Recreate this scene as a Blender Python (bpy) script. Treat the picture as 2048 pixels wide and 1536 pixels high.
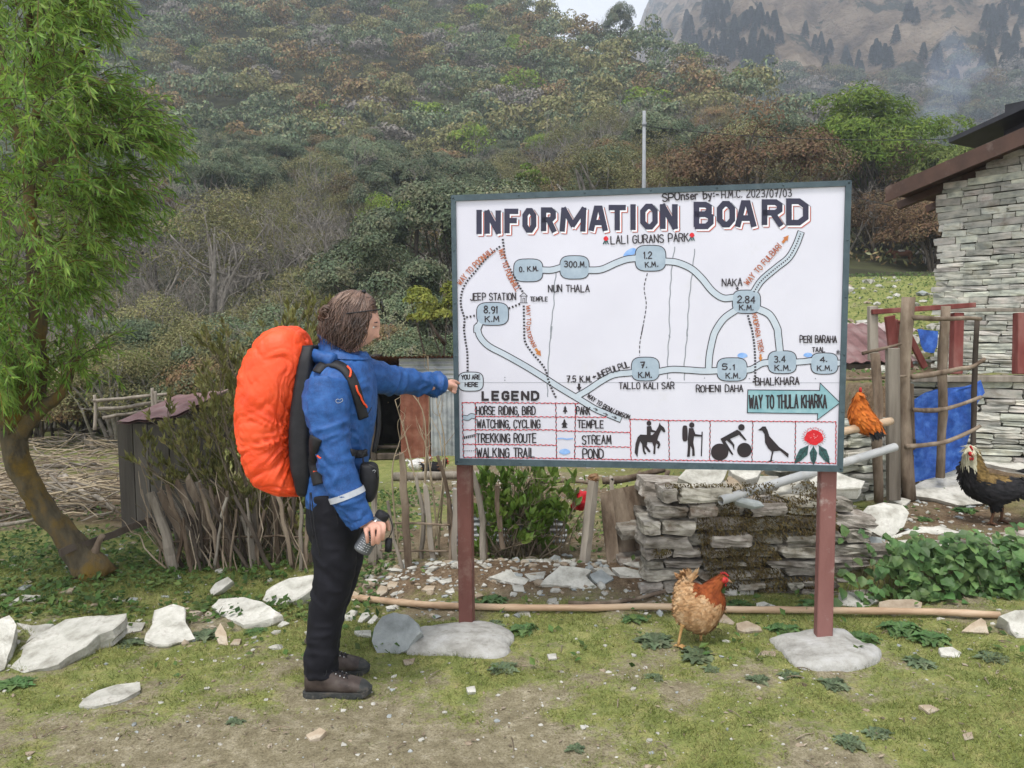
import bpy, math, random
import numpy as np
from mathutils import Vector, Matrix
R = math.radians
sc = bpy.context.scene
for o in list(bpy.data.objects):
    bpy.data.objects.remove(o)

# ------------------------------------------------------------------ camera
FPX, PITCH, ROLL = 1577.0, 4.6, 0.45
CAM = np.array((0.0, 0.0, 1.62))
cam_data = bpy.data.cameras.new('camera')
cam = bpy.data.objects.new('camera', cam_data)
sc.collection.objects.link(cam)
cam_data.sensor_width = 36.0
cam_data.lens = 36.0 * FPX / 2048.0
cam_data.clip_start, cam_data.clip_end = 0.05, 4000
CAMROT = Matrix.Rotation(R(90 - PITCH), 3, 'X') @ Matrix.Rotation(R(-ROLL), 3, 'Z')
cam.matrix_world = Matrix.Translation(Vector(CAM)) @ CAMROT.to_4x4()
sc.camera = cam
CR = np.array(CAMROT)

# ------------------------------------------------------------------ light
SUN_EL, SUN_AZ = 66.0, 205.0          # elevation, compass direction the light comes from (0 = +Y, clockwise)
world = bpy.data.worlds.new('World')
sc.world = world
world.use_nodes = True
wn = world.node_tree
wn.nodes.clear()
w_out = wn.nodes.new('ShaderNodeOutputWorld')
w_bg = wn.nodes.new('ShaderNodeBackground')
w_sky = wn.nodes.new('ShaderNodeTexSky')
w_sky.sky_type = 'NISHITA'
w_sky.sun_disc = False
w_sky.sun_elevation = R(SUN_EL)
w_sky.sun_rotation = R(SUN_AZ)
w_sky.air_density, w_sky.dust_density, w_sky.altitude = 1.0, 3.0, 2500
w_hsv = wn.nodes.new('ShaderNodeHueSaturation')      # overcast: the blue is washed out by cloud
w_hsv.inputs['Saturation'].default_value = 0.16
w_hsv.inputs['Value'].default_value = 1.25
wn.links.new(w_sky.outputs[0], w_hsv.inputs['Color'])
wn.links.new(w_hsv.outputs[0], w_bg.inputs['Color'])
w_bg.inputs['Strength'].default_value = 0.15
wn.links.new(w_bg.outputs[0], w_out.inputs['Surface'])

sun_data = bpy.data.lights.new('sun', 'SUN')
sun = bpy.data.objects.new('sun', sun_data)
sc.collection.objects.link(sun)
sun_data.energy = 1.5
sun_data.angle = R(14)
sun_data.color = (1.0, 0.965, 0.91)
_d = Vector((math.sin(R(SUN_AZ)) * math.cos(R(SUN_EL)), math.cos(R(SUN_AZ)) * math.cos(R(SUN_EL)), math.sin(R(SUN_EL))))
sun.rotation_euler = _d.to_track_quat('Z', 'Y').to_euler()

sc.view_settings.view_transform = 'Standard'
sc.view_settings.look = 'None'
sc.view_settings.gamma = 1.0
sc.view_settings.exposure = 1.03
sc.render.engine = 'CYCLES'
sc.cycles.use_denoising = True
sc.cycles.max_bounces = 6
sc.cycles.diffuse_bounces = 3
sc.cycles.glossy_bounces = 2
sc.cycles.transmission_bounces = 4
sc.cycles.transparent_max_bounces = 8
sc.cycles.volume_bounces = 1

# ------------------------------------------------------------------ helpers: numbers
rng = np.random.default_rng(7)
random.seed(7)

def sst(a, b, x):
    t = np.clip((np.asarray(x, float) - a) / (b - a), 0, 1)
    return t * t * (3 - 2 * t)

def _hash(i, j, k, s):
    h = (i.astype(np.int64) * 374761393 + j.astype(np.int64) * 668265263 + k.astype(np.int64) * 2147483647 + s * 974711) & 0xffffffff
    h = ((h ^ (h >> 13)) * 1274126177) & 0xffffffff
    return ((h ^ (h >> 16)) & 0xffff) / 65535.0

def vnoise(p, s=0):
    """value noise in -1..1 at points p (n,3)"""
    p = np.asarray(p, float)
    f0 = np.floor(p)
    f = p - f0
    i = f0.astype(np.int64)
    u = f * f * (3 - 2 * f)
    r = 0
    for dx in (0, 1):
        wx = u[:, 0] if dx else 1 - u[:, 0]
        for dy in (0, 1):
            wy = u[:, 1] if dy else 1 - u[:, 1]
            for dz in (0, 1):
                wz = u[:, 2] if dz else 1 - u[:, 2]
                r = r + wx * wy * wz * _hash(i[:, 0] + dx, i[:, 1] + dy, i[:, 2] + dz, s)
    return r * 2 - 1

def fbm(p, s=0, o=4):
    p = np.asarray(p, float)
    r, a = 0, 0.5
    for k in range(o):
        r = r + a * vnoise(p * (2.03 ** k) + 17.3 * k, s + k)
        a *= 0.5
    return r

def unit(v):
    v = np.asarray(v, float)
    return v / np.maximum(np.linalg.norm(v, axis=-1, keepdims=True), 1e-9)

def ray(px, py):
    """direction through a pixel of the 2048x1536 photograph, scaled to one metre of depth (y)"""
    c = CR @ np.array(((px - 1024) / FPX, (768 - py) / FPX, -1.0))
    return c / c[1]

def P(px, py, y):
    return CAM + ray(px, py) * y

def on_plane(px, py, pt, n):
    d = ray(px, py)
    n = np.asarray(n, float)
    return CAM + d * (np.dot(np.asarray(pt) - CAM, n) / np.dot(d, n))

def smooth_path(pts, n=24):
    """Catmull-Rom through pts, n points"""
    p = np.asarray(pts, float)
    if len(p) < 3:
        t = np.linspace(0, 1, n)[:, None]
        return p[0] * (1 - t) + p[-1] * t
    q = np.vstack([2 * p[0] - p[1], p, 2 * p[-1] - p[-2]])
    seg = len(p) - 1
    out = []
    for u in np.linspace(0, seg - 1e-6, n):
        i = int(u)
        t = u - i
        a, b, c, d = q[i], q[i + 1], q[i + 2], q[i + 3]
        out.append(0.5 * (2 * b + (c - a) * t + (2 * a - 5 * b + 4 * c - d) * t * t + (3 * b - a - 3 * c + d) * t ** 3))
    return np.array(out)

# ------------------------------------------------------------------ helpers: meshes
class MB:
    """collects vertices and faces; build() links them as ONE mesh object"""
    def __init__(s):
        s.v, s.f, s.m, s.n = [], [], [], 0

    def add(s, V, F, mi=0):
        V = np.asarray(V, float).reshape(-1, 3)
        if isinstance(F, np.ndarray):
            F = [F]
        for a in F:
            a = np.asarray(a, np.int64)
            if a.size == 0:
                continue
            s.f.append(a + s.n)
            s.m.append(np.full(len(a), mi, np.int32))
        s.v.append(V)
        s.n += len(V)
        return s

    def data(s):
        return np.vstack(s.v), s.f, s.m

    def mesh(s, name, mats, smooth=False):
        V, Fs, Ms = s.data()
        return np_mesh(name, V, Fs, mats, Ms, smooth)

    def build(s, name, mats, parent=None, smooth=False):
        return link(name, s.mesh(name, mats, smooth), parent)

def np_mesh(name, V, Fs, mats=(), Ms=None, smooth=False):
    me = bpy.data.meshes.new(name)
    V = np.asarray(V, np.float32)
    me.vertices.add(len(V))
    me.vertices.foreach_set('co', V.ravel())
    li = np.concatenate([f.ravel() for f in Fs]).astype(np.int32)
    tot = np.concatenate([np.full(len(f), f.shape[1], np.int32) for f in Fs])
    st = np.concatenate([[0], np.cumsum(tot)[:-1]]).astype(np.int32)
    me.loops.add(len(li))
    me.loops.foreach_set('vertex_index', li)
    me.polygons.add(len(tot))
    me.polygons.foreach_set('loop_start', st)
    me.polygons.foreach_set('loop_total', tot)
    if Ms is not None:
        me.polygons.foreach_set('material_index', np.concatenate(Ms).astype(np.int32))
    if smooth:
        me.polygons.foreach_set('use_smooth', np.ones(len(tot), bool))
    else:
        me.polygons.foreach_set('use_smooth', np.zeros(len(tot), bool))
    if not isinstance(mats, (list, tuple)):
        mats = [mats]
    for m in mats:
        me.materials.append(m)
    me.update(calc_edges=True)
    me.validate()
    return me

def link(name, me, parent=None, loc=None):
    o = bpy.data.objects.new(name, me)
    sc.collection.objects.link(o)
    if parent is not None:
        o.parent = parent
        o.matrix_parent_inverse = Matrix.Translation(parent.location).inverted() if False else Matrix.Identity(4)
    if loc is not None:
        o.location = loc
    return o

def tag(o, label=None, cat=None, group=None, kind=None):
    if label: o['label'] = label
    if cat:
        o['category'] = cat
        if not kind: o['kind'] = 'thing'
    if group: o['group'] = group
    if kind: o['kind'] = kind
    return o

def thing(name, label, cat, loc=(0, 0, 0), group=None):
    """an Empty at the thing's base; its parts are built in coordinates relative to it by setting W0"""
    o = bpy.data.objects.new(name, None)
    sc.collection.objects.link(o)
    o.location = loc
    o.empty_display_size = 0.1
    return tag(o, label, cat, group)

def part(mb, name, mats, root, smooth=False, label=None, parent=None):
    """mesh given in world coordinates, parented to root (or to a part of it)"""
    V, Fs, Ms = mb.data()
    V = V - np.array(root.location)
    o = link(name, np_mesh(name, V, Fs, mats, Ms, smooth), parent or root)
    if label: o['label'] = label
    return o

def dup(o, parent=None, loc=None, rz=0, s=1.0, label=None, group=None):
    """a copy of a thing with copies of its parts"""
    c = o.copy()
    sc.collection.objects.link(c)
    if parent is not None:
        c.parent = parent
    else:
        if loc is not None: c.location = loc
        c.rotation_euler = (0, 0, rz)
        c.scale = (s, s, s)
        if label: c['label'] = label
        if group: c['group'] = group
    for ch in list(o.children):
        dup(ch, c)
    return c

def grid_faces(m, n, wrap=False):
    """faces of an m x n vertex grid (rows m); wrap closes each row"""
    r = np.arange(m - 1)[:, None]
    c = np.arange(n if wrap else n - 1)[None, :]
    c2 = (c + 1) % n
    return np.stack([r * n + c, r * n + c2, (r + 1) * n + c2, (r + 1) * n + c], -1).reshape(-1, 4)

def loft(rings, cap=True):
    rings = np.asarray(rings, float)
    m, n = rings.shape[:2]
    V = rings.reshape(-1, 3)
    F = [grid_faces(m, n, True)]
    if cap:
        V = np.vstack([V, rings[0].mean(0), rings[-1].mean(0)])
        i = np.arange(n)
        j = (i + 1) % n
        F.append(np.stack([j, i, np.full(n, m * n)], -1))
        F.append(np.stack([(m - 1) * n + i, (m - 1) * n + j, np.full(n, m * n + 1)], -1))
    return V, F

def frames(pts):
    pts = np.asarray(pts, float)
    t = unit(np.gradient(pts, axis=0))
    a = np.array((0, 0, 1.0)) if abs(t[0][2]) < 0.9 else np.array((1.0, 0, 0))
    u = unit(np.cross(t[0], a))
    U, Wv = [], []
    for k in range(len(pts)):
        u = unit(u - t[k] * np.dot(u, t[k]))
        U.append(u)
        Wv.append(np.cross(t[k], u))
    return t, np.array(U), np.array(Wv)

def tube(pts, r, n=8, cap=True, jit=0.0, seed=0, flat=1.0):
    pts = np.asarray(pts, float)
    r = np.broadcast_to(np.asarray(r, float), (len(pts),))
    t, U, Wv = frames(pts)
    a = np.linspace(0, 2 * np.pi, n, endpoint=False)
    rr = r[:, None] * np.ones((1, n))
    if jit:
        q = np.stack(np.broadcast_arrays(np.cos(a)[None, :] * 1.5, np.sin(a)[None, :] * 1.5, np.arange(len(pts))[:, None] * 0.45), -1).reshape(-1, 3)
        rr = rr * (1 + jit * fbm(q + seed * 7.7, seed, 3).reshape(rr.shape) * 2)
    rings = pts[:, None, :] + (rr * np.cos(a))[..., None] * U[:, None, :] + flat * (rr * np.sin(a))[..., None] * Wv[:, None, :]
    return loft(rings, cap)

def box(c, s, rot=None, bev=0.0):
    """box of size s centred at c; rot a 3x3 matrix"""
    s = np.asarray(s, float) / 2
    sg = np.array([(-1, -1, -1), (1, -1, -1), (1, 1, -1), (-1, 1, -1), (-1, -1, 1), (1, -1, 1), (1, 1, 1), (-1, 1, 1)], float)
    if bev <= 0:
        V = sg * s
        F = [np.array([(0, 3, 2, 1), (4, 5, 6, 7), (0, 1, 5, 4), (1, 2, 6, 5), (2, 3, 7, 6), (3, 0, 4, 7)])]
    else:
        b = min(bev, s.min() * 0.6)
        V, idx = [], {}
        for k, g in enumerate(sg):
            for ax in range(3):
                q = g * s
                for o_ in range(3):
                    if o_ != ax: q[o_] -= g[o_] * b
                idx[k, ax] = len(V)
                V.append(q)
        V = np.array(V)
        quads, tris = [], []
        cf = {0: [(1, 2, 6, 5), (3, 0, 4, 7)], 1: [(0, 1, 5, 4), (2, 3, 7, 6)], 2: [(0, 3, 2, 1), (4, 5, 6, 7)]}
        for ax, fs in cf.items():
            for f in fs: quads.append([idx[k, ax] for k in f])
        ed = [(0, 1), (1, 2), (2, 3), (3, 0), (4, 5), (5, 6), (6, 7), (7, 4), (0, 4), (1, 5), (2, 6), (3, 7)]
        for a, c_ in ed:
            d = np.nonzero(sg[a] != sg[c_])[0][0]
            p, q = [x for x in range(3) if x != d]
            quads.append([idx[a, p], idx[c_, p], idx[c_, q], idx[a, q]])
        for k in range(8): tris.append([idx[k, 0], idx[k, 1], idx[k, 2]])
        F = [np.array(quads), np.array(tris)]
    if rot is not None: V = V @ np.asarray(rot).T
    return V + np.asarray(c), F

def bar(a, b, w, h, up=(0, 0, 1), bev=0.004):
    """a squared timber from a to b"""
    a, b = np.asarray(a, float), np.asarray(b, float)
    t = unit(b - a)
    x = unit(np.cross(up, t)) if abs(np.dot(unit(np.array(up, float)), t)) < 0.98 else unit(np.cross((0, 1, 0), t))
    z = np.cross(t, x)
    return box((a + b) / 2, (w, np.linalg.norm(b - a), h), np.stack([x, t, z], 1), bev)

def ico(r=1.0, sub=2):
    import bmesh
    bm = bmesh.new()
    bmesh.ops.create_icosphere(bm, subdivisions=sub, radius=r)
    V = np.array([v.co[:] for v in bm.verts])
    F = np.array([[v.index for v in f.verts] for f in bm.faces])
    bm.free()
    return V, F
ICO = {k: ico(1.0, k) for k in (1, 2, 3, 4)}

def blob(c, s, sub=2, amp=0.2, freq=1.5, seed=0, rot=None):
    V, F = ICO[sub]
    V = V * (1 + amp * fbm(V * freq + seed * 3.1, seed, 3)[:, None] * 2)
    V = V * np.asarray(s, float)
    if rot is not None: V = V @ np.asarray(rot).T
    return V + np.asarray(c), F

def rot_xyz(x=0, y=0, z=0):
    return np.array(Matrix.Rotation(R(z), 3, 'Z') @ Matrix.Rotation(R(y), 3, 'Y') @ Matrix.Rotation(R(x), 3, 'X'))

def leaves(C, T, N, L, Wd, fold=0.0, two=False):
    """diamond leaf cards at C, pointing along T, facing N"""
    C, T, N = np.asarray(C, float), unit(T), np.asarray(N, float)
    B = unit(np.cross(T, N))
    N = np.cross(B, T)
    L = np.broadcast_to(np.asarray(L, float), (len(C),))[:, None]
    Wd = np.broadcast_to(np.asarray(Wd, float), (len(C),))[:, None]
    n = len(C)
    if not two:
        V = np.stack([C, C + T * L * .45 + B * Wd / 2 + N * fold * Wd, C + T * L - N * fold * Wd, C + T * L * .45 - B * Wd / 2 + N * fold * Wd], 1)
        return V.reshape(-1, 3), np.arange(n * 4).reshape(n, 4)
    V = np.stack([C, C + T * L * .3 + B * Wd * .5 + N * fold * Wd, C + T * L * .68 + B * Wd * .38 + N * fold * Wd * .6, C + T * L - N * fold * Wd * 1.2,
                  C + T * L * .68 - B * Wd * .38 + N * fold * Wd * .6, C + T * L * .3 - B * Wd * .5 + N * fold * Wd, C + T * L * .5], 1)
    b = np.arange(n)[:, None] * 7
    F = np.concatenate([b + np.array([[0, 1, 6, 5]]), b + np.array([[1, 2, 3, 6]]), b + np.array([[6, 3, 4, 5]])])
    return V.reshape(-1, 3), F

def rand_dirs(n, g=rng):
    return unit(g.normal(size=(n, 3)))

def fuse(parts, voxel=0.008, smooth=6, keep=None):
    """several closed shapes grown together into one continuous skin"""
    mb = MB()
    for V, F in parts: mb.add(V, F)
    me = mb.mesh('tmp', [])
    o = bpy.data.objects.new('tmp', me)
    sc.collection.objects.link(o)
    m = o.modifiers.new('r', 'REMESH')
    m.mode = 'VOXEL'
    m.voxel_size = voxel
    if smooth:
        s = o.modifiers.new('s', 'SMOOTH')
        s.iterations, s.factor = smooth, 0.5
    dg = bpy.context.evaluated_depsgraph_get()
    e = o.evaluated_get(dg).to_mesh()
    V = np.zeros(len(e.vertices) * 3)
    e.vertices.foreach_get('co', V)
    V = V.reshape(-1, 3)
    N = np.zeros(len(e.vertices) * 3)
    e.vertices.foreach_get('normal', N)
    N = N.reshape(-1, 3)
    tot = np.zeros(len(e.polygons), int)
    e.polygons.foreach_get('loop_total', tot)
    li = np.zeros(len(e.loops), int)
    e.loops.foreach_get('vertex_index', li)
    F = []
    st = np.concatenate([[0], np.cumsum(tot)[:-1]])
    for k in (3, 4):
        w = st[tot == k]
        if len(w): F.append(li[w[:, None] + np.arange(k)[None, :]])
    bpy.data.objects.remove(o)
    bpy.data.meshes.remove(me)
    return V, F, N

# ------------------------------------------------------------------ helpers: materials
def mat(name, c1, c2=None, c3=None, scale=6.0, det=5.0, rough=.85, spec=.25, bump=0.0, bscale=40.0, island=0.0, hue=0.0, objr=0.0,
        stretch=(1, 1, 1), metal=0.0, trans=0.0, lo=.35, hi=.65, bdist=.01, coord='Object', sheen=0.0, rtex=0.0, dirt=None, dscale=3.0, dlo=.55, dhi=.75):
    m = bpy.data.materials.new(name)
    m.use_nodes = True
    nt = m.node_tree
    N, Lk = nt.nodes, nt.links
    N.clear()
    out = N.new('ShaderNodeOutputMaterial')
    bs = N.new('ShaderNodeBsdfPrincipled')
    bs.inputs['Roughness'].default_value = rough
    bs.inputs['Specular IOR Level'].default_value = spec
    bs.inputs['Metallic'].default_value = metal
    if sheen:
        bs.inputs['Sheen Weight'].default_value = sheen
    tc = N.new('ShaderNodeTexCoord')
    mp = N.new('ShaderNodeMapping')
    mp.inputs['Scale'].default_value = stretch
    Lk.new(tc.outputs[coord], mp.inputs['Vector'])
    c2 = c2 or c1
    no = N.new('ShaderNodeTexNoise')
    no.inputs['Scale'].default_value = scale
    no.inputs['Detail'].default_value = det
    no.inputs['Roughness'].default_value = .62
    Lk.new(mp.outputs[0], no.inputs['Vector'])
    rp = N.new('ShaderNodeValToRGB')
    el = rp.color_ramp.elements
    el[0].position, el[1].position = lo, hi
    el[0].color = (*c1, 1)
    el[1].color = (*(c3 or c2), 1)
    if c3:
        e = el.new((lo + hi) / 2)
        e.color = (*c2, 1)
    Lk.new(no.outputs['Fac'], rp.inputs['Fac'])
    col = rp.outputs['Color']
    if dirt:
        n2 = N.new('ShaderNodeTexNoise')
        n2.inputs['Scale'].default_value = dscale
        n2.inputs['Detail'].default_value = 8
        n2.inputs['Roughness'].default_value = .7
        Lk.new(tc.outputs[coord], n2.inputs['Vector'])
        r2 = N.new('ShaderNodeMapRange')
        r2.inputs['From Min'].default_value, r2.inputs['From Max'].default_value = dlo, dhi
        Lk.new(n2.outputs['Fac'], r2.inputs['Value'])
        mx = N.new('ShaderNodeMix')
        mx.data_type = 'RGBA'
        Lk.new(r2.outputs[0], mx.inputs['Factor'])
        Lk.new(col, mx.inputs['A'])
        mx.inputs['B'].default_value = (*dirt, 1)
        col = mx.outputs['Result']
    if island or hue or objr:
        hs = N.new('ShaderNodeHueSaturation')
        Lk.new(col, hs.inputs['Color'])
        ge = N.new('ShaderNodeNewGeometry')
        oi = N.new('ShaderNodeObjectInfo')
        val = None
        if island:
            mr = N.new('ShaderNodeMapRange')
            mr.inputs['To Min'].default_value, mr.inputs['To Max'].default_value = 1 - island, 1 + island
            Lk.new(ge.outputs['Random Per Island'], mr.inputs['Value'])
            val = mr.outputs[0]
        if objr:
            mo = N.new('ShaderNodeMapRange')
            mo.inputs['To Min'].default_value, mo.inputs['To Max'].default_value = 1 - objr, 1 + objr
            Lk.new(oi.outputs['Random'], mo.inputs['Value'])
            if val is not None:
                mm = N.new('ShaderNodeMath')
                mm.operation = 'MULTIPLY'
                Lk.new(val, mm.inputs[0])
                Lk.new(mo.outputs[0], mm.inputs[1])
                val = mm.outputs[0]
            else:
                val = mo.outputs[0]
        if val is not None: Lk.new(val, hs.inputs['Value'])
        if hue:
            wn_ = N.new('ShaderNodeTexWhiteNoise')
            wn_.noise_dimensions = '1D'
            ad = N.new('ShaderNodeMath')
            ad.operation = 'ADD'
            Lk.new(ge.outputs['Random Per Island'], ad.inputs[0])
            Lk.new(oi.outputs['Random'], ad.inputs[1])
            Lk.new(ad.outputs[0], wn_.inputs['W'])
            mh = N.new('ShaderNodeMapRange')
            mh.inputs['To Min'].default_value, mh.inputs['To Max'].default_value = .5 - hue, .5 + hue
            Lk.new(wn_.outputs['Value'], mh.inputs['Value'])
            Lk.new(mh.outputs[0], hs.inputs['Hue'])
        col = hs.outputs['Color']
    Lk.new(col, bs.inputs['Base Color'])
    if bump:
        nb = N.new('ShaderNodeTexNoise')
        nb.inputs['Scale'].default_value = bscale
        nb.inputs['Detail'].default_value = 6
        nb.inputs['Roughness'].default_value = .65
        Lk.new(mp.outputs[0], nb.inputs['Vector'])
        bp = N.new('ShaderNodeBump')
        bp.inputs['Strength'].default_value = bump
        bp.inputs['Distance'].default_value = bdist
        Lk.new(nb.outputs['Fac'], bp.inputs['Height'])
        Lk.new(bp.outputs[0], bs.inputs['Normal'])
    if rtex:
        rr = N.new('ShaderNodeMapRange')
        rr.inputs['To Min'].default_value, rr.inputs['To Max'].default_value = rough - rtex, rough + rtex
        Lk.new(no.outputs['Fac'], rr.inputs['Value'])
        Lk.new(rr.outputs[0], bs.inputs['Roughness'])
    sh = bs.outputs[0]
    if trans:
        tr = N.new('ShaderNodeBsdfTranslucent')
        Lk.new(col, tr.inputs['Color'])
        ms = N.new('ShaderNodeMixShader')
        ms.inputs[0].default_value = trans
        Lk.new(sh, ms.inputs[1])
        Lk.new(tr.outputs[0], ms.inputs[2])
        sh = ms.outputs[0]
    Lk.new(sh, out.inputs['Surface'])
    return m
# ------------------------------------------------------------------ the land
Y_SPLIT = 17.0
_ra = np.array([-1.2, -.5, -.2, 0, .05, .11, .17, .25, .36, .45, .6, .8, 1.3])
_rT = np.array([-160, -110, -80, -50, 48, 84, 112, 140, 215, 275, 330, 350, 360])
_ry = np.array([210, 200, 195, 190, 165, 145, 128, 112, 98, 90, 85, 85, 85])

def hill_z(x, y):
    a = x / np.maximum(y, 1)
    yr = np.interp(a, _ra, _ry)
    T = np.interp(a, _ra, _rT)
    zr = CAM[2] + (641 - T) / FPX * yr - 5.0
    t = np.clip((y - Y_SPLIT) / (yr - Y_SPLIT), 0, 1)
    z = zr * t ** 1.55
    z = z - np.clip(y - yr, 0, None) * .25
    return z

def gz(x, y):
    x, y = np.broadcast_arrays(np.asarray(x, float), np.asarray(y, float))
    sh = x.shape
    x, y = x.ravel(), y.ravel()
    z = -0.55 * sst(5.4, 12.5, y)
    z = z + .085 * np.exp(-((y - 4.8) / .28) ** 2) * sst(-.95, -.5, x) * (1 - sst(.75, 1.15, x))
    z = z + .02 * sst(.7, 1.6, x) * (1 - sst(4.2, 4.6, y))
    z = z - .05 * sst(-1.0, -2.2, x) * sst(4.4, 6.5, y)
    terr = sst(1.6, 2.05, x) * sst(4.5, 4.72, y)
    z = z + terr * (.27 + .13 * sst(5.0, 6.6, y) + .5 * sst(5.4, 12.5, y))
    z = z + sst(2.95, 3.25, x) * sst(6.62, 6.8, y) * .62
    z = z + sst(1.5, 7.0, x) * 1.5 * sst(9, 18, y)
    z = z + hill_z(x, y)
    q = np.stack([x, y, 0 * x], 1)
    near = 1 - sst(12, 20, y)
    z = z + near * (.035 * fbm(q * 1.1, 3, 3) + .018 * fbm(q * 5.0, 5, 3)) + (1 - near) * (.5 * fbm(q * .12, 9, 3) + sst(40, 90, y) * 5.0 * fbm(q * .022, 11, 3))
    return z.reshape(sh)

def gpt(px, py, dz=0.0):
    """where the ray through a pixel meets the ground"""
    d = ray(px, py)
    t = np.concatenate([np.linspace(1.2, 12, 700), np.linspace(12, 220, 2000)])
    p = CAM + d * t[:, None]
    h = p[:, 2] - gz(p[:, 0], p[:, 1]) - dz
    k = np.nonzero(h < 0)[0]
    k = k[0] if len(k) else len(t) - 1
    if k > 0:
        f = h[k - 1] / (h[k - 1] - h[k] + 1e-9)
        tt = t[k - 1] + (t[k] - t[k - 1]) * np.clip(f, 0, 1)
    else:
        tt = t[0]
    return CAM + d * tt

def on_ground(x, y, dz=0.0):
    return np.array((x, y, float(gz(x, y)) + dz))

def green_of(x, y):
    """0 bare earth .. 1 grass; and the share of loose brown soil"""
    q = np.stack([x, y, 0 * x], 1)
    g = .56 + .80 * fbm(q * 1.7, 21, 4) + .65 * fbm(q * 5.5, 23, 4)
    g = g - .24 * sst(3.45, 2.6, y) * sst(.55, -.1, x) + .10 * sst(.3, 1.0, x)
    g = g + .22 * sst(3.45, 3.7, y) * sst(-.2, .3, x) - .10 * sst(-.3, -1.2, x) * sst(3.9, 3.0, y)
    g = g + .35 * sst(4.25, 4.5, y) * sst(-.9, -1.2, x)
    soil = np.exp(-((y - 4.78) / .36) ** 2) * sst(-1.05, -.6, x) * (1 - sst(1.0, 1.5, x))
    soil = np.maximum(soil, sst(5.0, 5.4, y) * sst(14, 9, y) * sst(-1.5, -.5, x) * sst(2.4, 1.6, x) * (.35 + .9 * fbm(q * .9, 31, 3)))
    soil = np.maximum(soil, sst(-1.9, -2.6, x) * sst(6.0, 6.6, y) * sst(13, 10, y) * (.6 + .8 * fbm(q * .8, 33, 3)))
    terr = sst(1.75, 2.0, x) * sst(4.55, 4.7, y) * sst(12, 9, y)
    soil = np.maximum(soil, terr * (.45 + .9 * fbm(q * 1.6, 35, 3)))
    soil = np.clip(soil * 1.3 + .5 * fbm(q * 4, 37, 3) * (soil > .05), 0, 1)
    return np.clip(g - soil * .8, 0, 1), soil

def set_attr(me, name, val):
    at = me.attributes.new(name, 'FLOAT', 'POINT')
    at.data.foreach_set('value', np.asarray(val, np.float32))

def ground_material(name, far):
    m = bpy.data.materials.new(name)
    m.use_nodes = True
    nt = m.node_tree
    N, Lk = nt.nodes, nt.links
    bs = N['Principled BSDF']
    bs.inputs['Roughness'].default_value = .95
    bs.inputs['Specular IOR Level'].default_value = .1
    tc = N.new('ShaderNodeTexCoord')
    def noise(s, d=6, r=.65):
        n = N.new('ShaderNodeTexNoise')
        n.inputs['Scale'].default_value, n.inputs['Detail'].default_value, n.inputs['Roughness'].default_value = s, d, r
        Lk.new(tc.outputs['Object'], n.inputs['Vector'])
        return n.outputs['Fac']
    def ramp(f, *cs):
        r = N.new('ShaderNodeValToRGB')
        e = r.color_ramp.elements
        e[0].position, e[0].color = cs[0][0], (*cs[0][1], 1)
        e[1].position, e[1].color = cs[-1][0], (*cs[-1][1], 1)
        for p, c in cs[1:-1]:
            x = e.new(p)
            x.color = (*c, 1)
        Lk.new(f, r.inputs['Fac'])
        return r.outputs['Color']
    def mix(f, a, b):
        x = N.new('ShaderNodeMix')
        x.data_type = 'RGBA'
        Lk.new(f, x.inputs['Factor'])
        Lk.new(a, x.inputs['A'])
        Lk.new(b, x.inputs['B'])
        return x.outputs['Result']
    if not far:
        at = N.new('ShaderNodeAttribute')
        at.attribute_name = 'green'
        a2 = N.new('ShaderNodeAttribute')
        a2.attribute_name = 'soil'
        dirt = ramp(noise(14, 9, .75), (.3, (.11, .092, .058)), (.5, (.185, .160, .105)), (.62, (.25, .22, .155)), (.75, (.38, .35, .285)))
        grass = ramp(noise(9, 8, .75), (.3, (.085, .110, .032)), (.5, (.165, .182, .060)), (.68, (.255, .235, .098)))
        soil = ramp(noise(20, 8, .7), (.3, (.06, .040, .026)), (.55, (.13, .090, .058)), (.75, (.22, .17, .12)))
        # break the vertex mask up with finer noise
        ad = N.new('ShaderNodeMath')
        ad.operation = 'ADD'
        mm = N.new('ShaderNodeMath')
        mm.operation = 'MULTIPLY_ADD'
        Lk.new(noise(38, 8, .75), mm.inputs[0])
        mm.inputs[1].default_value, mm.inputs[2].default_value = 1.6, -.8
        Lk.new(at.outputs['Fac'], ad.inputs[0])
        Lk.new(mm.outputs[0], ad.inputs[1])
        mr = N.new('ShaderNodeMapRange')
        mr.inputs['From Min'].default_value, mr.inputs['From Max'].default_value = .3, .62
        Lk.new(ad.outputs[0], mr.inputs['Value'])
        col = mix(mr.outputs[0], dirt, grass)
        col = mix(a2.outputs['Fac'], col, soil)
        mu = N.new('ShaderNodeMix')
        mu.data_type, mu.blend_type = 'RGBA', 'MULTIPLY'
        mu.inputs['Factor'].default_value = 1
        Lk.new(col, mu.inputs['A'])
        Lk.new(ramp(noise(110, 6, .8), (.34, (.50, .46, .42)), (.47, (1.1, 1.1, 1.08)), (.62, (1.5, 1.5, 1.45))), mu.inputs['B'])
        col = mu.outputs['Result']
    else:
        col = ramp(noise(.35, 9, .7), (.3, (.030, .032, .018)), (.5, (.055, .054, .032)), (.62, (.075, .08, .036)), (.75, (.09, .08, .05)))
    Lk.new(col, bs.inputs['Base Color'])
    bp = N.new('ShaderNodeBump')
    bp.inputs['Strength'].default_value = .7
    bp.inputs['Distance'].default_value = .012 if not far else .3
    Lk.new(noise(60 if not far else 2.5, 8, .75), bp.inputs['Height'])
    Lk.new(bp.outputs[0], bs.inputs['Normal'])
    return m

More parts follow.
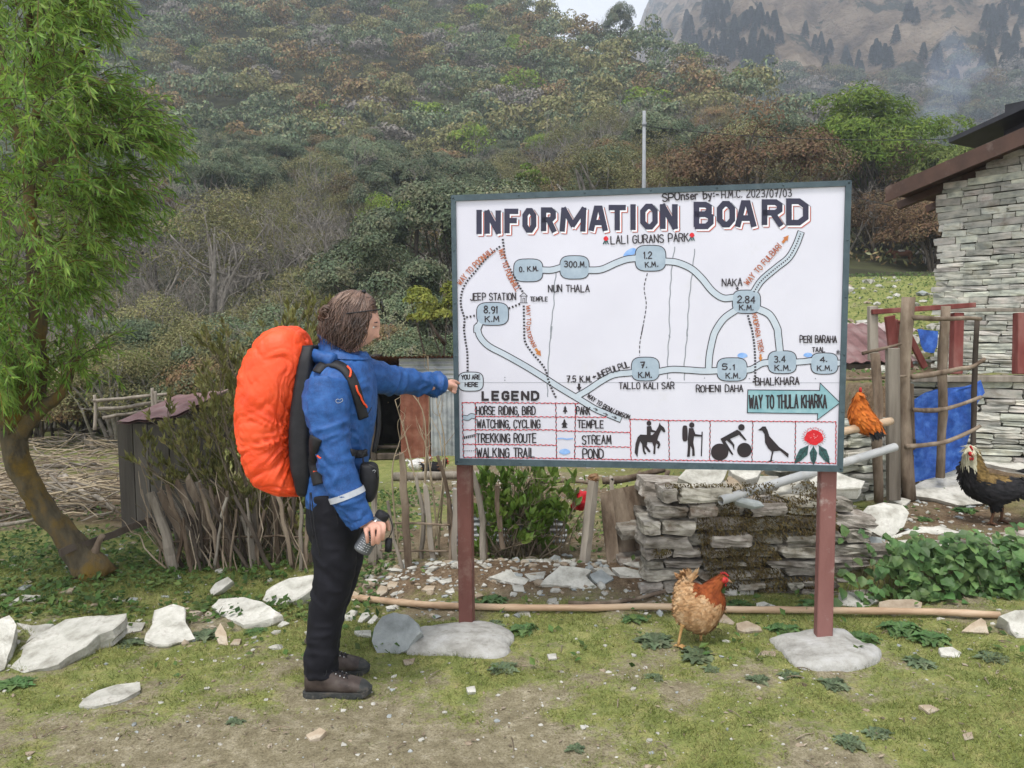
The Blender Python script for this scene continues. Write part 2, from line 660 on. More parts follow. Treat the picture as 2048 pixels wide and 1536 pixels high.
_cols = np.sinh(np.linspace(-1, 1, 460) * 1.5) / np.sinh(1.5) * 1.75
_rows = np.concatenate([np.linspace(-5, 1.6, 14), np.linspace(1.7, 5.6, 170)[0:], 5.6 + (Y_SPLIT - 5.6) * np.linspace(0, 1, 90)[1:] ** 1.4])
_rows2 = Y_SPLIT + (330 - Y_SPLIT) * np.linspace(0, 1, 170) ** 1.5
def land(rows, name, m, far):
    yy, cc = np.meshgrid(rows, _cols, indexing='ij')
    xx = cc * (np.maximum(yy, 1.6) + 2.5)
    zz = gz(xx, yy)
    V = np.stack([xx, yy, zz], -1).reshape(-1, 3)
    me = np_mesh(name, V, [grid_faces(len(rows), len(_cols))], m, None, True)
    if not far:
        g, s = green_of(V[:, 0], V[:, 1])
        set_attr(me, 'green', g)
        set_attr(me, 'soil', s)
    return tag(link(name, me), kind='structure')
land(_rows, 'ground', ground_material('turf_and_earth', False), False)
land(_rows2, 'hillside', ground_material('forest_floor', True), True)

# the high grassy mountain beyond
_ma = np.array([-.3, .0, .10, .15, .17, .20, .26, .35, .5, .8, 1.2])
_mT = np.array([520, 460, 330, 165, 78, -20, -150, -280, -380, -460, -520])
def mountain_z(a, y):
    zc = CAM[2] + (641 - np.interp(a, _ma, _mT)) / FPX * 720
    zb = CAM[2] + (641 - np.interp(a, [-.3, .1, .25, .45, 1.2], [560, 420, 330, 330, 360])) / FPX * 230
    t = np.clip((y - 230) / 490, 0, 1.3)
    z = zb + (zc - zb) * t ** 1.12
    x = a * y
    q = np.stack([x, y, 0 * x], 1)
    rid = 1 - np.abs(vnoise(np.stack([x * .017 + .25 * q[:, 1] * .01, y * .004, 0 * x], 1), 41))
    rid2 = 1 - np.abs(vnoise(np.stack([x * .05 + y * .01, y * .018, 0 * x], 1), 43))
    return z + sst(0, .25, t) * ((rid - .6) * 34 + (rid2 - .6) * 16 + 14 * fbm(q * .03, 45, 4) + 9 * (1 - np.abs(fbm(q * .045 + 7, 47, 4)) * 3))
_mr = np.linspace(215, 880, 200)
_mc = np.linspace(-.15, 1.1, 420)
_yy, _cc = np.meshgrid(_mr, _mc, indexing='ij')
_zz = mountain_z(_cc.ravel(), _yy.ravel()).reshape(_yy.shape)
_V = np.stack([_cc * _yy, _yy, _zz], -1).reshape(-1, 3)
m_mount = mat('dry_mountain_grass', (.08, .06, .042), (.22, .165, .115), (.33, .26, .19), scale=.05, det=13, rough=1, spec=0, bump=1.0, bscale=.14, bdist=11,
              lo=.33, hi=.66, dirt=(.045, .050, .036), dscale=.045, dlo=.54, dhi=.58)
tag(link('mountain', np_mesh('mountain', _V, [grid_faces(200, 420)], m_mount, None, True)), kind='structure')

# pale overcast air: one box round the whole scene, the sky outside it
hz = MB()
hz.add(*box((150, 430, 205), (2400, 960, 470)))
m_haze = bpy.data.materials.new('haze_air')
m_haze.use_nodes = True
_n = m_haze.node_tree
_n.nodes.clear()
_o = _n.nodes.new('ShaderNodeOutputMaterial')
_p = _n.nodes.new('ShaderNodeVolumePrincipled')
_p.inputs['Color'].default_value = (.80, .88, 1.0, 1)
_p.inputs['Density'].default_value = .00082
_p.inputs['Anisotropy'].default_value = .2
_n.links.new(_p.outputs[0], _o.inputs['Volume'])
tag(hz.build('haze', m_haze), 'thin pale blue haze over the forest and mountain', 'haze', kind='stuff')
# ------------------------------------------------------------------ forest
m_bark = mat('forest_bark', (0.042, 0.034, 0.025), (0.105, 0.087, 0.067), scale=9, bump=.5, bscale=30, stretch=(1, 1, .25))
m_bare = mat('bare_grey_wood', (0.130, 0.114, 0.094), (0.273, 0.247, 0.215), scale=6, bump=.2)
m_rhodo = mat('rhododendron_leaves', (0.062, 0.090, 0.046), (0.107, 0.139, 0.071), (0.187, 0.178, 0.098), scale=1.1, island=.45, hue=.03, objr=.28, rough=.6, spec=.35, trans=.12)
m_brownleaf = mat('brownish_leaves', (0.113, 0.091, 0.043), (0.174, 0.136, 0.064), (0.212, 0.129, 0.068), scale=1.1, island=.45, hue=.025, objr=.25, rough=.75, trans=.15)
m_olive = mat('olive_leaves', (0.113, 0.118, 0.048), (0.181, 0.174, 0.076), (0.227, 0.197, 0.091), scale=1.1, island=.4, hue=.025, objr=.25, rough=.75, trans=.2)
m_fresh = mat('fresh_green_leaves', (0.110, 0.171, 0.024), (0.176, 0.248, 0.039), (0.242, 0.297, 0.055), scale=1.0, island=.35, hue=.02, objr=.15, rough=.7, trans=.35)
m_rust = mat('rust_brown_leaves', (.098, .062, .034), (.15, .092, .050), (.13, .108, .058), scale=1.2, island=.4, hue=.02, objr=.2, rough=.8, trans=.15)
m_conifer = mat('dark_fir_needles', (0.028, 0.042, 0.034), (0.050, 0.070, 0.053), scale=1.5, island=.35, objr=.3, rough=.9, trans=.05)

def dome_tree(seed, clumps=24, per=120, Rr=2.4, Ht=4.6, leaf=.27, lw=.14, cr=.75, stems=3, up=.35, squash=.75):
    """rounded crown of leaf clumps on a few crooked stems; returns crown MB, trunk MB"""
    g = np.random.default_rng(seed)
    crown, trunk = MB(), MB()
    d = rand_dirs(clumps * 3, g)
    d = d[d[:, 2] > -.25][:clumps]
    rad = g.uniform(.55, 1.0, len(d)) ** .6
    rough_ = 1 + .35 * vnoise(d * 1.7 + seed, seed)
    C = d * (rad * rough_)[:, None] * np.array([Rr, Rr, Rr * squash]) + np.array([0, 0, Ht - Rr * squash])
    for k, c in enumerate(C):
        n = int(per * g.uniform(.7, 1.3))
        u = rand_dirs(n, g)
        u[:, 2] = np.abs(u[:, 2]) * 1.0 - .35 * g.random(n)
        r = cr * g.uniform(.75, 1.25)
        q = c + u * r * g.uniform(.86, 1.04, n)[:, None] * np.array([1.08, 1.08, .85])
        out = unit(u * .8 + unit(c - np.array([0, 0, Ht - Rr * squash])) * .35 + g.normal(size=(n, 3)) * .33 + np.array([0, 0, up * .6]))
        t = unit(np.cross(out, rand_dirs(n, g)))
        crown.add(*leaves(q - t * leaf * .5, t, out, leaf * g.uniform(.6, 1.3, n), lw * g.uniform(.7, 1.3, n), .15))
    for s in range(stems):
        tgt = C[g.integers(len(C))]
        mid = np.array([tgt[0] * .35 + g.normal() * .25, tgt[1] * .35 + g.normal() * .25, tgt[2] * .5])
        p = smooth_path([(g.normal() * .12, g.normal() * .12, -.4), mid, tgt], 9)
        trunk.add(*tube(p, np.linspace(.13, .03, 9) * Rr / 2.2, 6, seed=seed + s, jit=.3))
        for q in range(3):
            b = p[3 + q]
            e = C[g.integers(len(C))]
            if np.linalg.norm(e - b) < Rr * 1.4:
                trunk.add(*tube(smooth_path([b, (b + e) / 2 + g.normal(size=3) * .15, e], 6), np.linspace(.05, .015, 6), 5))
    return crown, trunk

def bare_tree(seed, Ht=4.5, spread=.55, r0=.09, depth=4, n0=3, tw=1.0, thin=.008):
    g = np.random.default_rng(seed)
    mb = MB()
    def grow(p, d, L, r, k):
        n = 5
        pts = [p]
        for i in range(n):
            d = unit(d + g.normal(size=3) * .16 + np.array([0, 0, .06]))
            pts.append(pts[-1] + d * L / n)
        pts = np.array(pts)
        mb.add(*tube(pts, np.linspace(r, max(r * .55, thin), n + 1), 5 if k > 2 else 3, cap=False))
        if k == 0: return
        for i in range(3 if k > 1 else int(4 * tw)):
            b = pts[g.integers(2, n + 1)]
            nd = unit(d + rand_dirs(1, g)[0] * (.75 if k > 1 else .9) * spread * 1.6)
            grow(b, nd, L * g.uniform(.5, .8), max(r * .5, thin), k - 1)
    for i in range(n0):
        a = g.uniform(0, 6.28)
        grow(np.array([g.normal() * .1, g.normal() * .1, -.3]), unit(np.array([math.cos(a) * spread * .7, math.sin(a) * spread * .7, 1])), Ht * .42, r0, depth)
    return mb

def conifer(seed, Ht=11.0, Rr=3.3, n=1700):
    g = np.random.default_rng(seed)
    crown, trunk = MB(), MB()
    t = g.random(n) ** .75
    a = g.uniform(0, 6.28, n)
    lay = .75 + .25 * np.sin(t * 55 + seed)
    r = (1 - t) ** .8 * Rr * lay * g.uniform(.35, 1.0, n) ** .5 * (1 + .2 * np.sin(a * 3 + seed))
    z = .9 + t * (Ht - .9) - r * .22
    C = np.stack([r * np.cos(a), r * np.sin(a), z], 1)
    T = np.stack([np.cos(a), np.sin(a), -.25 + g.normal(size=n) * .2], 1)
    crown.add(*leaves(C, T, np.stack([0 * a, 0 * a, 1 + 0 * a], 1) + g.normal(size=(n, 3)) * .5, .9, .5, -.1))
    trunk.add(*tube([(0, 0, -1), (0, 0, Ht * .95)], [.22, .03], 6))
    return crown, trunk

def proto(name, crown, cm, trunk, tm, label, cat, group):
    t = thing(name, label, cat, group=group)
    if trunk is not None: trunk.build('trunk', tm, t, True)
    if crown is not None: crown.build('crown', cm, t)
    return t

FG = 'forest trees on the hillside'
KIND = {
    'rhodo': [proto('rhododendron_tree', *(lambda c, t: (c, m_rhodo, t, m_bark))(*dome_tree(100 + k, 30, 520, leaf=.15, lw=.062)), 'dark evergreen tree with a rounded leathery crown on the forested hillside', 'tree', FG) for k in range(4)],
    'brown': [proto('brown_leaved_tree', *(lambda c, t: (c, m_brownleaf, t, m_bark))(*dome_tree(120 + k, 26, 330, 2.0, 4.2, .13, .06, .68)), 'brownish bushy tree among the evergreens on the forested hillside', 'tree', FG) for k in range(2)],
    'olive': [proto('olive_shrub_tree', *(lambda c, t: (c, m_olive, t, m_bare))(*dome_tree(130 + k, 28, 210, 1.9, 4.4, .12, .045, .75, 6, .5, .95)), 'thin olive green tree with fine foliage on the forested hillside', 'tree', FG) for k in range(2)],
    'fresh': [proto('fresh_green_tree', *(lambda c, t: (c, m_fresh, t, m_bark))(*dome_tree(140, 24, 260, 1.5, 3.6, .11, .045, .58)), 'bright fresh green tree standing out on the forested hillside', 'tree', FG)],
    'rust': [proto('rust_brown_tree', *(lambda c, t: (c, m_rust, t, m_bark))(*dome_tree(150, 26, 330, 2.0, 3.8, .13, .06, .68)), 'rust brown leaved bushy tree low on the forested hillside', 'tree', FG)],
    'bare': [proto('bare_tree', None, None, bare_tree(160 + k, 5.2, .6, .075, 4, 4), m_bare, 'leafless grey tree with fine twigs on the forested hillside', 'tree', FG) for k in range(2)],
}
_used = {}
def plant(kind, x, y, s, dz=0.0):
    k = random.randrange(len(KIND[kind]))
    p = KIND[kind][k]
    loc = (x, y, float(gz(x, y)) + dz)
    if (kind, k) not in _used:
        _used[kind, k] = 1
        p.location, p.rotation_euler, p.scale = loc, (0, 0, random.uniform(0, 6.28)), (s, s, s)
        return p
    return dup(p, None, loc, random.uniform(0, 6.28), s)

# low-detail crowns for the far part of the forest, which reads as one mass
def far_template(seed, n=620, Rr=2.35, Ht=5.3):
    g = np.random.default_rng(seed)
    mb = MB()
    d = rand_dirs(60, g)
    d = d[d[:, 2] > -.2][:18]
    C = d * g.uniform(.6, 1, len(d))[:, None] * np.array([Rr, Rr, Rr * .85]) + np.array([0, 0, Ht - Rr * .85])
    per = n // len(C)
    for c in C:
        u = rand_dirs(per, g)
        u[:, 2] = np.abs(u[:, 2]) * .9 - .2
        q = c + u * .95 * np.array([1.0, 1.0, .85])
        out = unit(u + g.normal(size=(per, 3)) * .3 + np.array([0, 0, .2]))
        t = unit(np.cross(out, rand_dirs(per, g)))
        mb.add(*leaves(q - t * .2, t, out, .40 * g.uniform(.6, 1.2, per), .25, .12))
    return mb.data()[0], np.vstack(mb.data()[1])
FT = [far_template(200 + k) for k in range(5)]
def merge_far(name, pts, mats, mix, seed, smin, smax, label, zfun):
    g = np.random.default_rng(seed)
    mb = MB()
    for x, y in pts:
        V, F = FT[g.integers(len(FT))]
        a = g.uniform(0, 6.28)
        s = g.uniform(smin, smax)
        c_, s_ = math.cos(a) * s, math.sin(a) * s
        W = np.stack([V[:, 0] * c_ - V[:, 1] * s_ + x, V[:, 0] * s_ + V[:, 1] * c_ + y, V[:, 2] * s * g.uniform(.8, 1.25) + zfun(x, y)], 1)
        mb.add(W, F, int(g.choice(len(mats), p=mix)))
    o = mb.build(name, mats)
    return tag(o, label, 'forest', kind='stuff')

def scatter(y0, y1, amax, n, gap, seed, amin=None):
    """positions spread over the fan in front of the camera, at least gap(y) apart"""
    g = np.random.default_rng(seed)
    amin = -amax if amin is None else amin
    cell, out = {}, []
    for _ in range(n):
        y = math.sqrt(g.uniform(y0 * y0, y1 * y1))
        x = g.uniform(amin, amax) * y
        d = gap(y)
        k = (int(x // 6), int(y // 6))
        ok = True
        for i in (-1, 0, 1):
            for j in (-1, 0, 1):
                for (qx, qy) in cell.get((k[0] + i, k[1] + j), ()):
                    if (qx - x) ** 2 + (qy - y) ** 2 < d * d:
                        ok = False
        if ok:
            cell.setdefault(k, []).append((x, y))
            out.append((x, y))
    return out

def kind_at(x, y, g):
    """patches of one kind, as in the photograph: evergreens low on the left, brown and grey higher up"""
    q = np.array([[x * .06, y * .06, 0]])
    v = float(fbm(q, 61, 2)[0]) + g.normal() * .13
    a = x / y
    if a > .08 and y < 42 and g.random() < .5: return 'rust' if g.random() < .6 else 'brown'
    if g.random() < .035: return 'fresh'
    if v < -.09: return 'bare' if g.random() < .6 else 'olive'
    if v < .02: return g.choice(['olive', 'olive', 'brown', 'bare'])
    if g.random() < .12: return 'bare'
    if v > .2 and g.random() < .4: return 'brown'
    return 'rhodo'

_pts = scatter(19, 215, .86, 60000, lambda y: 2.9 if y < 60 else 3.3, 5)
_pts = [(x, y) for x, y in _pts if not (x > 1.8 and y < 30) and y < np.interp(x / y, _ra, _ry) + 4]
_pts.sort(key=lambda p: p[1])
_near = [p for p in _pts if abs(p[0] / p[1]) < .66 + 2.2 / p[1]][:285]
_ns = set(_near)
_far = [p for p in _pts if p not in _ns and p[1] > _near[-1][1] - 8]
_g = np.random.default_rng(77)
for x, y in _near:
    k = kind_at(x, y, _g)
    s = _g.uniform(.7, 1.3)
    if y < 27: s *= .72
    plant(k, x, y, s, -.1)
merge_far('forest', _far, [m_rhodo, m_brownleaf, m_olive, m_fresh, m_bare], [.46, .15, .20, .045, .145], 81, .7, 1.3,
          'dense mixed forest of rounded crowns covering the upper hillside', lambda x, y: float(gz(x, y)) - .3)
# woods along the foot of the far mountain
_p2 = scatter(228, 282, .8, 12000, lambda y: 4.6, 6, .05)
merge_far('forest', _p2, [m_rhodo, m_brownleaf, m_olive, m_conifer, m_bare], [.38, .22, .15, .13, .12], 83, 1.3, 2.1,
          'bluish woods along the foot of the bare mountain', lambda x, y: float(mountain_z(np.array([x / y]), np.array([y]))[0]) - .8)
# low scrub between the forest trunks
_g = np.random.default_rng(91)
n = 26000
_y = np.sqrt(_g.uniform(17.5 ** 2, 75 ** 2, n))
_x = _g.uniform(-.78, .78, n) * _y
_k = ~((_x > 1.6) & (_y < 27))
_x, _y = _x[_k], _y[_k]
_b = fbm(np.stack([_x * .35, _y * .35, 0 * _x], 1), 93, 3)
_k = _b > -.12
_x, _y = _x[_k], _y[_k]
n = len(_x)
mb = MB()
_c = np.stack([_x, _y, gz(_x, _y) + _g.uniform(0, .8, n) ** 1.5], 1)
_t = unit(_g.normal(size=(n, 3)) * .6 + np.array([0, 0, .8]))
V, F = leaves(_c, _t, rand_dirs(n, _g) + np.array([0, -.6, .5]), _g.uniform(.12, .3, n), .1, .1)
sel = _g.random(n)
mb.add(V, [F[sel < .4]], 0)
mb.f[-1] -= 0
mb.f.append(F[(sel >= .4) & (sel < .75)]); mb.m.append(np.full(len(mb.f[-1]), 1, np.int32))
mb.f.append(F[sel >= .75]); mb.m.append(np.full(len(mb.f[-1]), 2, np.int32))
tag(mb.build('undergrowth', [m_olive, m_brownleaf, m_rhodo]), 'low tangled scrub covering the floor of the hillside forest', 'undergrowth', kind='stuff')

# firs on the bare mountain: groves and single trees
FIR = []
for k in range(2):
    c, t = conifer(300 + k)
    FIR.append(proto('fir_tree', c, m_conifer, t, m_bark, 'dark conical fir on the bare tan mountain slope', 'tree', 'firs on the far mountain'))
_firs = []
_g = np.random.default_rng(55)
for (x0, x1, y0, y1, n) in [(1370, 1420, 55, 120, 12), (1420, 1560, 30, 140, 46), (1400, 1460, 0, 50, 12), (1290, 1330, 45, 95, 7), (1500, 1545, 105, 150, 8), (1625, 1665, 85, 150, 6), (1690, 1745, 105, 160, 8), (1745, 1800, 85, 140, 7),
                            (1830, 1900, 110, 170, 7), (1960, 2048, 40, 170, 30), (1900, 2048, 120, 200, 16), (1780, 1880, 40, 60, 3), (1590, 1620, 60, 80, 2), (2010, 2047, 0, 40, 6)]:
    for _ in range(int(n * 1.15)):
        px, py = _g.uniform(x0, x1), _g.uniform(y0, y1)
        d = ray(px, py)
        t = np.linspace(235, 860, 1500)
        p = CAM + d * t[:, None]
        h = p[:, 2] - mountain_z(p[:, 0] / p[:, 1], p[:, 1])
        k = np.nonzero(h < 0)[0]
        if len(k): _firs.append(p[k[0]])
for i, p in enumerate(_firs):
    s = _g.uniform(.55, 1.1) * (1.0 if p[1] > 350 else .7)
    if i < 2:
        FIR[i].location = p - np.array([0, 0, .5])
        FIR[i].scale = (s, s, s)
    else:
        dup(FIR[i % 2], None, tuple(p - np.array([0, 0, .5])), _g.uniform(0, 6), s)
# two crooked trees against the sky on the ridge
for px, s in ((1207, 1.5), (1236, 1.75)):
    a = (px - 1024) / FPX
    yr = float(np.interp(a, _ra, _ry)) - 3
    o = plant('rhodo' if px > 1220 else 'bare', a * yr, yr, s)
    o.scale = (s * .6, s * .6, s)
    o['label'] = 'crooked sparse tree on the ridge against the sky, %s of two' % ('taller' if px > 1220 else 'shorter')
    del o['group']

for _k, _l in list(KIND.items()):
    for _i, _p in enumerate(_l):
        if (_k, _i) not in _used:
            for _c in list(_p.children): bpy.data.objects.remove(_c)
            bpy.data.objects.remove(_p)
# ------------------------------------------------------------------ the information board
from mathutils.geometry import tessellate_polygon
BL, BRt = P(907, 760, 4.0), P(1693, 760, 3.72)
_h = unit(np.array([BRt[0] - BL[0], BRt[1] - BL[1], 0]))
BN = np.array([_h[1], -_h[0], 0.0])                    # board normal, towards the camera
def Bp(pts, off=0.0):
    pts = np.asarray(pts, float).reshape(-1, 2)
    c = np.stack([(pts[:, 0] - 1024) / FPX, (768 - pts[:, 1]) / FPX, -np.ones(len(pts))], 1) @ CR.T
    q = BL + BN * 0
    t = ((q - CAM) @ BN) / (c @ BN)
    return CAM + c * t[:, None] + BN * off

def z1(*p): return [(880 + x / 4.6545, 350 + y / 4.6545) for x, y in p]
def z2(*p): return [(1300 + x / 4.6545, 350 + y / 4.6545) for x, y in p]
def z3(*p): return [(880 + x / 4.6545, 640 + y / 4.6545) for x, y in p]
def z4(*p): return [(1300 + x / 4.6545, 640 + y / 4.6545) for x, y in p]

FONT = {
 'A': [[(0,0),(2,6),(4,0)],[(.8,2.1),(3.2,2.1)]], 'B': [[(0,0),(0,6),(2.5,6),(3.5,5.4),(3.5,3.9),(2.5,3.2),(0,3.2)],[(2.5,3.2),(4,2.5),(4,.8),(2.8,0),(0,0)]],
 'C': [[(3.9,4.9),(3,5.9),(1.4,5.9),(.2,4.6),(.2,1.4),(1.4,.1),(3,.1),(3.9,1.1)]], 'D': [[(0,0),(0,6),(2.4,6),(4,4.6),(4,1.4),(2.4,0),(0,0)]],
 'E': [[(3.8,6),(0,6),(0,0),(3.8,0)],[(0,3.1),(3.2,3.1)]], 'F': [[(3.8,6),(0,6),(0,0)],[(0,3.1),(3.2,3.1)]],
 'G': [[(3.9,4.9),(3,5.9),(1.4,5.9),(.2,4.6),(.2,1.4),(1.4,.1),(3,.1),(3.9,1.1),(3.9,2.8),(2.3,2.8)]], 'H': [[(0,0),(0,6)],[(4,0),(4,6)],[(0,3.1),(4,3.1)]],
 'I': [[(.5,0),(.5,6)]], 'J': [[(3,6),(3,1.2),(2,0),(.8,0),(0,1)]], 'K': [[(0,0),(0,6)],[(3.8,6),(0,2.6)],[(1.3,3.6),(4,0)]], 'L': [[(0,6),(0,0),(3.6,0)]],
 'M': [[(0,0),(.5,6),(2.3,1.6),(4.1,6),(4.6,0)]], 'N': [[(0,0),(0,6),(4,0),(4,6)]], 'O': [[(1.4,0),(.1,1.4),(.1,4.6),(1.4,6),(2.6,6),(3.9,4.6),(3.9,1.4),(2.6,0),(1.4,0)]],
 'P': [[(0,0),(0,6),(2.8,6),(3.9,5.2),(3.9,3.7),(2.8,2.8),(0,2.8)]], 'R': [[(0,0),(0,6),(2.8,6),(3.8,5.2),(3.8,3.8),(2.8,3),(0,3)],[(2,3),(4,0)]],
 'S': [[(3.7,5.2),(2.8,6),(1.2,6),(.2,5.1),(.3,3.9),(3.6,2.3),(3.8,1),(2.8,0),(1.1,0),(.1,.9)]], 'T': [[(0,6),(4,6)],[(2,6),(2,0)]],
 'U': [[(0,6),(0,1.3),(1.3,0),(2.7,0),(4,1.3),(4,6)]], 'V': [[(0,6),(2,0),(4,6)]], 'W': [[(0,6),(1.2,0),(2.6,4.6),(4,0),(5.2,6)]], 'X': [[(0,0),(4,6)],[(0,6),(4,0)]],
 'Y': [[(0,6),(2,3),(4,6)],[(2,3),(2,0)]], 'Z': [[(0,6),(4,6),(0,0),(4,0)]],
 '0': [[(1.4,0),(.3,1.4),(.3,4.6),(1.4,6),(2.4,6),(3.5,4.6),(3.5,1.4),(2.4,0),(1.4,0)]], '1': [[(.3,4.8),(1.2,6),(1.2,0)]],
 '2': [[(.2,4.8),(1.2,6),(2.6,6),(3.6,5),(3.4,3.7),(0,0),(3.8,0)]], '3': [[(.3,5.6),(1.4,6),(2.8,5.8),(3.4,4.8),(2.6,3.4),(1.4,3.2)],[(2.6,3.3),(3.8,2.2),(3.4,.7),(2.2,0),(.2,.5)]],
 '4': [[(2.9,0),(2.9,6),(0,1.9),(3.9,1.9)]], '5': [[(3.5,6),(.6,6),(.3,3.3),(2.4,3.7),(3.6,2.6),(3.4,.9),(2,0),(.1,.5)]],
 '7': [[(0,6),(3.8,6),(1.5,0)],[(1,3),(3.2,3)]], '8': [[(2,3.2),(.5,4.2),(.6,5.4),(1.5,6),(2.5,6),(3.4,5.4),(3.5,4.2),(2,3.2),(.2,2),(.3,.8),(1.4,0),(2.6,0),(3.7,.8),(3.8,2),(2,3.2)]],
 '9': [[(3.6,3.8),(2.4,2.8),(1,3),(.2,4.3),(.8,5.7),(2.2,6),(3.5,5.2),(3.6,3.6),(3,1.2),(1.4,0)]],
 '.': [[(.3,0),(.7,.5)]], ',': [[(.6,.6),(.1,-1)]], ':': [[(.3,1),(.7,1.5)],[(.3,3.6),(.7,4.1)]], '-': [[(.2,2.6),(2,2.6)]], '/': [[(0,-.8),(2.6,6.6)]],
 'n': [[(0,0),(0,4)],[(0,3),(1.2,4),(2.4,3.4),(2.6,0)]], 's': [[(2.4,3.6),(1.4,4.1),(.4,3.5),(.6,2.6),(2.3,1.5),(2.2,.4),(1,-.1),(0,.5)]], 'e': [[(.2,2.1),(2.6,2.3),(2.4,3.5),(1.3,4.1),(.3,3.2),(.1,1.2),(1,0),(2.6,.5)]],
 'r': [[(0,0),(0,4)],[(0,2.7),(1,3.9),(2.1,3.9)]], 'b': [[(0,6),(0,0),(1.8,0),(2.8,1),(2.8,2.8),(1.8,3.7),(0,3.4)]], 'y': [[(0,4),(1.4,.6)],[(2.8,4),(.9,-1.8),(0,-1.7)]],
}
GW = {'I': 1.0, '1': 1.5, '.': 1.0, ',': .8, ':': 1.0, '-': 2.2, '/': 2.6, 'M': 4.6, 'W': 5.2, 'n': 2.6, 's': 2.5, 'e': 2.6, 'r': 2.1, 'b': 2.8, 'y': 2.8, ' ': 2.2, 'J': 3.0}
_lay = [0]
_jg = np.random.default_rng(3)

def ribbon(mb, pts, w, off, mi=0, closed=False, taper=0.0, cap=.3):
    """a brush stroke through photograph pixels, laid on the board"""
    p = np.asarray(pts, float)
    if not closed and len(p) > 2:                          # a stroke that doubles back is painted as two
        d = unit(np.diff(p, axis=0))
        k = np.nonzero((d[1:] * d[:-1]).sum(1) < -.15)[0]
        if len(k):
            ribbon(mb, p[:k[0] + 2], w, off, mi, False, taper, cap)
            ribbon(mb, p[k[0] + 1:], w, off, mi, False, taper, cap)
            return
    if len(p) > 2:
        keep = np.concatenate([[True], np.linalg.norm(np.diff(p, axis=0), axis=1) > .05])
        p = p[keep]
    if len(p) < 2: return
    if closed and np.linalg.norm(p[0] - p[-1]) < .3: p = p[:-1]
    n = len(p)
    nxt = np.roll(p, -1, 0) - p
    prv = p - np.roll(p, 1, 0)
    if not closed:
        nxt[-1], prv[0] = prv[-1], nxt[0]
        p = p.copy()
        e0, e1 = unit(nxt[0]), unit(prv[-1])
        p[0] -= e0 * w * cap
        p[-1] += e1 * w * cap
    a, b = unit(prv), unit(nxt)
    na, nb_ = np.stack([-a[:, 1], a[:, 0]], 1), np.stack([-b[:, 1], b[:, 0]], 1)
    m = unit(na + nb_ + 1e-6)
    c = np.clip((m * na).sum(1), .55, 1)
    ww = (w * np.ones(n) / 2 / c)
    if taper: ww = ww * (1 - taper * _jg.random(n))
    L, Rr = p + m * ww[:, None], p - m * ww[:, None]
    _lay[0] += 1
    o = off + (_lay[0] % 40) * 4e-6
    V = np.vstack([Bp(L, o), Bp(Rr, o)])
    i = np.arange(n if closed else n - 1)
    j = (i + 1) % n
    mb.add(V, np.stack([i, i + n, j + n, j], 1), mi)

def fill(mb, pts, off, mi=0):
    p = [(float(x), float(y)) for x, y in pts]
    tri = tessellate_polygon([[Vector((x, y, 0)) for x, y in p]])
    _lay[0] += 1
    V = Bp(p, off + (_lay[0] % 40) * 4e-6)
    F = np.array(tri)
    nrm = np.cross(V[F[:, 1]] - V[F[:, 0]], V[F[:, 2]] - V[F[:, 0]])
    fl = nrm @ BN < 0
    F[fl] = F[fl][:, ::-1]
    mb.add(V, F, mi)

def circ(c, rx, ry=None, n=28, wob=0.0):
    a = np.linspace(0, 2 * np.pi, n, endpoint=False)
    ry = ry or rx
    return [(c[0] + rx * math.cos(t) * (1 + wob * math.sin(5 * t)), c[1] + ry * math.sin(t) * (1 + wob * math.cos(4 * t))) for t in a]

def rrect(p0, p1, rad=.42, n=6):
    (x0, y0), (x1, y1) = p0, p1
    cx, cy, hx, hy = (x0 + x1) / 2, (y0 + y1) / 2, (x1 - x0) / 2, (y1 - y0) / 2
    a = np.linspace(0, 2 * np.pi, 32, endpoint=False)
    e = 2 / 3.4
    return [(cx + hx * np.sign(math.cos(t)) * abs(math.cos(t)) ** e, cy + hy * np.sign(math.sin(t)) * abs(math.sin(t)) ** e) for t in a]

def write(mb, s, path, h, w, off, mi=0, box=None):
    """letters along a baseline path in photograph pixels"""
    p = smooth_path(path, 40) if len(path) > 2 else smooth_path(path, 40)
    d = np.concatenate([[0], np.cumsum(np.linalg.norm(np.diff(p, axis=0), axis=1))])
    adv = [GW.get(c, 4.0) for c in s]
    gap = 1.35
    tot = sum(adv) + gap * (len(s) - 1)
    k = d[-1] / tot
    u = 0.0
    for c, a in zip(s, adv):
        if c != ' ':
            mid = (u + a / 2) * k
            x, y = np.interp(mid, d, p[:, 0]), np.interp(mid, d, p[:, 1])
            x2, y2 = np.interp(mid + 2, d, p[:, 0]), np.interp(mid + 2, d, p[:, 1])
            x1, y1 = np.interp(mid - 2, d, p[:, 0]), np.interp(mid - 2, d, p[:, 1])
            t = unit(np.array([x2 - x1, y2 - y1]))
            t = t if np.isfinite(t).all() and np.abs(t).sum() > 0 else np.array([1.0, 0])
            nrm = np.array([t[1], -t[0]])
            jx, jy, js = _jg.normal() * .12, _jg.normal() * .12, 1 + _jg.normal() * .025
            for st in FONT[c]:
                q = np.array(st, float)
                cl = len(st) > 3 and st[0] == st[-1]
                if len(q) > 4 and c not in 'MNWE': q = (smooth_path(q, len(q) * 3))
                gx = (q[:, 0] - a / 2 + jx) * k
                gy = (q[:, 1] + jy) * h / 6 * js + _jg.normal(size=len(q)) * .008 * h
                ribbon(mb, np.array([x, y]) + gx[:, None] * t + gy[:, None] * nrm, w, off, mi, cl, .18)
        u += (a + gap)

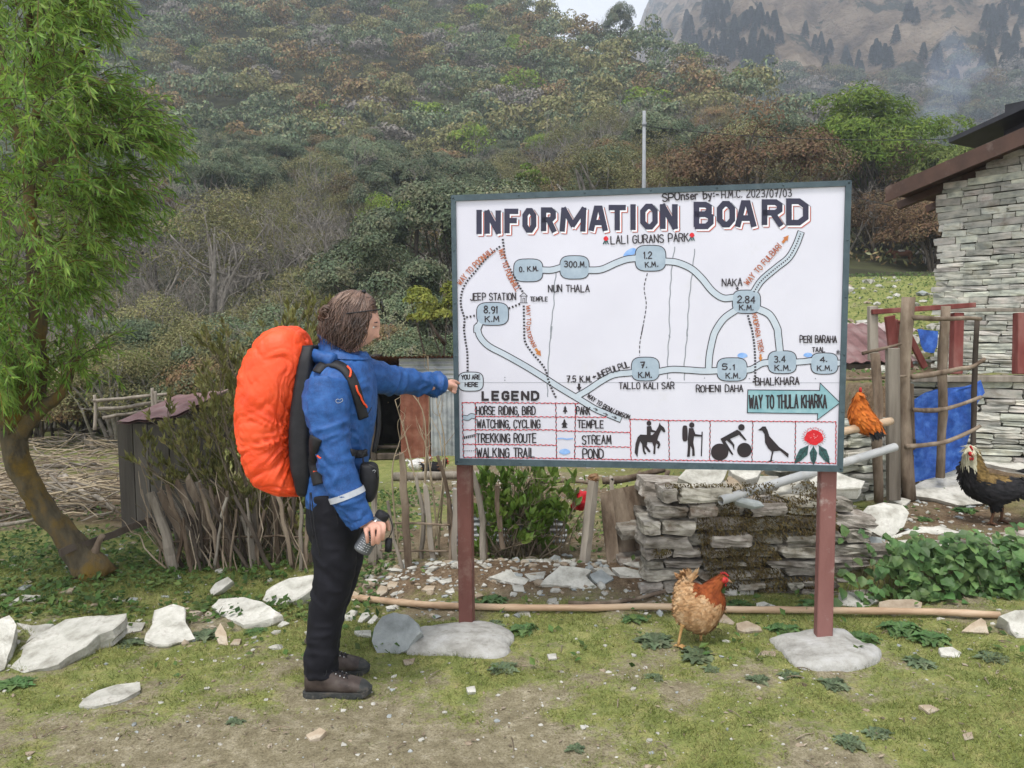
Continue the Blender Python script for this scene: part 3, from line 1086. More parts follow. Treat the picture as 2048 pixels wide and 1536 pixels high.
def dots(mb, path, step, L, w, off, mi=0):
    n = 200
    p = smooth_path(path, n)
    d = np.concatenate([[0], np.cumsum(np.linalg.norm(np.diff(p, axis=0), axis=1))])
    for u in np.arange(0, d[-1], step):
        e = min(u + L, d[-1])
        q = [(np.interp(v, d, p[:, 0]), np.interp(v, d, p[:, 1])) for v in (u, e)]
        if e - u > .5: ribbon(mb, q, w, off, mi, cap=0)

m_panel = mat('white_painted_sheet', (.545, .538, .60), (.585, .578, .64), scale=2.5, det=8, rough=.38, spec=.45, bump=.04, bscale=6, dirt=(.53, .52, .53), dscale=7, dlo=.6, dhi=.9)
m_frame = mat('slate_green_frame_paint', (.035, .058, .070), (.055, .085, .098), scale=18, rough=.5, spec=.4, bump=.15, bscale=60, dirt=(.11, .13, .14), dscale=30, dlo=.6, dhi=.8)
m_postpaint = mat('oxide_red_post_paint', (.10, .036, .028), (.16, .064, .052), scale=5, det=9, rough=.6, spec=.35, bump=.2, bscale=90, stretch=(1, 1, .3), dirt=(.24, .16, .13), dscale=9, dlo=.52, dhi=.8)
m_postdust = mat('faded_red_post_paint', (.17, .070, .062), (.24, .115, .10), scale=5, det=9, rough=.7, spec=.3, bump=.2, bscale=90, stretch=(1, 1, .3), dirt=(.36, .30, .27), dscale=9, dlo=.56, dhi=.72)
m_navy = mat('navy_sign_paint', (.010, .010, .030), (.016, .014, .042), rough=.35, spec=.4)
m_black = mat('black_sign_paint', (.012, .010, .013), (.022, .012, .016), scale=20, rough=.4, spec=.4)
m_road = mat('grey_blue_sign_paint', (.40, .455, .51), (.47, .52, .57), scale=12, rough=.4)
m_node = mat('blue_grey_sign_paint', (.27, .335, .40), (.34, .41, .475), scale=14, rough=.4)
m_white = mat('white_sign_paint', (.74, .74, .78), rough=.4)
m_redo = mat('orange_red_sign_paint', (.55, .10, .05), (.45, .08, .05), rough=.4)
m_brown = mat('brown_sign_paint', (.30, .075, .045), (.38, .13, .05), scale=30, rough=.4)
m_orange = mat('ochre_sign_paint', (.50, .22, .05), (.42, .13, .04), scale=30, rough=.4)
m_red = mat('red_sign_paint', (.50, .008, .015), (.60, .03, .04), scale=60, rough=.4)
m_blue = mat('pond_blue_sign_paint', (.16, .32, .64), (.28, .43, .70), scale=40, rough=.4)
m_teal = mat('teal_sign_paint', (.17, .33, .37), (.26, .42, .45), scale=18, rough=.4)
m_leaf = mat('dark_green_sign_paint', (.015, .055, .055), (.05, .12, .12), scale=60, rough=.4)
m_grey = mat('grey_sign_paint', (.22, .24, .26), rough=.5)

TL, TR, BRc, BLc = (903, 391), (1702, 361), (1685, 943), (911, 929)
mid_b = Bp([(1298, 935)])[0]
board = thing('information_board', 'large white hand painted information board with map on two red posts', 'information board', tuple(np.array([mid_b[0], mid_b[1], 0.0])))
mb = MB()
q = Bp([(905, 393), (1700, 363), (1683, 941), (913, 927)], 0)
q2 = q - BN * .004
mb.add(np.vstack([q, q2]), [np.array([(3, 2, 1, 0), (4, 5, 6, 7), (0, 1, 5, 4), (1, 2, 6, 5), (2, 3, 7, 6), (3, 0, 4, 7)])])
panel = part(mb, 'panel', m_panel, board)
# frame: four angle-iron bars with rivets
mb = MB()
def bar_px(a, b, c, d):
    q = Bp([a, b, c, d], .012)
    k = Bp([a, b, c, d], -.03)
    mb.add(np.vstack([q, k]), [np.array([(3, 2, 1, 0), (4, 5, 6, 7), (0, 1, 5, 4), (1, 2, 6, 5), (2, 3, 7, 6), (3, 0, 4, 7)])])
wl = 10
bar_px((903, 391), (1702, 361), (1690, 372.5), (912, 402.5))
bar_px((911, 929), (1685, 943), (1674, 930.5), (920, 916.5))
bar_px((902.6, 391.6), (912, 402.8), (920, 916.2), (910.8, 928.6))
bar_px((1702.4, 361.6), (1684.8, 942.6), (1674, 930), (1690, 372.8))
for a, b, n in (((906, 396), (1697, 366), 7), ((915, 923), (1680, 937), 7), ((907, 396), (915, 923), 6), ((1697, 366), (1680, 937), 6)):
    for k in range(n):
        t = k / (n - 1)
        c = Bp([(a[0] + (b[0] - a[0]) * t, a[1] + (b[1] - a[1]) * t)], .012)[0]
        mb.add(*blob(c, (.0055, .0055, .0055), 1, 0))
part(mb, 'frame', m_frame, board)

# posts stand behind the sheet
for (xa, xb, top, by, m, d) in ((908.5, 940, 420, 1271, m_postpaint, .022), (1643.5, 1680, 400, 1300, m_postdust, .022)):
    pa, pb = Bp([((xa + xb) / 2, 940)])[0], Bp([((xa + xb) / 2, top)])[0]
    wd = np.linalg.norm(Bp([(xa, 940)])[0] - Bp([(xb, 940)])[0]) * .9
    c = pa - BN * (d + wd / 2 + .012)
    rt = np.stack([_h, -BN, np.array([0, 0, 1.0])], 1)
    zb = float(gz(c[0], c[1])) - .12
    mb = MB()
    mb.add(*box((c[0], c[1], (zb + pb[2]) / 2), (wd, wd, pb[2] - zb), rt, .004))
    part(mb, 'post', m, board)

# ---- the painting
paint = MB()
MATS = [m_black, m_navy, m_road, m_node, m_white, m_redo, m_brown, m_orange, m_red, m_blue, m_teal, m_leaf, m_grey]
K_, NV, RD, ND, WH, RO, BRN, OR, RE, BU, TE, LF, GR = range(13)
O1, O2, O3, O4, O5 = .0012, .0020, .0028, .0036, .0044
# sheet seam
ribbon(paint, z3((160, 582), (1955, 582)) + z4((0, 582), (1760, 584)), .7, O1, GR)
for c in z3((604, 535), (604, 560)) + z4((185, 545), (507, 540), (925, 545), (1540, 545)):
    fill(paint, circ(c, 1.3, n=8), O1, GR)
# streams and walking trail
for s in (z1((1080, 910), (1065, 1050), (1060, 1200), (1040, 1350), (1030, 1520)) + z3((1040, 60), (1025, 200), (1010, 380), (1000, 600), (1005, 715)),
          z2((230, 670), (205, 850), (190, 1050), (180, 1250), (184, 1500)) + z4((178, 150), (165, 350), (165, 545)),
          z2((415, 690), (395, 900), (370, 1100), (355, 1300), (345, 1500)) + z4((348, 80), (340, 200), (320, 400), (322, 560))):
    p = smooth_path(s, 70)
    p[:, 0] += np.sin(np.arange(70) * .9) * .7
    ribbon(paint, p, 1.9, O1, GR)
dots(paint, z1((1930, 915), (1900, 1050), (1920, 1200), (1900, 1350), (1872, 1500)) + z3((1895, 30), (1862, 200), (1857, 330)), 9.5, 6, 1.8, O2, K_)
# roads and the numbered stops
roads = [(z1((950, 885), (1040, 885), (1130, 860)), 11), (z1((1375, 887), (1500, 880), (1640, 820), (1740, 785), (1835, 775)), 11.5),
         (z2((135, 803), (250, 815), (380, 870), (480, 960), (580, 1080), (680, 1145), (785, 1140)), 11.5),
         (z2((965, 1090), (1040, 980), (1180, 860), (1290, 770), (1360, 650), (1400, 545)), 11.5),
         (z2((810, 1250), (690, 1335), (610, 1450)) + z4((580, 190), (553, 330), (545, 455)), 11.5),
         (z2((990, 1240), (1110, 1300), (1180, 1420)) + z4((1192, 140), (1210, 310)), 12.5),
         (z4((70, 482), (200, 460), (350, 465), (500, 475), (640, 470)), 11), (z4((885, 468), (950, 455), (1040, 405), (1110, 395)), 10.5),
         (z4((1350, 392), (1430, 387), (1510, 377)), 10.5), (z4((1735, 402), (1762, 400)), 10),
         (z1((375, 1375), (345, 1450)) + z3((348, 60), (370, 150), (450, 240), (600, 320), (780, 420), (960, 530), (1100, 620), (1250, 710), (1350, 770), (1450, 830), (1560, 875), (1670, 920)), 10.5),
         (z3((1285, 705), (1380, 650), (1500, 570), (1620, 510), (1790, 490)), 10.5)]
nodes = [z1((690, 785), (955, 990)), z1((1120, 755), (1385, 965)), [(1271, 491.5), (1331, 541.5)], z2((770, 1075), (1025, 1285)), z1((345, 1190), (635, 1395)),
         z3((174, 488), (400, 658)), [(1263.5, 715), (1318, 761)], z4((625, 355), (900, 565)), z4((1100, 290), (1360, 495)), z4((1500, 310), (1745, 500))]
for c, rx, ry in ((z1((1768, 725))[0], 13, 9), (z4((860, 330))[0], 10.5, 5.2), (z4((1470, 325))[0], 9.5, 4.4)):
    fill(paint, [(c[0] + (x - c[0]) * .95 + (y - c[1]) * -.35 * (rx > 12), c[1] + (y - c[1]) + (x - c[0]) * -.25 * (rx > 12)) for x, y in circ(c, rx, ry, wob=.05)], O2, BU)
for p, w in roads: ribbon(paint, smooth_path(p, 46), w + 3.4, O2, K_)
for a, b in nodes: ribbon(paint, rrect(a, b), 3.4, O2 + .0002, K_, True)
for p, w in roads: ribbon(paint, smooth_path(p, 46), w, O3, RD)
for i, (a, b) in enumerate(nodes): fill(paint, rrect(a, b), O3 + .0002, RD if i == 5 else ND)
dots(paint, roads[3][0], 5.2, 2.8, 2.6, O4, K_)
ribbon(paint, z3((172, 582), (402, 582)), .6, O4, GR)
# trekking routes
for t, st in ((z1((585, 595), (595, 680), (610, 780), (650, 870), (700, 960), (740, 1040), (775, 1095)), 6.2),
              (z1((560, 665), (480, 730), (400, 810), (330, 900), (260, 980), (215, 1060), (195, 1150), (200, 1240), (228, 1330), (225, 1420)) + z3((222, 60), (235, 180), (255, 300), (258, 478)), 6.2),
              (z1((245, 1325), (345, 1305)), 7.2), (z1((640, 1242), (748, 1198)), 7),
              (z1((780, 1215), (785, 1450)) + z3((785, 150), (800, 220), (870, 320), (940, 400), (985, 470), (1010, 560), (1040, 640), (1080, 722)), 6.4),
              (z2((910, 1305), (940, 1420)) + z4((930, 20), (950, 100), (970, 230), (978, 380), (978, 510), (962, 582)), 6.0)):
    dots(paint, t, st, 3.4, 4.2, O4, K_)
part(paint, 'map_painting', MATS, board, parent=None)

for s, path, h, w, mi in (
    ('SPOnser by:-', z2((115, 243), (640, 212)), 14.5, 2.6, K_), ('H.M.C. 2023/07/03', z2((668, 214), (1318, 200)), 14.5, 2.0, K_),
    ('LALI GURANS PARK', [(1222, 488), (1377, 482.5)], 15.5, 2.2, K_),
    ('WAY TO POONHILL', z1((195, 1028), (330, 868), (518, 705)), 10.5, 1.7, BRN), ('WAY TO POONHILL', z1((546, 700), (575, 800), (630, 950), (712, 1088)), 9.5, 1.7, BRN),
    ('JEEP STATION', z1((285, 1166), (705, 1162)), 13.5, 2.0, K_), ('TEMPLE', z1((842, 1172), (1000, 1174)), 8.2, 1.7, K_), ('NUN THALA', z1((1010, 1087), (1390, 1086)), 13.5, 2.0, K_),
    ('WAY TO TATOPANI', z1((803, 1215), (812, 1400)) + z3((800, 60), (825, 170), (868, 258)), 7.5, 1.5, BRN),
    ('NAKA', z2((670, 1032), (855, 1032)), 14, 2.0, K_), ('WAY TO FULBARI', z2((912, 1028), (1050, 865), (1228, 668)), 11, 1.8, BRN), ('KHOPARA TREK', z2((952, 1297), (980, 1470)) + z4((985, 150), (1018, 305)), 9, 1.6, BRN),
    ('PERI BARAHA', z4((1397, 212), (1735, 208)), 13.5, 2.1, K_), ('TAAL', z4((1508, 296), (1628, 296)), 9.5, 1.7, K_), ('BHALKHARA', z4((982, 606), (1385, 600)), 14, 2.2, K_), ('ROHENI DAHA', z4((430, 670), (865, 666)), 13, 2.1, K_),
    ('TALLO KALI SAR', [(1238, 777.5), (1348, 777.5)], 12.5, 2.0, K_), ('7.5 K.M.', z3((1180, 577), (1412, 577)), 12, 2.1, K_), ('JHEPULPUL', z3((1468, 548), (1600, 490), (1768, 436)), 11.5, 2.0, K_),
    ('WAY TO BENI/JOMSOM', z3((1368, 716), (1450, 775), (1540, 832), (1640, 880), (1758, 925)), 8.5, 1.7, K_),
    ('HORSE RIDING, BIRD', z3((342, 880), (885, 880)), 15.5, 2.3, K_), ('WATCHING, CYCLING', z3((347, 1003), (930, 1004)), 16, 2.3, K_), ('TREKKING ROUTE', z3((342, 1138), (895, 1140)), 17, 2.4, K_),
    ('WALKING TRAIL', z3((347, 1272), (880, 1275)), 17.5, 2.4, K_), ('PARK', z3((1270, 876), (1395, 880)), 14.5, 2.2, K_), ('TEMPLE', z3((1282, 1001), (1522, 1004)), 14.5, 2.3, K_), ('STREAM', z3((1325, 1154), (1590, 1151)), 16.5, 2.3, K_),
    ('POND', z3((1332, 1284), (1520, 1281)), 17, 2.4, K_), ('WAY TO THULA KHARKA', z4((925, 820), (1640, 816)), 25, 3.0, K_),
    ('0. K.M.', z1((742, 903), (915, 893)), 9.5, 2.0, K_), ('300.M.', z1((1158, 856), (1362, 858)), 11, 2.1, K_), ('1.2', [(1287, 517), (1303.5, 517)], 12.5, 2.1, K_), ('K.M.', [(1291, 535), (1316, 533)], 10.5, 2.0, K_),
    ('2.84', z2((812, 1187), (975, 1192)), 13, 2.2, K_), ('K.M.', z2((832, 1255), (960, 1258)), 10, 2.0, K_), ('8.91', z1((412, 1285), (535, 1286)), 13, 2.3, K_), ('K.M', z1((422, 1366), (550, 1364)), 11, 2.1, K_),
    ('YOU ARE', z3((203, 552), (375, 549)), 8.2, 1.9, K_), ('HERE', z3((236, 617), (355, 619)), 7.8, 1.9, K_), ('7.', z3((1870, 445), (1930, 442)), 11, 2.4, K_), ('K.M.', z3((1848, 536), (1972, 534)), 11, 2.2, K_),
    ('5.1', z4((672, 458), (785, 462)), 10.5, 2.2, K_), ('K.M.', z4((707, 542), (838, 542)), 10, 2.0, K_), ('3.4', z4((1155, 392), (1258, 392)), 12, 2.1, K_), ('K.M.', z4((1162, 470), (1306, 470)), 10.5, 2.1, K_),
    ('4.', z4((1580, 390), (1650, 388)), 10, 2.1, K_), ('K.M.', z4((1555, 470), (1690, 470)), 10, 2.0, K_)):
    txt = MB()
    write(txt, s, path, h, w * 1.13, O5, mi)
    part(txt, 'lettering', MATS, board)

# headings in broad block letters with an orange drop line
head = MB()
FB = dict(FONT)
FB['A'] = [[(0, 0), (1.45, 6), (2.55, 6), (4, 0)], [(.9, 1.7), (3.1, 1.7)]]
FB['M'] = [[(0, 0), (.1, 6), (2, 1.2), (3.9, 6), (4, 0)]]
def block(c, x0, x1, top, base, w, slant=0.0):
    def one(dx, dy, ww, off, mi):
        for st in FB[c]:
            q = np.array(st, float)
            wid = 1.0 if c == 'I' else 4.0
            cl = st[0] == st[-1]
            if c in 'OGDBR' and len(q) > 4:
                q = np.array(q)
            sx = (x1 - x0 - w) / wid if c != 'I' else 0
            X = x0 + w / 2 + q[:, 0] * sx
            Y = base - w / 2 - q[:, 1] / 6 * (base - top - w)
            if len(q) <= 5 and not cl:                       # stems run the full height
                Y = np.where(q[:, 1] <= 0, base - w * .3 if q[0][1] != q[-1][1] or len(q) > 2 else Y, Y)
                Y = np.where((q[:, 1] >= 6) & (len(q) == 2) & (c != 'T'), top + w * .3, Y)
            ribbon(head, np.stack([X + dx + (base - Y) * slant, Y + dy], 1), ww, off, mi, cl)
    one(5.2, 3.0, w, O1, GR)
    one(4.2, 4.8, w, O2, RO)
    one(2.6, 3.4, w, O3, WH)
    one(0, 0, w, O4, NV)
def bl(x): return 468.5 - (x - 953) * (18.0 / 667)
def tp(x): return 420 - (x - 953) * (24.0 / 667)
for c, xa, xb in (('I', 340, 392), ('N', 415, 568), ('F', 600, 745), ('O', 765, 900), ('R', 940, 1085), ('M', 1112, 1355), ('A', 1385, 1562), ('T', 1560, 1740), ('I', 1772, 1828), ('O', 1860, 2030)):
    x0, x1 = 880 + xa / 4.6545, 880 + xb / 4.6545
    block(c, x0, x1, tp((x0 + x1) / 2), bl((x0 + x1) / 2), 10.8, .06 if c in 'M' else 0.0)
for c, xa, xb in (('N', 92, 258), ('B', 405, 592), ('O', 618, 795), ('A', 790, 990), ('R', 1038, 1240), ('D', 1265, 1475)):
    x0, x1 = 1300 + xa / 4.6545, 1300 + xb / 4.6545
    block(c, x0, x1, tp((x0 + x1) / 2), bl((x0 + x1) / 2), 11.5)
    if c in 'ND': part(head, 'heading', MATS, board); head = MB()
lg = z3((387, 752), (938, 752))
for k, c in enumerate('LEGEND'):
    w_ = (lg[1][0] - lg[0][0]) / 6
    x0 = lg[0][0] + k * w_
    for st in FB[c]:
        q = np.array(st, float)
        X, Y = x0 + 2.4 + q[:, 0] / 4 * (w_ - 7.6), lg[0][1] - 2.3 - q[:, 1] / 6 * 15.6
        ribbon(head, np.stack([X, Y], 1), 4.8, O4, K_, st[0] == st[-1])
part(head, 'heading', MATS, board)

# pictograms, arrows and the legend table
pic = MB()
def flush(nm):
    global pic
    part(pic, nm, MATS, board)
    pic = MB()
def wavy(a, b, w=1.5, mi=RE):
    n = max(6, int(np.linalg.norm(np.subtract(b, a)) / 2.2))
    t = np.linspace(0, 1, n)[:, None]
    p = np.array(a) * (1 - t) + np.array(b) * t
    d = unit(np.subtract(b, a))
    p = p + np.array([-d[1], d[0]]) * (np.sin(np.arange(n) * 1.25) * .7)[:, None]
    ribbon(pic, p, w, O2, mi)
    dots(pic, [tuple(p[i]) for i in range(0, n, 3)] if n > 8 else [tuple(p[0]), tuple(p[-1])], 7.5, 2.6, w * .9, O3, K_ if mi == RE else RE)
T = lambda x, y: z3((x, y))[0]
for a, b, mi in ((T(205, 768), T(1320, 776), RE), (T(330, 897), T(1080, 902), RE), (T(1080, 902), T(1550, 905), RE), (T(215, 1022), T(1080, 1022), RE), (T(1080, 1030), T(1768, 1047), RE), (T(218, 1155), T(1080, 1165), RE),
                 (T(1260, 1175), T(1768, 1183), RE), (T(220, 1277), T(1080, 1287), RE), (T(1080, 1287), T(1775, 1300), RE), (T(208, 768), T(220, 1277), K_), (T(330, 772), T(332, 1280), K_), (T(1078, 775), T(1086, 1287), K_), (T(1262, 778), T(1254, 1287), K_), (T(1770, 922), T(1778, 1300), RE)):
    wavy(a, b, 1.6, mi)
S4 = lambda x, y: z4((x, y))[0]
for a, b, mi in ((T(1770, 922), S4(175, 935), RE), (S4(175, 935), S4(1730, 948), RE), (T(1778, 1300), S4(560, 1308), RE), (S4(560, 1308), S4(1732, 1335), RE), (S4(172, 935), S4(180, 1300), K_), (S4(560, 938), S4(555, 1305), K_), (S4(957, 940), S4(948, 1312), K_), (S4(1355, 945), S4(1348, 1325), K_), (S4(1730, 948), S4(1728, 1335), RE)):
    wavy(a, b, 1.6, mi)
flush('legend_table')
ribbon(pic, smooth_path(z3((226, 908), (262, 912), (290, 892), (316, 896)), 12), 10.5, O2, K_)
ribbon(pic, smooth_path(z3((226, 908), (262, 912), (290, 892), (316, 896)), 12), 8, O3, ND)
for k in range(6): ribbon(pic, z3((228 + k * 18, 1104 - k * 4), (228 + k * 18, 1086 - k * 4)), 2.6, O3, K_)
dots(pic, z3((226, 1217), (320, 1217)), 4.4, 2.8, 1.3, O3, K_)
ribbon(pic, smooth_path(z3((1096, 1104), (1140, 1100), (1180, 1108), (1236, 1102)), 12), 2.4, O3, BU)
fill(pic, circ(z3((1161, 1225))[0], 11, 5.6, wob=.04), O3, BU)
fill(pic, z3((1165, 795), (1180, 825), (1173, 825), (1188, 855), (1170, 855), (1170, 872), (1160, 872), (1160, 855), (1143, 855), (1157, 825), (1150, 825)), O3, K_)
fill(pic, z3((1158, 918), (1172, 945), (1166, 945), (1190, 972), (1176, 972), (1176, 990), (1190, 1003), (1132, 1003), (1142, 990), (1142, 972), (1128, 972), (1152, 945), (1146, 945)), O3, K_)
flush('legend_symbols')
# temple drawn as a little house; the small one by the right edge
for a, b in (((742, 1128), (782, 1095)), ((782, 1095), (815, 1128)), ((742, 1128), (815, 1128)), ((755, 1128), (755, 1190)), ((803, 1128), (803, 1190)), ((742, 1190), (815, 1190)), ((772, 1190), (772, 1148)), ((772, 1148), (790, 1148)), ((790, 1148), (790, 1190))):
    ribbon(pic, z1(a, b), 1.2, O3, K_)
flush('temple_drawing')
for a, b in (((1733, 290), (1765, 290)), ((1736, 302), (1762, 302)), ((1730, 316), (1768, 316)), ((1742, 290), (1742, 318)), ((1757, 290), (1757, 318)), ((1749, 278), (1749, 290))):
    ribbon(pic, z4(a, b), 1.2, O3, K_)
flush('temple_drawing')
def arrow(a, b, w, mi, hw=2.6):
    a, b = np.array(a), np.array(b)
    d = unit(b - a)
    n = np.array([-d[1], d[0]])
    L = np.linalg.norm(b - a)
    m = b - d * min(L * .55, w * hw)
    fill(pic, [tuple(a + n * w / 2), tuple(m + n * w / 2), tuple(m + n * w * hw / 2), tuple(b), tuple(m - n * w * hw / 2), tuple(m - n * w / 2), tuple(a - n * w / 2)], O4, mi)
    flush('direction_arrow')
arrow(*z3((890, 265), (940, 335)), 5.2, OR, 2.3)
arrow(*z2((1232, 632), (1290, 560)), 5.0, OR, 2.2)
arrow(*z4((1028, 318), (1028, 385)), 4.2, OR, 2.0)
arrow(*z3((1295, 590), (1295, 662)), 4.4, K_, 2.4)
arrow(*z2((812, 1040), (812, 1074)), 3.0, K_, 2.6)
arrow(*z3((1452, 522), (1418, 536)), 3.0, K_, 2.2)
for a, b in (((1430, 822), (1468, 838)), ((1520, 866), (1562, 884)), ((1600, 898), (1645, 912))):
    ribbon(pic, z3(a, b), 1.2, O4, K_)
    ribbon(pic, z3((b[0] - 20, b[1] - 18), b, (b[0] - 24, b[1] + 8)), 1.2, O4 + .0002, K_)
    flush('direction_arrow')
big = z4((910, 650), (1578, 655), (1582, 585), (1768, 770), (1556, 930), (1560, 872), (905, 862))
fill(pic, big, O2, TE)
ribbon(pic, big, 1.6, O3, K_, True)
flush('large_arrow')
# flowers by the park's name
for c in (z1((1545, 592))[0], z2((390, 560))[0]):
    fill(pic, circ(c, 5, 4.6, 14, .12), O4, RE)
    for dx in (-4, 0, 4): fill(pic, [(c[0] - 1 + dx * .4, c[1] + 3), (c[0] + 1.2 + dx * .4, c[1] + 3), (c[0] + 1 + dx * 1.35, c[1] + 12), (c[0] - 1.6 + dx * 1.2, c[1] + 10)], O3, LF)
flush('flower_marks')
# horse and rider
fill(pic, circ(z3((1945, 960))[0], 4.7, 5.2, 18), O4, K_)
fill(pic, z3((1925, 990), (1965, 985), (1975, 1020), (2010, 1032), (2006, 1048), (1962, 1042), (1962, 1078), (1925, 1078)), O3, K_)
fill(pic, z3((1840, 1090), (1865, 1065), (1930, 1068), (1975, 1070), (2005, 1040), (2035, 985), (2044, 952), (2054, 975), (2085, 1000), (2100, 1035), (2085, 1047), (2060, 1022), (2045, 1050), (2030, 1090), (2022, 1118), (2042, 1130), (2052, 1160), (2037, 1196), (2020, 1190), (2030, 1160), (2012, 1148),
                 (2006, 1180), (2004, 1246), (1985, 1246), (1990, 1180), (1975, 1140), (1930, 1135), (1925, 1170), (1960, 1220), (1956, 1232), (1938, 1226), (1905, 1180), (1905, 1215), (1922, 1247), (1903, 1250), (1888, 1220), (1880, 1150), (1862, 1128), (1848, 1180), (1838, 1275), (1812, 1232), (1820, 1150)), O4, K_)
flush('pictogram')
# walker
fill(pic, circ(z4((388, 977))[0], 5.3, 5.6, 18), O4, K_)
fill(pic, rrect(*z4((300, 980), (350, 1130))), O3, K_)
fill(pic, z4((362, 1005), (402, 1005), (422, 1060), (486, 1070), (486, 1086), (410, 1082), (402, 1140), (412, 1190), (417, 1262), (393, 1266), (392, 1200), (376, 1170), (370, 1271), (344, 1273), (352, 1180), (350, 1110)), O4, K_)
ribbon(pic, z4((485, 1042), (478, 1264)), 2.4, O3, K_)
flush('pictogram')
# cyclist
fill(pic, circ(z4((648, 1228))[0], 17.6, 17, 30), O3, K_)
fill(pic, circ(z4((878, 1210))[0], 14.6, 14.6, 30), O3, K_)
fill(pic, circ(z4((850, 998))[0], 6.5, 6.5, 20), O4, K_)
fill(pic, z4((655, 1105), (810, 1020), (835, 1035), (900, 1118), (885, 1121), (830, 1068), (745, 1106), (785, 1160), (782, 1212), (766, 1165), (712, 1118), (702, 1130), (776, 1250), (764, 1256), (678, 1150)), O4, K_)
flush('pictogram')
# bird
fill(pic, z4((1003, 1025), (1030, 1005), (1045, 990), (1075, 990), (1095, 1030), (1110, 1080), (1200, 1180), (1290, 1245), (1285, 1280), (1210, 1215), (1150, 1222), (1142, 1250), (1132, 1304), (1160, 1311), (1085, 1318), (1118, 1304), (1134, 1225), (1100, 1195), (1070, 1140), (1065, 1060), (1045, 1030)), O4, K_)
flush('pictogram')
# red flower with three leaves
for a, b, c in (((1475, 1165), (1345, 1340), -38), ((1520, 1172), (1520, 1352), 0), ((1570, 1165), (1672, 1340), 38)):
    a_, b_ = np.array(z4(a)[0]), np.array(z4(b)[0])
    d = b_ - a_
    n = np.array([-d[1], d[0]]) * .2
    fill(pic, [tuple(a_), tuple(a_ + d * .35 + n), tuple(a_ + d * .7 + n * .7), tuple(b_), tuple(a_ + d * .7 - n * .7), tuple(a_ + d * .35 - n)], O3, LF)
    ribbon(pic, [tuple(a_), tuple(b_)], .9, O4, K_)
    for k in (.25, .4, .55, .7):
        for sgn in (1, -1): ribbon(pic, [tuple(a_ + d * k), tuple(a_ + d * (k + .13) + n * sgn * .75)], .5, O4 + .0001, K_)
fc = z4((1525, 1092))[0]
fill(pic, circ(fc, 18.5, 14.5, 30, .06), O4, RE)
for k in range(9):
    a = k * .698
    c = (fc[0] + 16 * math.cos(a), fc[1] - 2 + 13 * math.sin(a))
    ribbon(pic, circ(c, 5.5, 4.6, 12), .8, O5, RE, True)
    for j in (-.25, 0, .25): ribbon(pic, [(fc[0] + 21 * math.cos(a + j), fc[1] + 17 * math.sin(a + j)), (fc[0] + 25 * math.cos(a + j), fc[1] + 21 * math.sin(a + j))], .5, O3, K_)
for k in range(7):
    a, r = _jg.uniform(0, 6.28), _jg.uniform(1, 11)
    c = (fc[0] + r * math.cos(a), fc[1] + r * .8 * math.sin(a))
    ribbon(pic, [c, (c[0] + _jg.normal() * 2.2, c[1] + _jg.normal() * 1.6)], .55, O5 + .0003, WH)
flush('pictogram')

# concrete footings the posts are set in
m_conc = mat('rough_concrete', (.26, .25, .225), (.37, .36, .33), (.45, .44, .42), scale=9, det=12, rough=.95, spec=.1, bump=.9, bscale=30, bdist=.016, dirt=(.20, .185, .155), dscale=12, dlo=.58, dhi=.72)
def footing(out, ctr, label, hgt, seed):
    """a mound poured on the ground: outline in pixels on the ground, top near the post"""
    pts = smooth_path([gpt(*p) for p in out] + [gpt(*out[0])], 64)[:-1]
    c = gpt(*ctr)
    rings = []
    for t, z in ((1.02, -.06), (1.0, .012), (.93, .028), (.75, .5), (.5, .85), (.22, 1.0)):
        q = c + (pts - c) * t
        q = q.copy()
        g = gz(q[:, 0], q[:, 1])
        q[:, 2] = g + (z if z < .03 else .028 + (hgt - .028) * z)
        q += .034 * fbm(q * 9, seed, 5)[:, None] * np.array([1, 1, .55]) * (1 if t > .3 else .4)
        rings.append(q)
    mb = MB()
    mb.add(*loft(rings))
    o = mb.build('concrete_footing', m_conc, None, True)
    return tag(o, label, 'concrete footing', group='concrete footings under the board posts')
footing([(800, 1300), (830, 1265), (880, 1256), (950, 1252), (1010, 1262), (1024, 1290), (1012, 1312), (950, 1316), (870, 1313), (820, 1310)], (925, 1284), 'pale concrete footing of the left board post, beside an upright grey slab', .055, 3)
footing([(1540, 1280), (1570, 1272), (1620, 1264), (1680, 1266), (1730, 1290), (1762, 1312), (1745, 1332), (1690, 1344), (1610, 1340), (1572, 1318), (1556, 1296)], (1658, 1304), 'pale concrete footing of the right board post, flat and star shaped', .05, 5)
# ------------------------------------------------------------------ stone
m_slab = mat('pale_slate', (.28, .265, .225), (.48, .465, .41), (.60, .58, .525), scale=7, det=12, rough=.85, spec=.2, bump=.8, bscale=24, bdist=.014, objr=.16, dirt=(.20, .17, .13), dscale=6, dlo=.56, dhi=.74)
m_blueslab = mat('blue_grey_slate', (.20, .215, .21), (.30, .32, .315), (.40, .42, .41), scale=6, det=12, rough=.8, spec=.25, bump=.5, bscale=26, bdist=.008, objr=.12, dirt=(.16, .15, .12), dscale=7, dlo=.58, dhi=.75)
m_tanstone = mat('tan_stone', (.26, .20, .14), (.37, .30, .22), (.46, .41, .33), scale=8, det=12, rough=.9, spec=.15, bump=.5, bscale=30, bdist=.008, objr=.2, dirt=(.16, .11, .07), dscale=7, dlo=.55, dhi=.72)
m_wallstone = mat('dry_wall_stone', (.14, .125, .10), (.28, .255, .215), (.42, .39, .335), scale=9, det=12, rough=.9, spec=.15, bump=.8, bscale=26, bdist=.012, island=.33, hue=.02, stretch=(1, 1, 2.2), dirt=(.11, .08, .052), dscale=5, dlo=.53, dhi=.68)
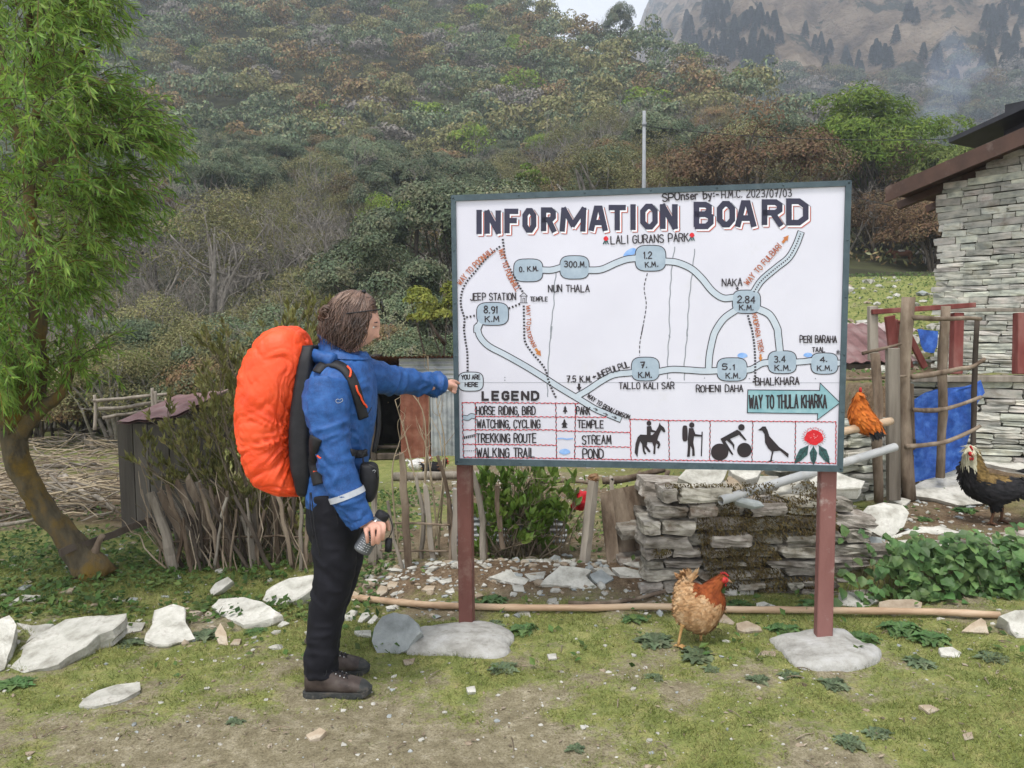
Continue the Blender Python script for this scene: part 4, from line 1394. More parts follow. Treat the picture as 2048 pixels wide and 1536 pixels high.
m_housestone = mat('house_wall_stone', (.25, .255, .225), (.40, .395, .34), (.50, .475, .40), scale=7, det=12, rough=.9, spec=.15, bump=.6, bscale=22, bdist=.012, island=.30, hue=.05, stretch=(1, 1, 2), dirt=(.22, .19, .14), dscale=3, dlo=.56, dhi=.72)
m_mud = mat('dark_mud_joint', (.07, .058, .044), (.13, .11, .085), scale=12, rough=1, bump=.5)
m_moss = mat('brown_moss', (.050, .034, .014), (.095, .068, .026), (.13, .105, .04), scale=30, rough=1, island=.4)

def _gridcube(n):
    V, F, off = [], [], 0
    t = np.linspace(-1, 1, n)
    a, b = np.meshgrid(t, t, indexing='ij')
    for ax in range(3):
        for s in (-1, 1):
            q = np.zeros((n * n, 3))
            q[:, ax] = s
            q[:, (ax + 1) % 3], q[:, (ax + 2) % 3] = a.ravel(), b.ravel()
            f = grid_faces(n, n)
            V.append(q)
            F.append((f if s < 0 else f[:, ::-1])[:, ::-1] + off)
            off += n * n
    V, F = np.vstack(V), np.vstack(F)
    key = np.round(V, 5)
    u, inv = np.unique(key, axis=0, return_inverse=True)
    return u, inv.ravel()[F]
GC = {n: _gridcube(n) for n in (4, 6, 9)}

def rock(c, s, rot=None, seed=0, rnd=.18, amp=.10, n=6, strata=.05, layers=5):
    """one weathered stone: a cube worn round, split in layers and roughened"""
    V, F = GC[n]
    V = V * (1 - rnd) + unit(V) * 1.25 * rnd
    k = np.floor((V[:, 2] + 1) * layers / 2 + .3 * vnoise(V * 2 + seed, seed))
    h = _hash(k.astype(int), k.astype(int) * 0 + seed, k.astype(int) * 0, 3) - .5
    V = V * np.stack([1 + strata * 2 * h, 1 + strata * 2 * h[::-1] * 0 + strata * h, 1 + 0 * h], 1)
    d = np.stack([fbm(V * 1.3 + seed * 5.1 + j * 13, seed + j, 4) for j in range(3)], 1)
    V = (V + d * amp * 2.4) * np.asarray(s, float) / 2
    if rot is not None: V = V @ np.asarray(rot).T
    return V + np.asarray(c), F

def plate(poly, nrm, thick, seed, rough=.012, bulge=.0):
    """a slab: 3-D outline, thickness away from its face, broken layered edge"""
    poly = np.asarray(poly, float)
    c = poly.mean(0)
    nrm = unit(np.asarray(nrm, float))
    e = []
    for i in range(len(poly)):
        a, b = poly[i], poly[(i + 1) % len(poly)]
        m = max(2, int(np.linalg.norm(b - a) / .035))
        for t in np.arange(m) / m: e.append(a * (1 - t) + b * t)
    e = np.array(e)
    n = len(e)
    r = np.linalg.norm(e - c, axis=1).mean()
    j = fbm(e * 11, seed, 3)[:, None]
    e = e + (e - c) * j * .11
    rings = []
    lay = max(2, int(thick / .018))
    for t in (.12, .4, .68, .88, .97):
        q = c + (e - c) * t
        q = q + nrm * (fbm(q * 5, seed + 3, 4) * rough * 2.2 + bulge * (1 - t * t))[:, None]
        rings.append(q)
    for k in range(lay + 1):
        d = -thick * k / lay
        w = 1.0 + .03 * vnoise(np.array([[k * 1.7, seed, 0]]), seed)[0] - .10 * (k / lay)
        q = c + (e - c) * (w + .05 * vnoise(e * 6 + k * 3.3, seed + k)[:, None])
        q = q + nrm * (d - .004)
        rings.append(q)
    return loft(rings)

def ccw(poly, nrm):
    """outline turned so that the loft faces outwards"""
    p = np.asarray(poly)
    a = np.cross(p - p.mean(0), np.roll(p, -1, 0) - p.mean(0)).sum(0)
    return p if np.dot(a, nrm) < 0 else p[::-1]

def slab_px(out, base, nrm, thick, m, label, seed, name='stone_slab', bulge=0.0, lift=0.01, group='loose stones along the edge of the turf', cat='stone', rough=.012, dup_z=0):
    nrm = unit(np.asarray(nrm, float))
    b = gpt(*base) + np.array([0, 0, lift + dup_z])
    poly = np.array([on_plane(x, y, b, nrm) for x, y in out])
    mb = MB()
    mb.add(*plate(ccw(poly, nrm), nrm, thick, seed, rough, bulge))
    c = poly.mean(0)
    V, Fs, Ms = mb.data()
    o = link(name, np_mesh(name, V - c, Fs, m, Ms, False))
    o.location = c
    return tag(o, label, cat, group)

L0 = lambda *p: [(x / 3.2, 1000 + y / 3.2) for x, y in p]
L1 = lambda *p: [(640 + x / 3.2, 1000 + y / 3.2) for x, y in p]
L2 = lambda *p: [(1200 + x / 3.2, 1000 + y / 3.2) for x, y in p]
L3 = lambda *p: [(1640 + x / 5.02, 800 + y / 5.02) for x, y in p]
L4 = lambda *p: [(1680 + x / 5.486, 1080 + y / 5.486) for x, y in p]
UP = (0, 0, 1)
slab_px(L0((-260, 900), (-120, 780), (0, 762), (60, 745), (112, 800), (100, 860), (66, 960), (30, 1082), (-80, 1130), (-220, 1060)), (10, 1345), (.12, -.30, 1), .10, m_slab, 'cream slab cut off by the left edge of the turf, beside the largest slab', 1)
slab_px(L0((30, 1095), (120, 1010), (160, 930), (250, 862), (420, 762), (540, 740), (700, 722), (820, 713), (815, 760), (740, 825), (630, 862), (560, 930), (420, 1008), (370, 1050), (230, 1088), (140, 1112)), (60, 1347), (-.10, -.22, 1), .085, m_slab, 'largest long cream slab lying aslant in the row of stones', 2)
slab_px(L0((105, 780), (200, 800), (345, 795), (250, 875), (165, 930), (205, 865)), (60, 1275), (0, -.15, 1), .05, m_slab, 'thin pale slab half under the largest slab', 3)
slab_px(L0((985, 700), (1105, 660), (1178, 690), (1190, 780), (1242, 880), (1140, 908), (1080, 932), (1000, 930), (922, 900), (930, 850), (975, 790)), (330, 1302), (.05, -.20, 1), .075, m_slab, 'hourglass shaped cream slab standing across the row, with a brown stain', 4)
slab_px(L0((1362, 680), (1400, 640), (1560, 620), (1680, 650), (1820, 745), (1720, 780), (1640, 800), (1560, 817), (1480, 770), (1400, 720)), (505, 1262), (-.12, -.22, 1), .08, m_slab, 'broad five sided cream slab left of the hiker’s boots', 5)
slab_px(L0((1670, 640), (1700, 580), (1850, 500), (2000, 473), (2060, 500), (1985, 580), (1900, 640), (1760, 668)), (545, 1212), (-.2, -.35, 1), .10, m_slab, 'cream slab directly behind the hiker’s legs', 6)
slab_px(L0((505, 1320), (530, 1280), (620, 1220), (750, 1180), (900, 1168), (912, 1210), (840, 1250), (760, 1290), (600, 1330)), (190, 1416), (0, -.05, 1), .03, m_slab, 'flat leaf shaped slab lying alone on the turf in front of the row', 7)
slab_px(L0((1340, 580), (1380, 530), (1460, 490), (1492, 520), (1420, 580), (1350, 618)), (422, 1193), (-.3, -.8, .8), .03, m_slab, 'small grey slab propped up in the grass before the brushwood fence', 8)
slab_px(L0((30, 682), (90, 640), (150, 606), (262, 604), (220, 640), (130, 652)), (20, 1212), (0, -.2, 1), .04, m_slab, 'small flat slab in the grass behind the row, near the left edge', 9)
slab_px(L0((90, 572), (150, 540), (205, 538), (150, 572)), (40, 1180), (0, -.2, 1), .03, m_blueslab, 'small bluish stone in the grass below the leaning tree trunk', 10)
slab_px(L0((360, 592), (430, 560), (472, 563), (462, 592)), (125, 1186), (0, -.25, 1), .04, m_tanstone, 'small brown stone in the grass below the leaning tree trunk', 11)
slab_px(L0((750, 832), (820, 780), (930, 780), (905, 830), (800, 852)), (262, 1264), (0, -.15, 1), .03, m_slab, 'small thin plate between the largest slab and the hourglass slab', 12)
slab_px(L0((1180, 692), (1250, 688), (1300, 722), (1240, 752)), (382, 1236), (0, -.2, 1), .05, m_tanstone, 'small pinkish stone touching the hourglass slab', 13)
slab_px(L0((1372, 850), (1410, 785), (1450, 850), (1462, 930), (1400, 920)), (440, 1290), (.05, -.3, 1), .04, m_tanstone, 'pinkish stone between the hourglass slab and the five sided slab', 14)
slab_px(L0((1470, 930), (1500, 895), (1545, 892), (1530, 928)), (470, 1291), (0, -.3, 1), .03, m_tanstone, 'little yellowish stone in front of the five sided slab', 15)
slab_px(L1((335, 900), (350, 820), (400, 750), (470, 720), (560, 728), (622, 790), (652, 850), (600, 905), (560, 962), (500, 988), (370, 982)), (775, 1308), (-.12, -.75, .62), .13, m_blueslab, 'upright round grey green slab beside the left footing', 16, bulge=.01, lift=0)
slab_px(L1((1080, 490), (1220, 440), (1240, 470), (1372, 520), (1360, 547), (1230, 532)), (1030, 1170), (.1, -.4, 1), .07, m_slab, 'pale flat stone on the earth bank right of the left post', 17)
slab_px(L1((1410, 540), (1530, 415), (1740, 450), (1700, 490), (1770, 552), (1730, 585), (1600, 552)), (1130, 1178), (.05, -.55, .8), .09, m_slab, 'big wedge shaped grey slab on the earth bank under the board', 18)
slab_px(L1((1720, 482), (1800, 445), (1882, 500), (1800, 552), (1740, 512)), (1200, 1172), (.1, -.6, .8), .07, m_blueslab, 'blue grey block next to the wedge shaped slab', 19)
slab_px(L1((1740, 440), (1840, 430), (1905, 482), (1830, 472)), (1215, 1150), (.1, -.4, 1), .05, m_slab, 'narrow pale slab above the blue grey block', 20)
slab_px(L1((1310, 470), (1440, 455), (1430, 500), (1350, 512)), (1070, 1160), (0, -.5, 1), .05, m_slab, 'small white stone left of the wedge shaped slab', 21)
slab_px(L1((145, 742), (200, 700), (242, 710), (200, 770), (150, 766)), (690, 1240), (0, -.35, 1), .05, m_slab, 'white stone behind the hiker’s boots, leftmost of three in a line', 22)
slab_px(L1((238, 782), (270, 720), (310, 715), (322, 742), (260, 792)), (725, 1246), (0, -.5, 1), .05, m_slab, 'white stone behind the hiker’s boots, middle of three in a line', 23)
slab_px(L1((300, 782), (350, 728), (372, 745), (330, 797)), (745, 1247), (0, -.5, 1), .05, m_slab, 'white stone behind the hiker’s boots, rightmost of three in a line', 24)
slab_px(L1((220, 842), (330, 835), (332, 882), (240, 866)), (720, 1272), (0, -.2, 1), .03, m_slab, 'thin white chip left of the upright round slab', 25)
slab_px(L1((180, 622), (210, 580), (322, 640), (240, 662)), (705, 1202), (0, -.5, 1), .06, m_tanstone, 'cream stone at the broken end of the bamboo pole', 26)
slab_px(L1((680, 512), (740, 485), (772, 495), (712, 526)), (865, 1163), (0, -.4, 1), .05, m_slab, 'small pale stone on the earth bank, left of a flat one', 27)
slab_px(L1((750, 512), (840, 490), (846, 520), (780, 532)), (890, 1166), (0, -.4, 1), .04, m_slab, 'small flat pale stone on the earth bank just left of the post', 28)
slab_px(L1((430, 540), (450, 520), (500, 525), (492, 560), (432, 562)), (785, 1175), (0, -.6, .8), .07, m_tanstone, 'brown block at the left end of the earth bank', 29)
slab_px(L1((360, 592), (390, 550), (436, 560), (430, 592), (372, 632)), (762, 1196), (0, -.6, .8), .07, m_tanstone, 'square brown stone below the end of the earth bank', 30)
slab_px(L1((650, 572), (680, 552), (740, 556), (720, 590)), (855, 1184), (0, -.3, 1), .03, m_tanstone, 'flat tan stone in the earth left of the post', 31)
slab_px(L1((800, 580), (850, 555), (862, 590), (830, 596)), (905, 1185), (0, -.3, 1), .03, m_slab, 'white stone in the earth touching the left post', 32)
slab_px(L1((1225, 738), (1270, 710), (1340, 705), (1352, 746), (1250, 748)), (1045, 1232), (0, -.5, 1), .05, m_slab, 'white stone lying against the bamboo pole', 33)
slab_px(L1((1230, 545), (1300, 540), (1310, 585), (1240, 580)), (1040, 1182), (0, -.5, 1), .05, m_slab, 'cube shaped white stone in the brown earth under the board', 34)
slab_px(L1((1460, 660), (1530, 640), (1530, 685), (1470, 685)), (1110, 1214), (0, -.5, 1), .03, m_slab, 'little pale stone just behind the bamboo pole', 35)
slab_px(L2((800, 520), (960, 515), (992, 560), (985, 602), (850, 612), (806, 580)), (1480, 1190), (.05, -.55, .8), .10, m_slab, 'white block at the foot of the dry wall behind the hen', 36)
slab_px(L2((740, 730), (780, 715), (862, 780), (856, 796), (735, 772)), (1448, 1246), (-.15, -.4, 1), .05, m_tanstone, 'tan wedge shaped stone right beside the hen', 37)
slab_px(L2((870, 800), (940, 780), (1030, 818), (1042, 840), (930, 852), (880, 836)), (1490, 1266), (0, -.3, 1), .05, m_tanstone, 'flat cream stone on bare earth between hen and right post', 38)
slab_px(L2((1000, 660), (1050, 650), (1132, 680), (1100, 696), (1000, 686)), (1530, 1216), (0, -.3, 1), .03, m_slab, 'thin cream chip above the bamboo pole near the right post', 39)
slab_px(L2((1530, 592), (1650, 600), (1790, 652), (1700, 692), (1530, 682)), (1720, 1212), (.1, -.35, 1), .07, m_slab, 'long grey slab right of the right post, above the pole', 40)
slab_px(L2((1775, 652), (1850, 635), (2000, 640), (2060, 660), (2050, 742), (1900, 750), (1780, 722)), (1790, 1228), (0, -.45, 1), .09, m_tanstone, 'rounded brownish slab behind the leafy weeds at the pole', 41)
slab_px(L2((270, 300), (340, 250), (420, 300), (432, 400), (300, 402)), (1310, 1128), (-.3, -.9, .25), .16, m_blueslab, 'mossy grey boulder at the left corner of the dry wall', 42, bulge=.02, dup_z=.02)
slab_px(L2((430, 312), (540, 330), (612, 340), (600, 402), (520, 492), (430, 442)), (1360, 1152), (.1, -.9, .3), .16, m_blueslab, 'grey boulder at the foot of the dry wall, left of the hen', 43, bulge=.02, dup_z=.02)
slab_px(L2((190, 402), (280, 395), (440, 450), (512, 490), (480, 512), (350, 472)), (1330, 1155), (.1, -.25, 1), .04, m_slab, 'long pale slab leaning at the left foot of the dry wall, upper of two', 44)
slab_px(L2((80, 432), (160, 425), (300, 470), (362, 502), (240, 492), (130, 472)), (1270, 1150), (.1, -.25, 1), .04, m_slab, 'long pale slab at the left foot of the dry wall, lower of two', 45)
slab_px(L2((1000, 985), (1050, 960), (1120, 965), (1125, 995), (1040, 1002)), (1530, 1310), (0, -.15, 1), .02, m_tanstone, 'flat tan stone left of the right footing', 46)
TG = 'stones of the raised bank by the gate'
slab_px(L3((390, 1180), (480, 1060), (640, 1030), (820, 1060), (880, 1130), (830, 1260), (720, 1370), (640, 1370), (540, 1320), (420, 1290)), (1760, 1072), (.0, -.6, .75), .2, m_slab, 'big bright white boulder on the bank right of the right post', 50, bulge=.03, group=TG, dup_z=.02)
slab_px(L3((680, 1390), (860, 1310), (1000, 1270), (1200, 1260), (1450, 1330), (1320, 1480), (1120, 1490), (900, 1510), (690, 1480)), (1790, 1098), (0, -.25, 1), .08, m_slab, 'wide cream step slab below the big white boulder', 51, group=TG, dup_z=.02)
slab_px(L3((865, 910), (960, 840), (1180, 760), (1310, 690), (1420, 690), (1520, 800), (1700, 960), (1640, 1030), (1380, 1042), (1150, 980), (920, 950)), (1880, 1004), (0, -.20, 1), .07, m_slab, 'widest cream step slab under the blue sheet', 52, group=TG, dup_z=.03)
slab_px(L3((1585, 1480), (1700, 1390), (1850, 1375), (2040, 1420), (2180, 1500), (2100, 1560), (1900, 1545), (1640, 1530)), (1990, 1108), (0, -.15, 1), .06, m_blueslab, 'blue grey flagstone at the right edge below the rooster', 53, group=TG, dup_z=.02)
slab_px(L3((690, 992), (830, 978), (912, 1000), (850, 1062)), (1790, 1008), (0, -.3, 1), .06, m_slab, 'small step stone at the foot of the grey gate post', 54, group=TG, dup_z=.02)
slab_px(L3((1610, 620), (1740, 590), (1900, 600), (2080, 660), (2080, 710), (1800, 664)), (2010, 945), (0, -.1, 1), .05, m_slab, 'pale slab on the bank behind the rooster', 55, group=TG, dup_z=.03)
slab_px(L3((200, 1270), (330, 1130), (405, 1120), (370, 1240), (300, 1340), (205, 1350)), (1700, 1068), (-.3, -.7, .6), .1, m_slab, 'grey stone wedged between the right post and the white boulder', 56, group=TG, dup_z=.02)
slab_px(L3((260, 1420), (340, 1340), (660, 1385), (640, 1460), (420, 1480)), (1720, 1095), (0, -.9, .35), .1, m_blueslab, 'layered dark grey stone under the white boulder', 57, group=TG, dup_z=.0)
slab_px(L4((1745, 832), (1830, 800), (1920, 772), (2060, 765), (2100, 1060), (1940, 1066), (1872, 990), (1850, 900)), (2040, 1276), (-.1, -.6, .7), .12, m_slab, 'angular light stone at the right edge of the turf', 58)
slab_px(L4((1330, 1012), (1430, 930), (1550, 855), (1600, 890), (1632, 1032), (1480, 1022)), (1950, 1267), (-.2, -.6, .8), .07, m_tanstone, 'small pyramid shaped grey brown stone under the pole’s right end', 59)
slab_px(L4((1080, 1192), (1230, 1168), (1332, 1232), (1300, 1286), (1110, 1272)), (1895, 1313), (0, -.3, 1), .04, m_slab, 'flat pale stone in the turf right of the right footing', 60)
slab_px([(1836, 1412), (1862, 1408), (1880, 1418), (1858, 1428)], (1856, 1426), (0, -.2, 1), .015, m_tanstone, 'thin tan chip on the turf at the lower right', 61)
slab_px([(1925, 1466), (1944, 1463), (1948, 1476), (1930, 1480)], (1936, 1478), (0, -.3, 1), .025, m_tanstone, 'little round cream stone on the turf at the lower right edge', 62)
slab_px([(1094, 1308), (1112, 1306), (1114, 1318), (1098, 1320)], (1104, 1319), (0, -.4, 1), .03, m_slab, 'small bright white stone on the turf between the footings', 63)
slab_px([(932, 1378), (950, 1374), (952, 1386), (936, 1388)], (942, 1387), (0, -.4, 1), .02, m_slab, 'small white stone on the turf right of the boots', 64)
slab_px([(612, 1470), (640, 1456), (654, 1464), (640, 1478), (620, 1482)], (630, 1480), (0, -.2, 1), .02, m_tanstone, 'flat orange tan stone on the bare path below the hiker', 65)
slab_px([(805, 1318), (830, 1314), (826, 1326), (810, 1330)], (818, 1328), (0, -.2, 1), .02, m_tanstone, 'tan stone sunk in the turf before the upright slab', 66)

# ---- walls built of many stones
def courses(mb, p0, ux, nrm, Lw, Hw, hr, lr, dep, seed, top=None, jit=.014, n=4, mi=0, batter=0.0, lean0=0.0, rnd=.12, amp=.07, gap=.006):
    """flat stones laid in courses along ux from p0, face towards nrm"""
    g = np.random.default_rng(seed)
    rt = np.stack([ux, -np.asarray(nrm), np.array([0, 0, 1.0])], 1)
    z = 0.0
    k = 0
    while z < Hw:
        h = g.uniform(*hr)
        x = lean0 * z - g.uniform(0, lr[0])
        while x < Lw:
            l = g.uniform(*lr) * (1 if g.random() > .15 else 1.5)
            hh = h * g.uniform(.86, 1.05)
            xc = x + l / 2
            lim = Hw if top is None else top(xc)
            if z + hh * .6 < lim and xc > lean0 * z - .05:
                d = dep * g.uniform(.8, 1.1)
                pos = p0 + ux * xc + np.array([0, 0, z + hh / 2]) - np.asarray(nrm) * (d / 2 + batter * z + g.uniform(-jit, jit))
                a = Matrix.Rotation(R(g.normal() * (1.4 + 90 * max(jit - .014, 0))), 3, Vector(nrm))
                mb.add(*rock(pos, (l - gap, d, hh - gap), np.array(a) @ rt, int(g.integers(1e6)), rnd, amp, n, .03, 3), mi)
            x += l
        z += h
        k += 1

# dry stone wall in front of the gate
wa, wb = gpt(1300, 1196), gpt(1700, 1200)
wa = np.array([wa[0], 4.5, -.02])
wb = np.array([2.02, 4.56, 0.0])
ux = unit(wb - wa) * np.array([1, 1, 0])
ux = unit(ux)
nw = np.array([ux[1], -ux[0], 0])
wl_ = np.linalg.norm(wb - wa)
mb = MB()
def wtop(x):
    return np.interp(x, [0, .08, .3, .55, .8, 1.1, wl_], [.54, .66, .67, .57, .55, .58, .50])
courses(mb, wa, ux, nw, wl_, .74, (.04, .115), (.09, .36), .26, 11, wtop, .045, 6, 0, .12, .16, .20, .14, .010)
courses(mb, wa - nw * .30, ux, nw, wl_, .66, (.07, .12), (.2, .4), .28, 12, wtop, .03, 4, 0, .05, .16)
wall = thing('dry_stone_wall', 'rough mossy dry stone wall of grey slate behind the right post', 'stone wall', tuple(wa))
part(mb, 'wall', m_wallstone, wall)
core = MB()
cz = np.array([0, 0, .27])
core.add(*box(wa + ux * (wl_ / 2 + .03) + cz - nw * .22, (wl_ - .22, .14, .56), np.stack([ux, -nw, np.array([0, 0, 1])], 1)))
part(core, 'earth_core', m_mud, wall)
# moss hanging in the joints
g = np.random.default_rng(14)
n = 9000
u, v = g.uniform(0.03, wl_ - .1, n), g.uniform(.05, .68, n)
pt = np.stack([u * 5, v * 5, 0 * u], 1)
k = (fbm(pt * .8, 15, 3) + .25 * np.exp(-((u - .35) / .35) ** 2) + .12 * np.exp(-((v - .42) / .16) ** 2)) > (.10 + .12 * g.random(len(u)))
u, v = u[k], v[k]
n = len(u)
C = wa + ux * u[:, None] + np.array([0, 0, 1]) * v[:, None] - nw * (.12 * v + .004 - g.uniform(0, .012, n))[:, None]
mb = MB()
mb.add(*leaves(C + nw * .012, unit(nw + np.array([0, 0, -.9]) + g.normal(size=(n, 3)) * .7), nw + g.normal(size=(n, 3)) * .5, g.uniform(.012, .035, n), .008, .1))
part(mb, 'moss', m_moss, wall)

# the lower revetment of the bank under the leafy plants
ra, rb = np.array([1.98, 4.60, -.03]), np.array([3.6, 4.72, 0.0])
ux2 = unit(rb - ra)
nw2 = np.array([ux2[1], -ux2[0], 0])
mb = MB()
courses(mb, ra, ux2, nw2, 1.7, .30, (.05, .09), (.14, .34), .2, 21, None, .02, 6)
o = mb.build('bank_revetment', m_wallstone)
tag(o, 'low revetment of dark slate holding up the bank behind the nettles', 'stone wall')

# stacked flat stones behind the gate posts
sa = P(1692, 990, 5.5)
sb = P(1812, 985, 5.75)
sa[2] = sb[2] = .30
ux3 = unit((sb - sa) * np.array([1, 1, 0]))
nw3 = np.array([ux3[1], -ux3[0], 0])
mb = MB()
courses(mb, sa - ux3 * .5, ux3, nw3, .95, .62, (.035, .075), (.1, .3), .25, 23, None, .03, 6)
tag(mb.build('stacked_stone_wall', m_housestone), 'pale stack of thin flat stones behind the grey gate posts', 'stone wall')

# loose cap stones lying on the dry wall
L5 = lambda *p: [(1240 + x / 3.938, 900 + y / 3.938) for x, y in p]
def cap(out, y, nrm, th, m, label, seed):
    c0 = np.mean(np.array(out), 0)
    b = P(c0[0], c0[1], y)
    nrm = unit(np.asarray(nrm, float))
    poly = np.array([on_plane(px, py, b, nrm) for px, py in out])
    mb = MB()
    mb.add(*plate(ccw(poly, nrm), nrm, th, seed, .014, .01))
    c = poly.mean(0)
    V, Fs, Ms = mb.data()
    o = link('cap_stone', np_mesh('cap_stone', V - c, Fs, m, Ms))
    o.location = c
    return tag(o, label, 'stone', 'loose stones on top of the dry wall')
cap(L5((450, 230), (510, 150), (700, 140), (850, 150), (830, 215), (780, 290), (700, 285), (560, 275)), 4.72, (0, -.55, .8), .09, m_slab, 'large flat capstone at the left end on top of the dry wall', 71)
cap(L5((455, 290), (560, 285), (700, 330), (740, 375), (600, 385), (490, 350)), 4.62, (0, -.8, .5), .08, m_blueslab, 'grey purple stone just under the left capstone', 72)
cap(L5((800, 290), (850, 205), (940, 220), (1075, 265), (980, 300), (860, 335)), 4.84, (.1, -.6, .7), .09, m_tanstone, 'tan angular stone in the middle of the dry wall top', 73)
cap(L5((850, 150), (1120, 150), (1080, 215), (990, 240), (880, 190)), 4.85, (0, -.4, .9), .08, m_slab, 'pale slab behind the tan stone on the dry wall', 74)
cap(L5((1060, 260), (1100, 200), (1250, 205), (1270, 260), (1150, 290)), 5.0, (0, -.5, .8), .07, m_slab, 'pale rounded stone behind the pipe on the dry wall', 75)
cap(L5((1235, 330), (1300, 240), (1420, 220), (1590, 260), (1600, 400), (1450, 420), (1330, 400), (1290, 350)), 4.84, (0, -.75, .6), .12, m_slab, 'bulky pale block on the dry wall left of the right post', 76)
cap(L5((1450, 180), (1700, 185), (1940, 240), (1900, 300), (1700, 300), (1540, 290)), 4.80, (0, -.4, .9), .08, m_slab, 'broad slab behind the head of the right post', 77)
cap(L5((890, 400), (960, 380), (1110, 410), (1140, 440), (1060, 448), (940, 420)), 4.55, (0, -.7, .7), .03, m_blueslab, 'thin slate sliver under the grey pipe', 78)

# ---- small stones everywhere: nobody could count them
g = np.random.default_rng(31)
mbp = MB()
V0, F0 = ICO[1]
def pebbles(n, xr, yr, smin, smax, dens=None, mi=(0, 1, 2), p=(.55, .2, .25)):
    x, y = g.uniform(*xr, n), g.uniform(*yr, n)
    if dens is not None:
        k = g.random(n) < dens(x, y)
        x, y = x[k], y[k]
    n = len(x)
    z = gz(x, y)
    s = smin * (smax / smin) ** (g.random(n) ** 2.2)
    sc3 = np.stack([g.uniform(.7, 1.4, n), g.uniform(.7, 1.2, n), g.uniform(.35, .7, n)], 1) * s[:, None]
    a = g.uniform(0, 6.28, n)
    V = V0[None] * (1 + .28 * g.normal(size=(n, len(V0), 1)).clip(-1.5, 1.5)) * sc3[:, None, :]
    c_, s_ = np.cos(a)[:, None], np.sin(a)[:, None]
    W = np.stack([V[..., 0] * c_ - V[..., 1] * s_, V[..., 0] * s_ + V[..., 1] * c_, V[..., 2]], -1) + np.stack([x, y, z + s * .1], 1)[:, None, :]
    ks = g.choice(mi, n, p=p)
    for m_ in mi:
        w = W[ks == m_]
        if len(w): mbp.add(w.reshape(-1, 3), (F0[None] + np.arange(len(w))[:, None, None] * len(V0)).reshape(-1, 3), m_)
pebbles(2300, (-2.6, 2.8), (2.0, 4.5), .0035, .016, lambda x, y: 1.0 - .75 * green_of(x, y)[0])
pebbles(1100, (-.95, 1.3), (4.2, 5.2), .007, .04, lambda x, y: .25 + green_of(x, y)[1])
pebbles(700, (1.7, 3.4), (4.6, 6.4), .006, .03, lambda x, y: .2 + green_of(x, y)[1])
pebbles(1500, (-1.8, 2.6), (5.2, 12.5), .008, .04, lambda x, y: .15 + green_of(x, y)[1])
pebbles(500, (-3.6, -1.0), (3.6, 6.5), .006, .035)
pebbles(400, (2.5, 8), (9, 17), .03, .14)
tag(mbp.build('gravel', [m_slab, m_blueslab, m_tanstone]), 'scattered chips and pebbles over turf, path and earth bank', 'gravel', kind='stuff')

# ---- the stone house on the right
hc = P(1884, 500, 9.0)
hu = np.array([.53, -.848, 0.0])                          # along the gable wall, to the right and nearer
hn = np.array([-.848, -.53, 0.0])                         # wall's outward normal
house = thing('stone_house', 'grey stone house with brown eaves at the right edge', 'house', (hc[0], hc[1], 1.0))
hb = np.array([hc[0], hc[1], .85])
mb = MB()
courses(mb, hb, hu, hn, 3.6, 3.3, (.04, .085), (.12, .38), .22, 41, lambda x: 2.27 + .257 * x, .010, 4, 0, .010, 0, .10, .05, .004)
hu_b = -hn
courses(mb, hb - hn * .11 + hu * .0, hu_b, -hu, 4.2, 2.2, (.04, .09), (.12, .40), .22, 42, None, .010, 4)
part(mb, 'wall', m_housestone, house)
mb = MB()
mb.add(*box(hb + hu * 1.8 - hn * 2.3 + np.array([0, 0, 1.05]), (3.5, 4.0, 2.5), np.stack([hu, -hn, np.array([0, 0, 1])], 1)))
part(mb, 'mud_core', m_mud, house)
m_roof = mat('brown_painted_roof_sheet', (.045, .026, .019), (.085, .046, .033), scale=3, det=9, rough=.65, spec=.3, bump=.1, dirt=(.17, .13, .11), dscale=4, dlo=.55, dhi=.8)
m_darkroof = mat('dark_roof_sheet', (.016, .016, .020), (.032, .032, .038), scale=4, rough=.6, spec=.3)
m_plaster = mat('beige_plaster', (.36, .30, .25), (.44, .38, .33), scale=4, rough=.9)
def roof_slab(t0, t1, z0, slope, d0, d1, th, base):
    """sloping slab: t along the gable, d back from the wall plane"""
    q = []
    for t, d in ((t0, d0), (t1, d0), (t1, d1), (t0, d1)):
        q.append(base + hu * t - hn * d + np.array([0, 0, z0 + slope * (t - t0)]))
    q = np.array(q)
    return np.vstack([q, q + np.array([0, 0, th])]), [np.array([(3, 2, 1, 0), (4, 5, 6, 7), (0, 1, 5, 4), (1, 2, 6, 5), (2, 3, 7, 6), (3, 0, 4, 7)])]
b0 = np.array([hc[0], hc[1], 0.0])
mb = MB()
mb.add(*roof_slab(-.50, 2.6, 3.03, .257, -.30, 4.4, .055, b0))
rf = part(mb, 'roof', m_roof, house)
mb = MB()
mb.add(*roof_slab(-.50, 2.6, 2.95, .257, -.325, -.301, .17, b0))
part(mb, 'barge_board', m_roof, house, parent=rf)
mb = MB()
for k in range(8):
    d = .1 + k * .6
    mb.add(*bar(b0 + hu * -.6 - hn * d + np.array([0, 0, 2.95]), b0 + hu * 2.5 - hn * d + np.array([0, 0, 2.95 + 3.1 * .257]), .07, .09))
part(mb, 'rafters', m_roof, house, parent=rf)
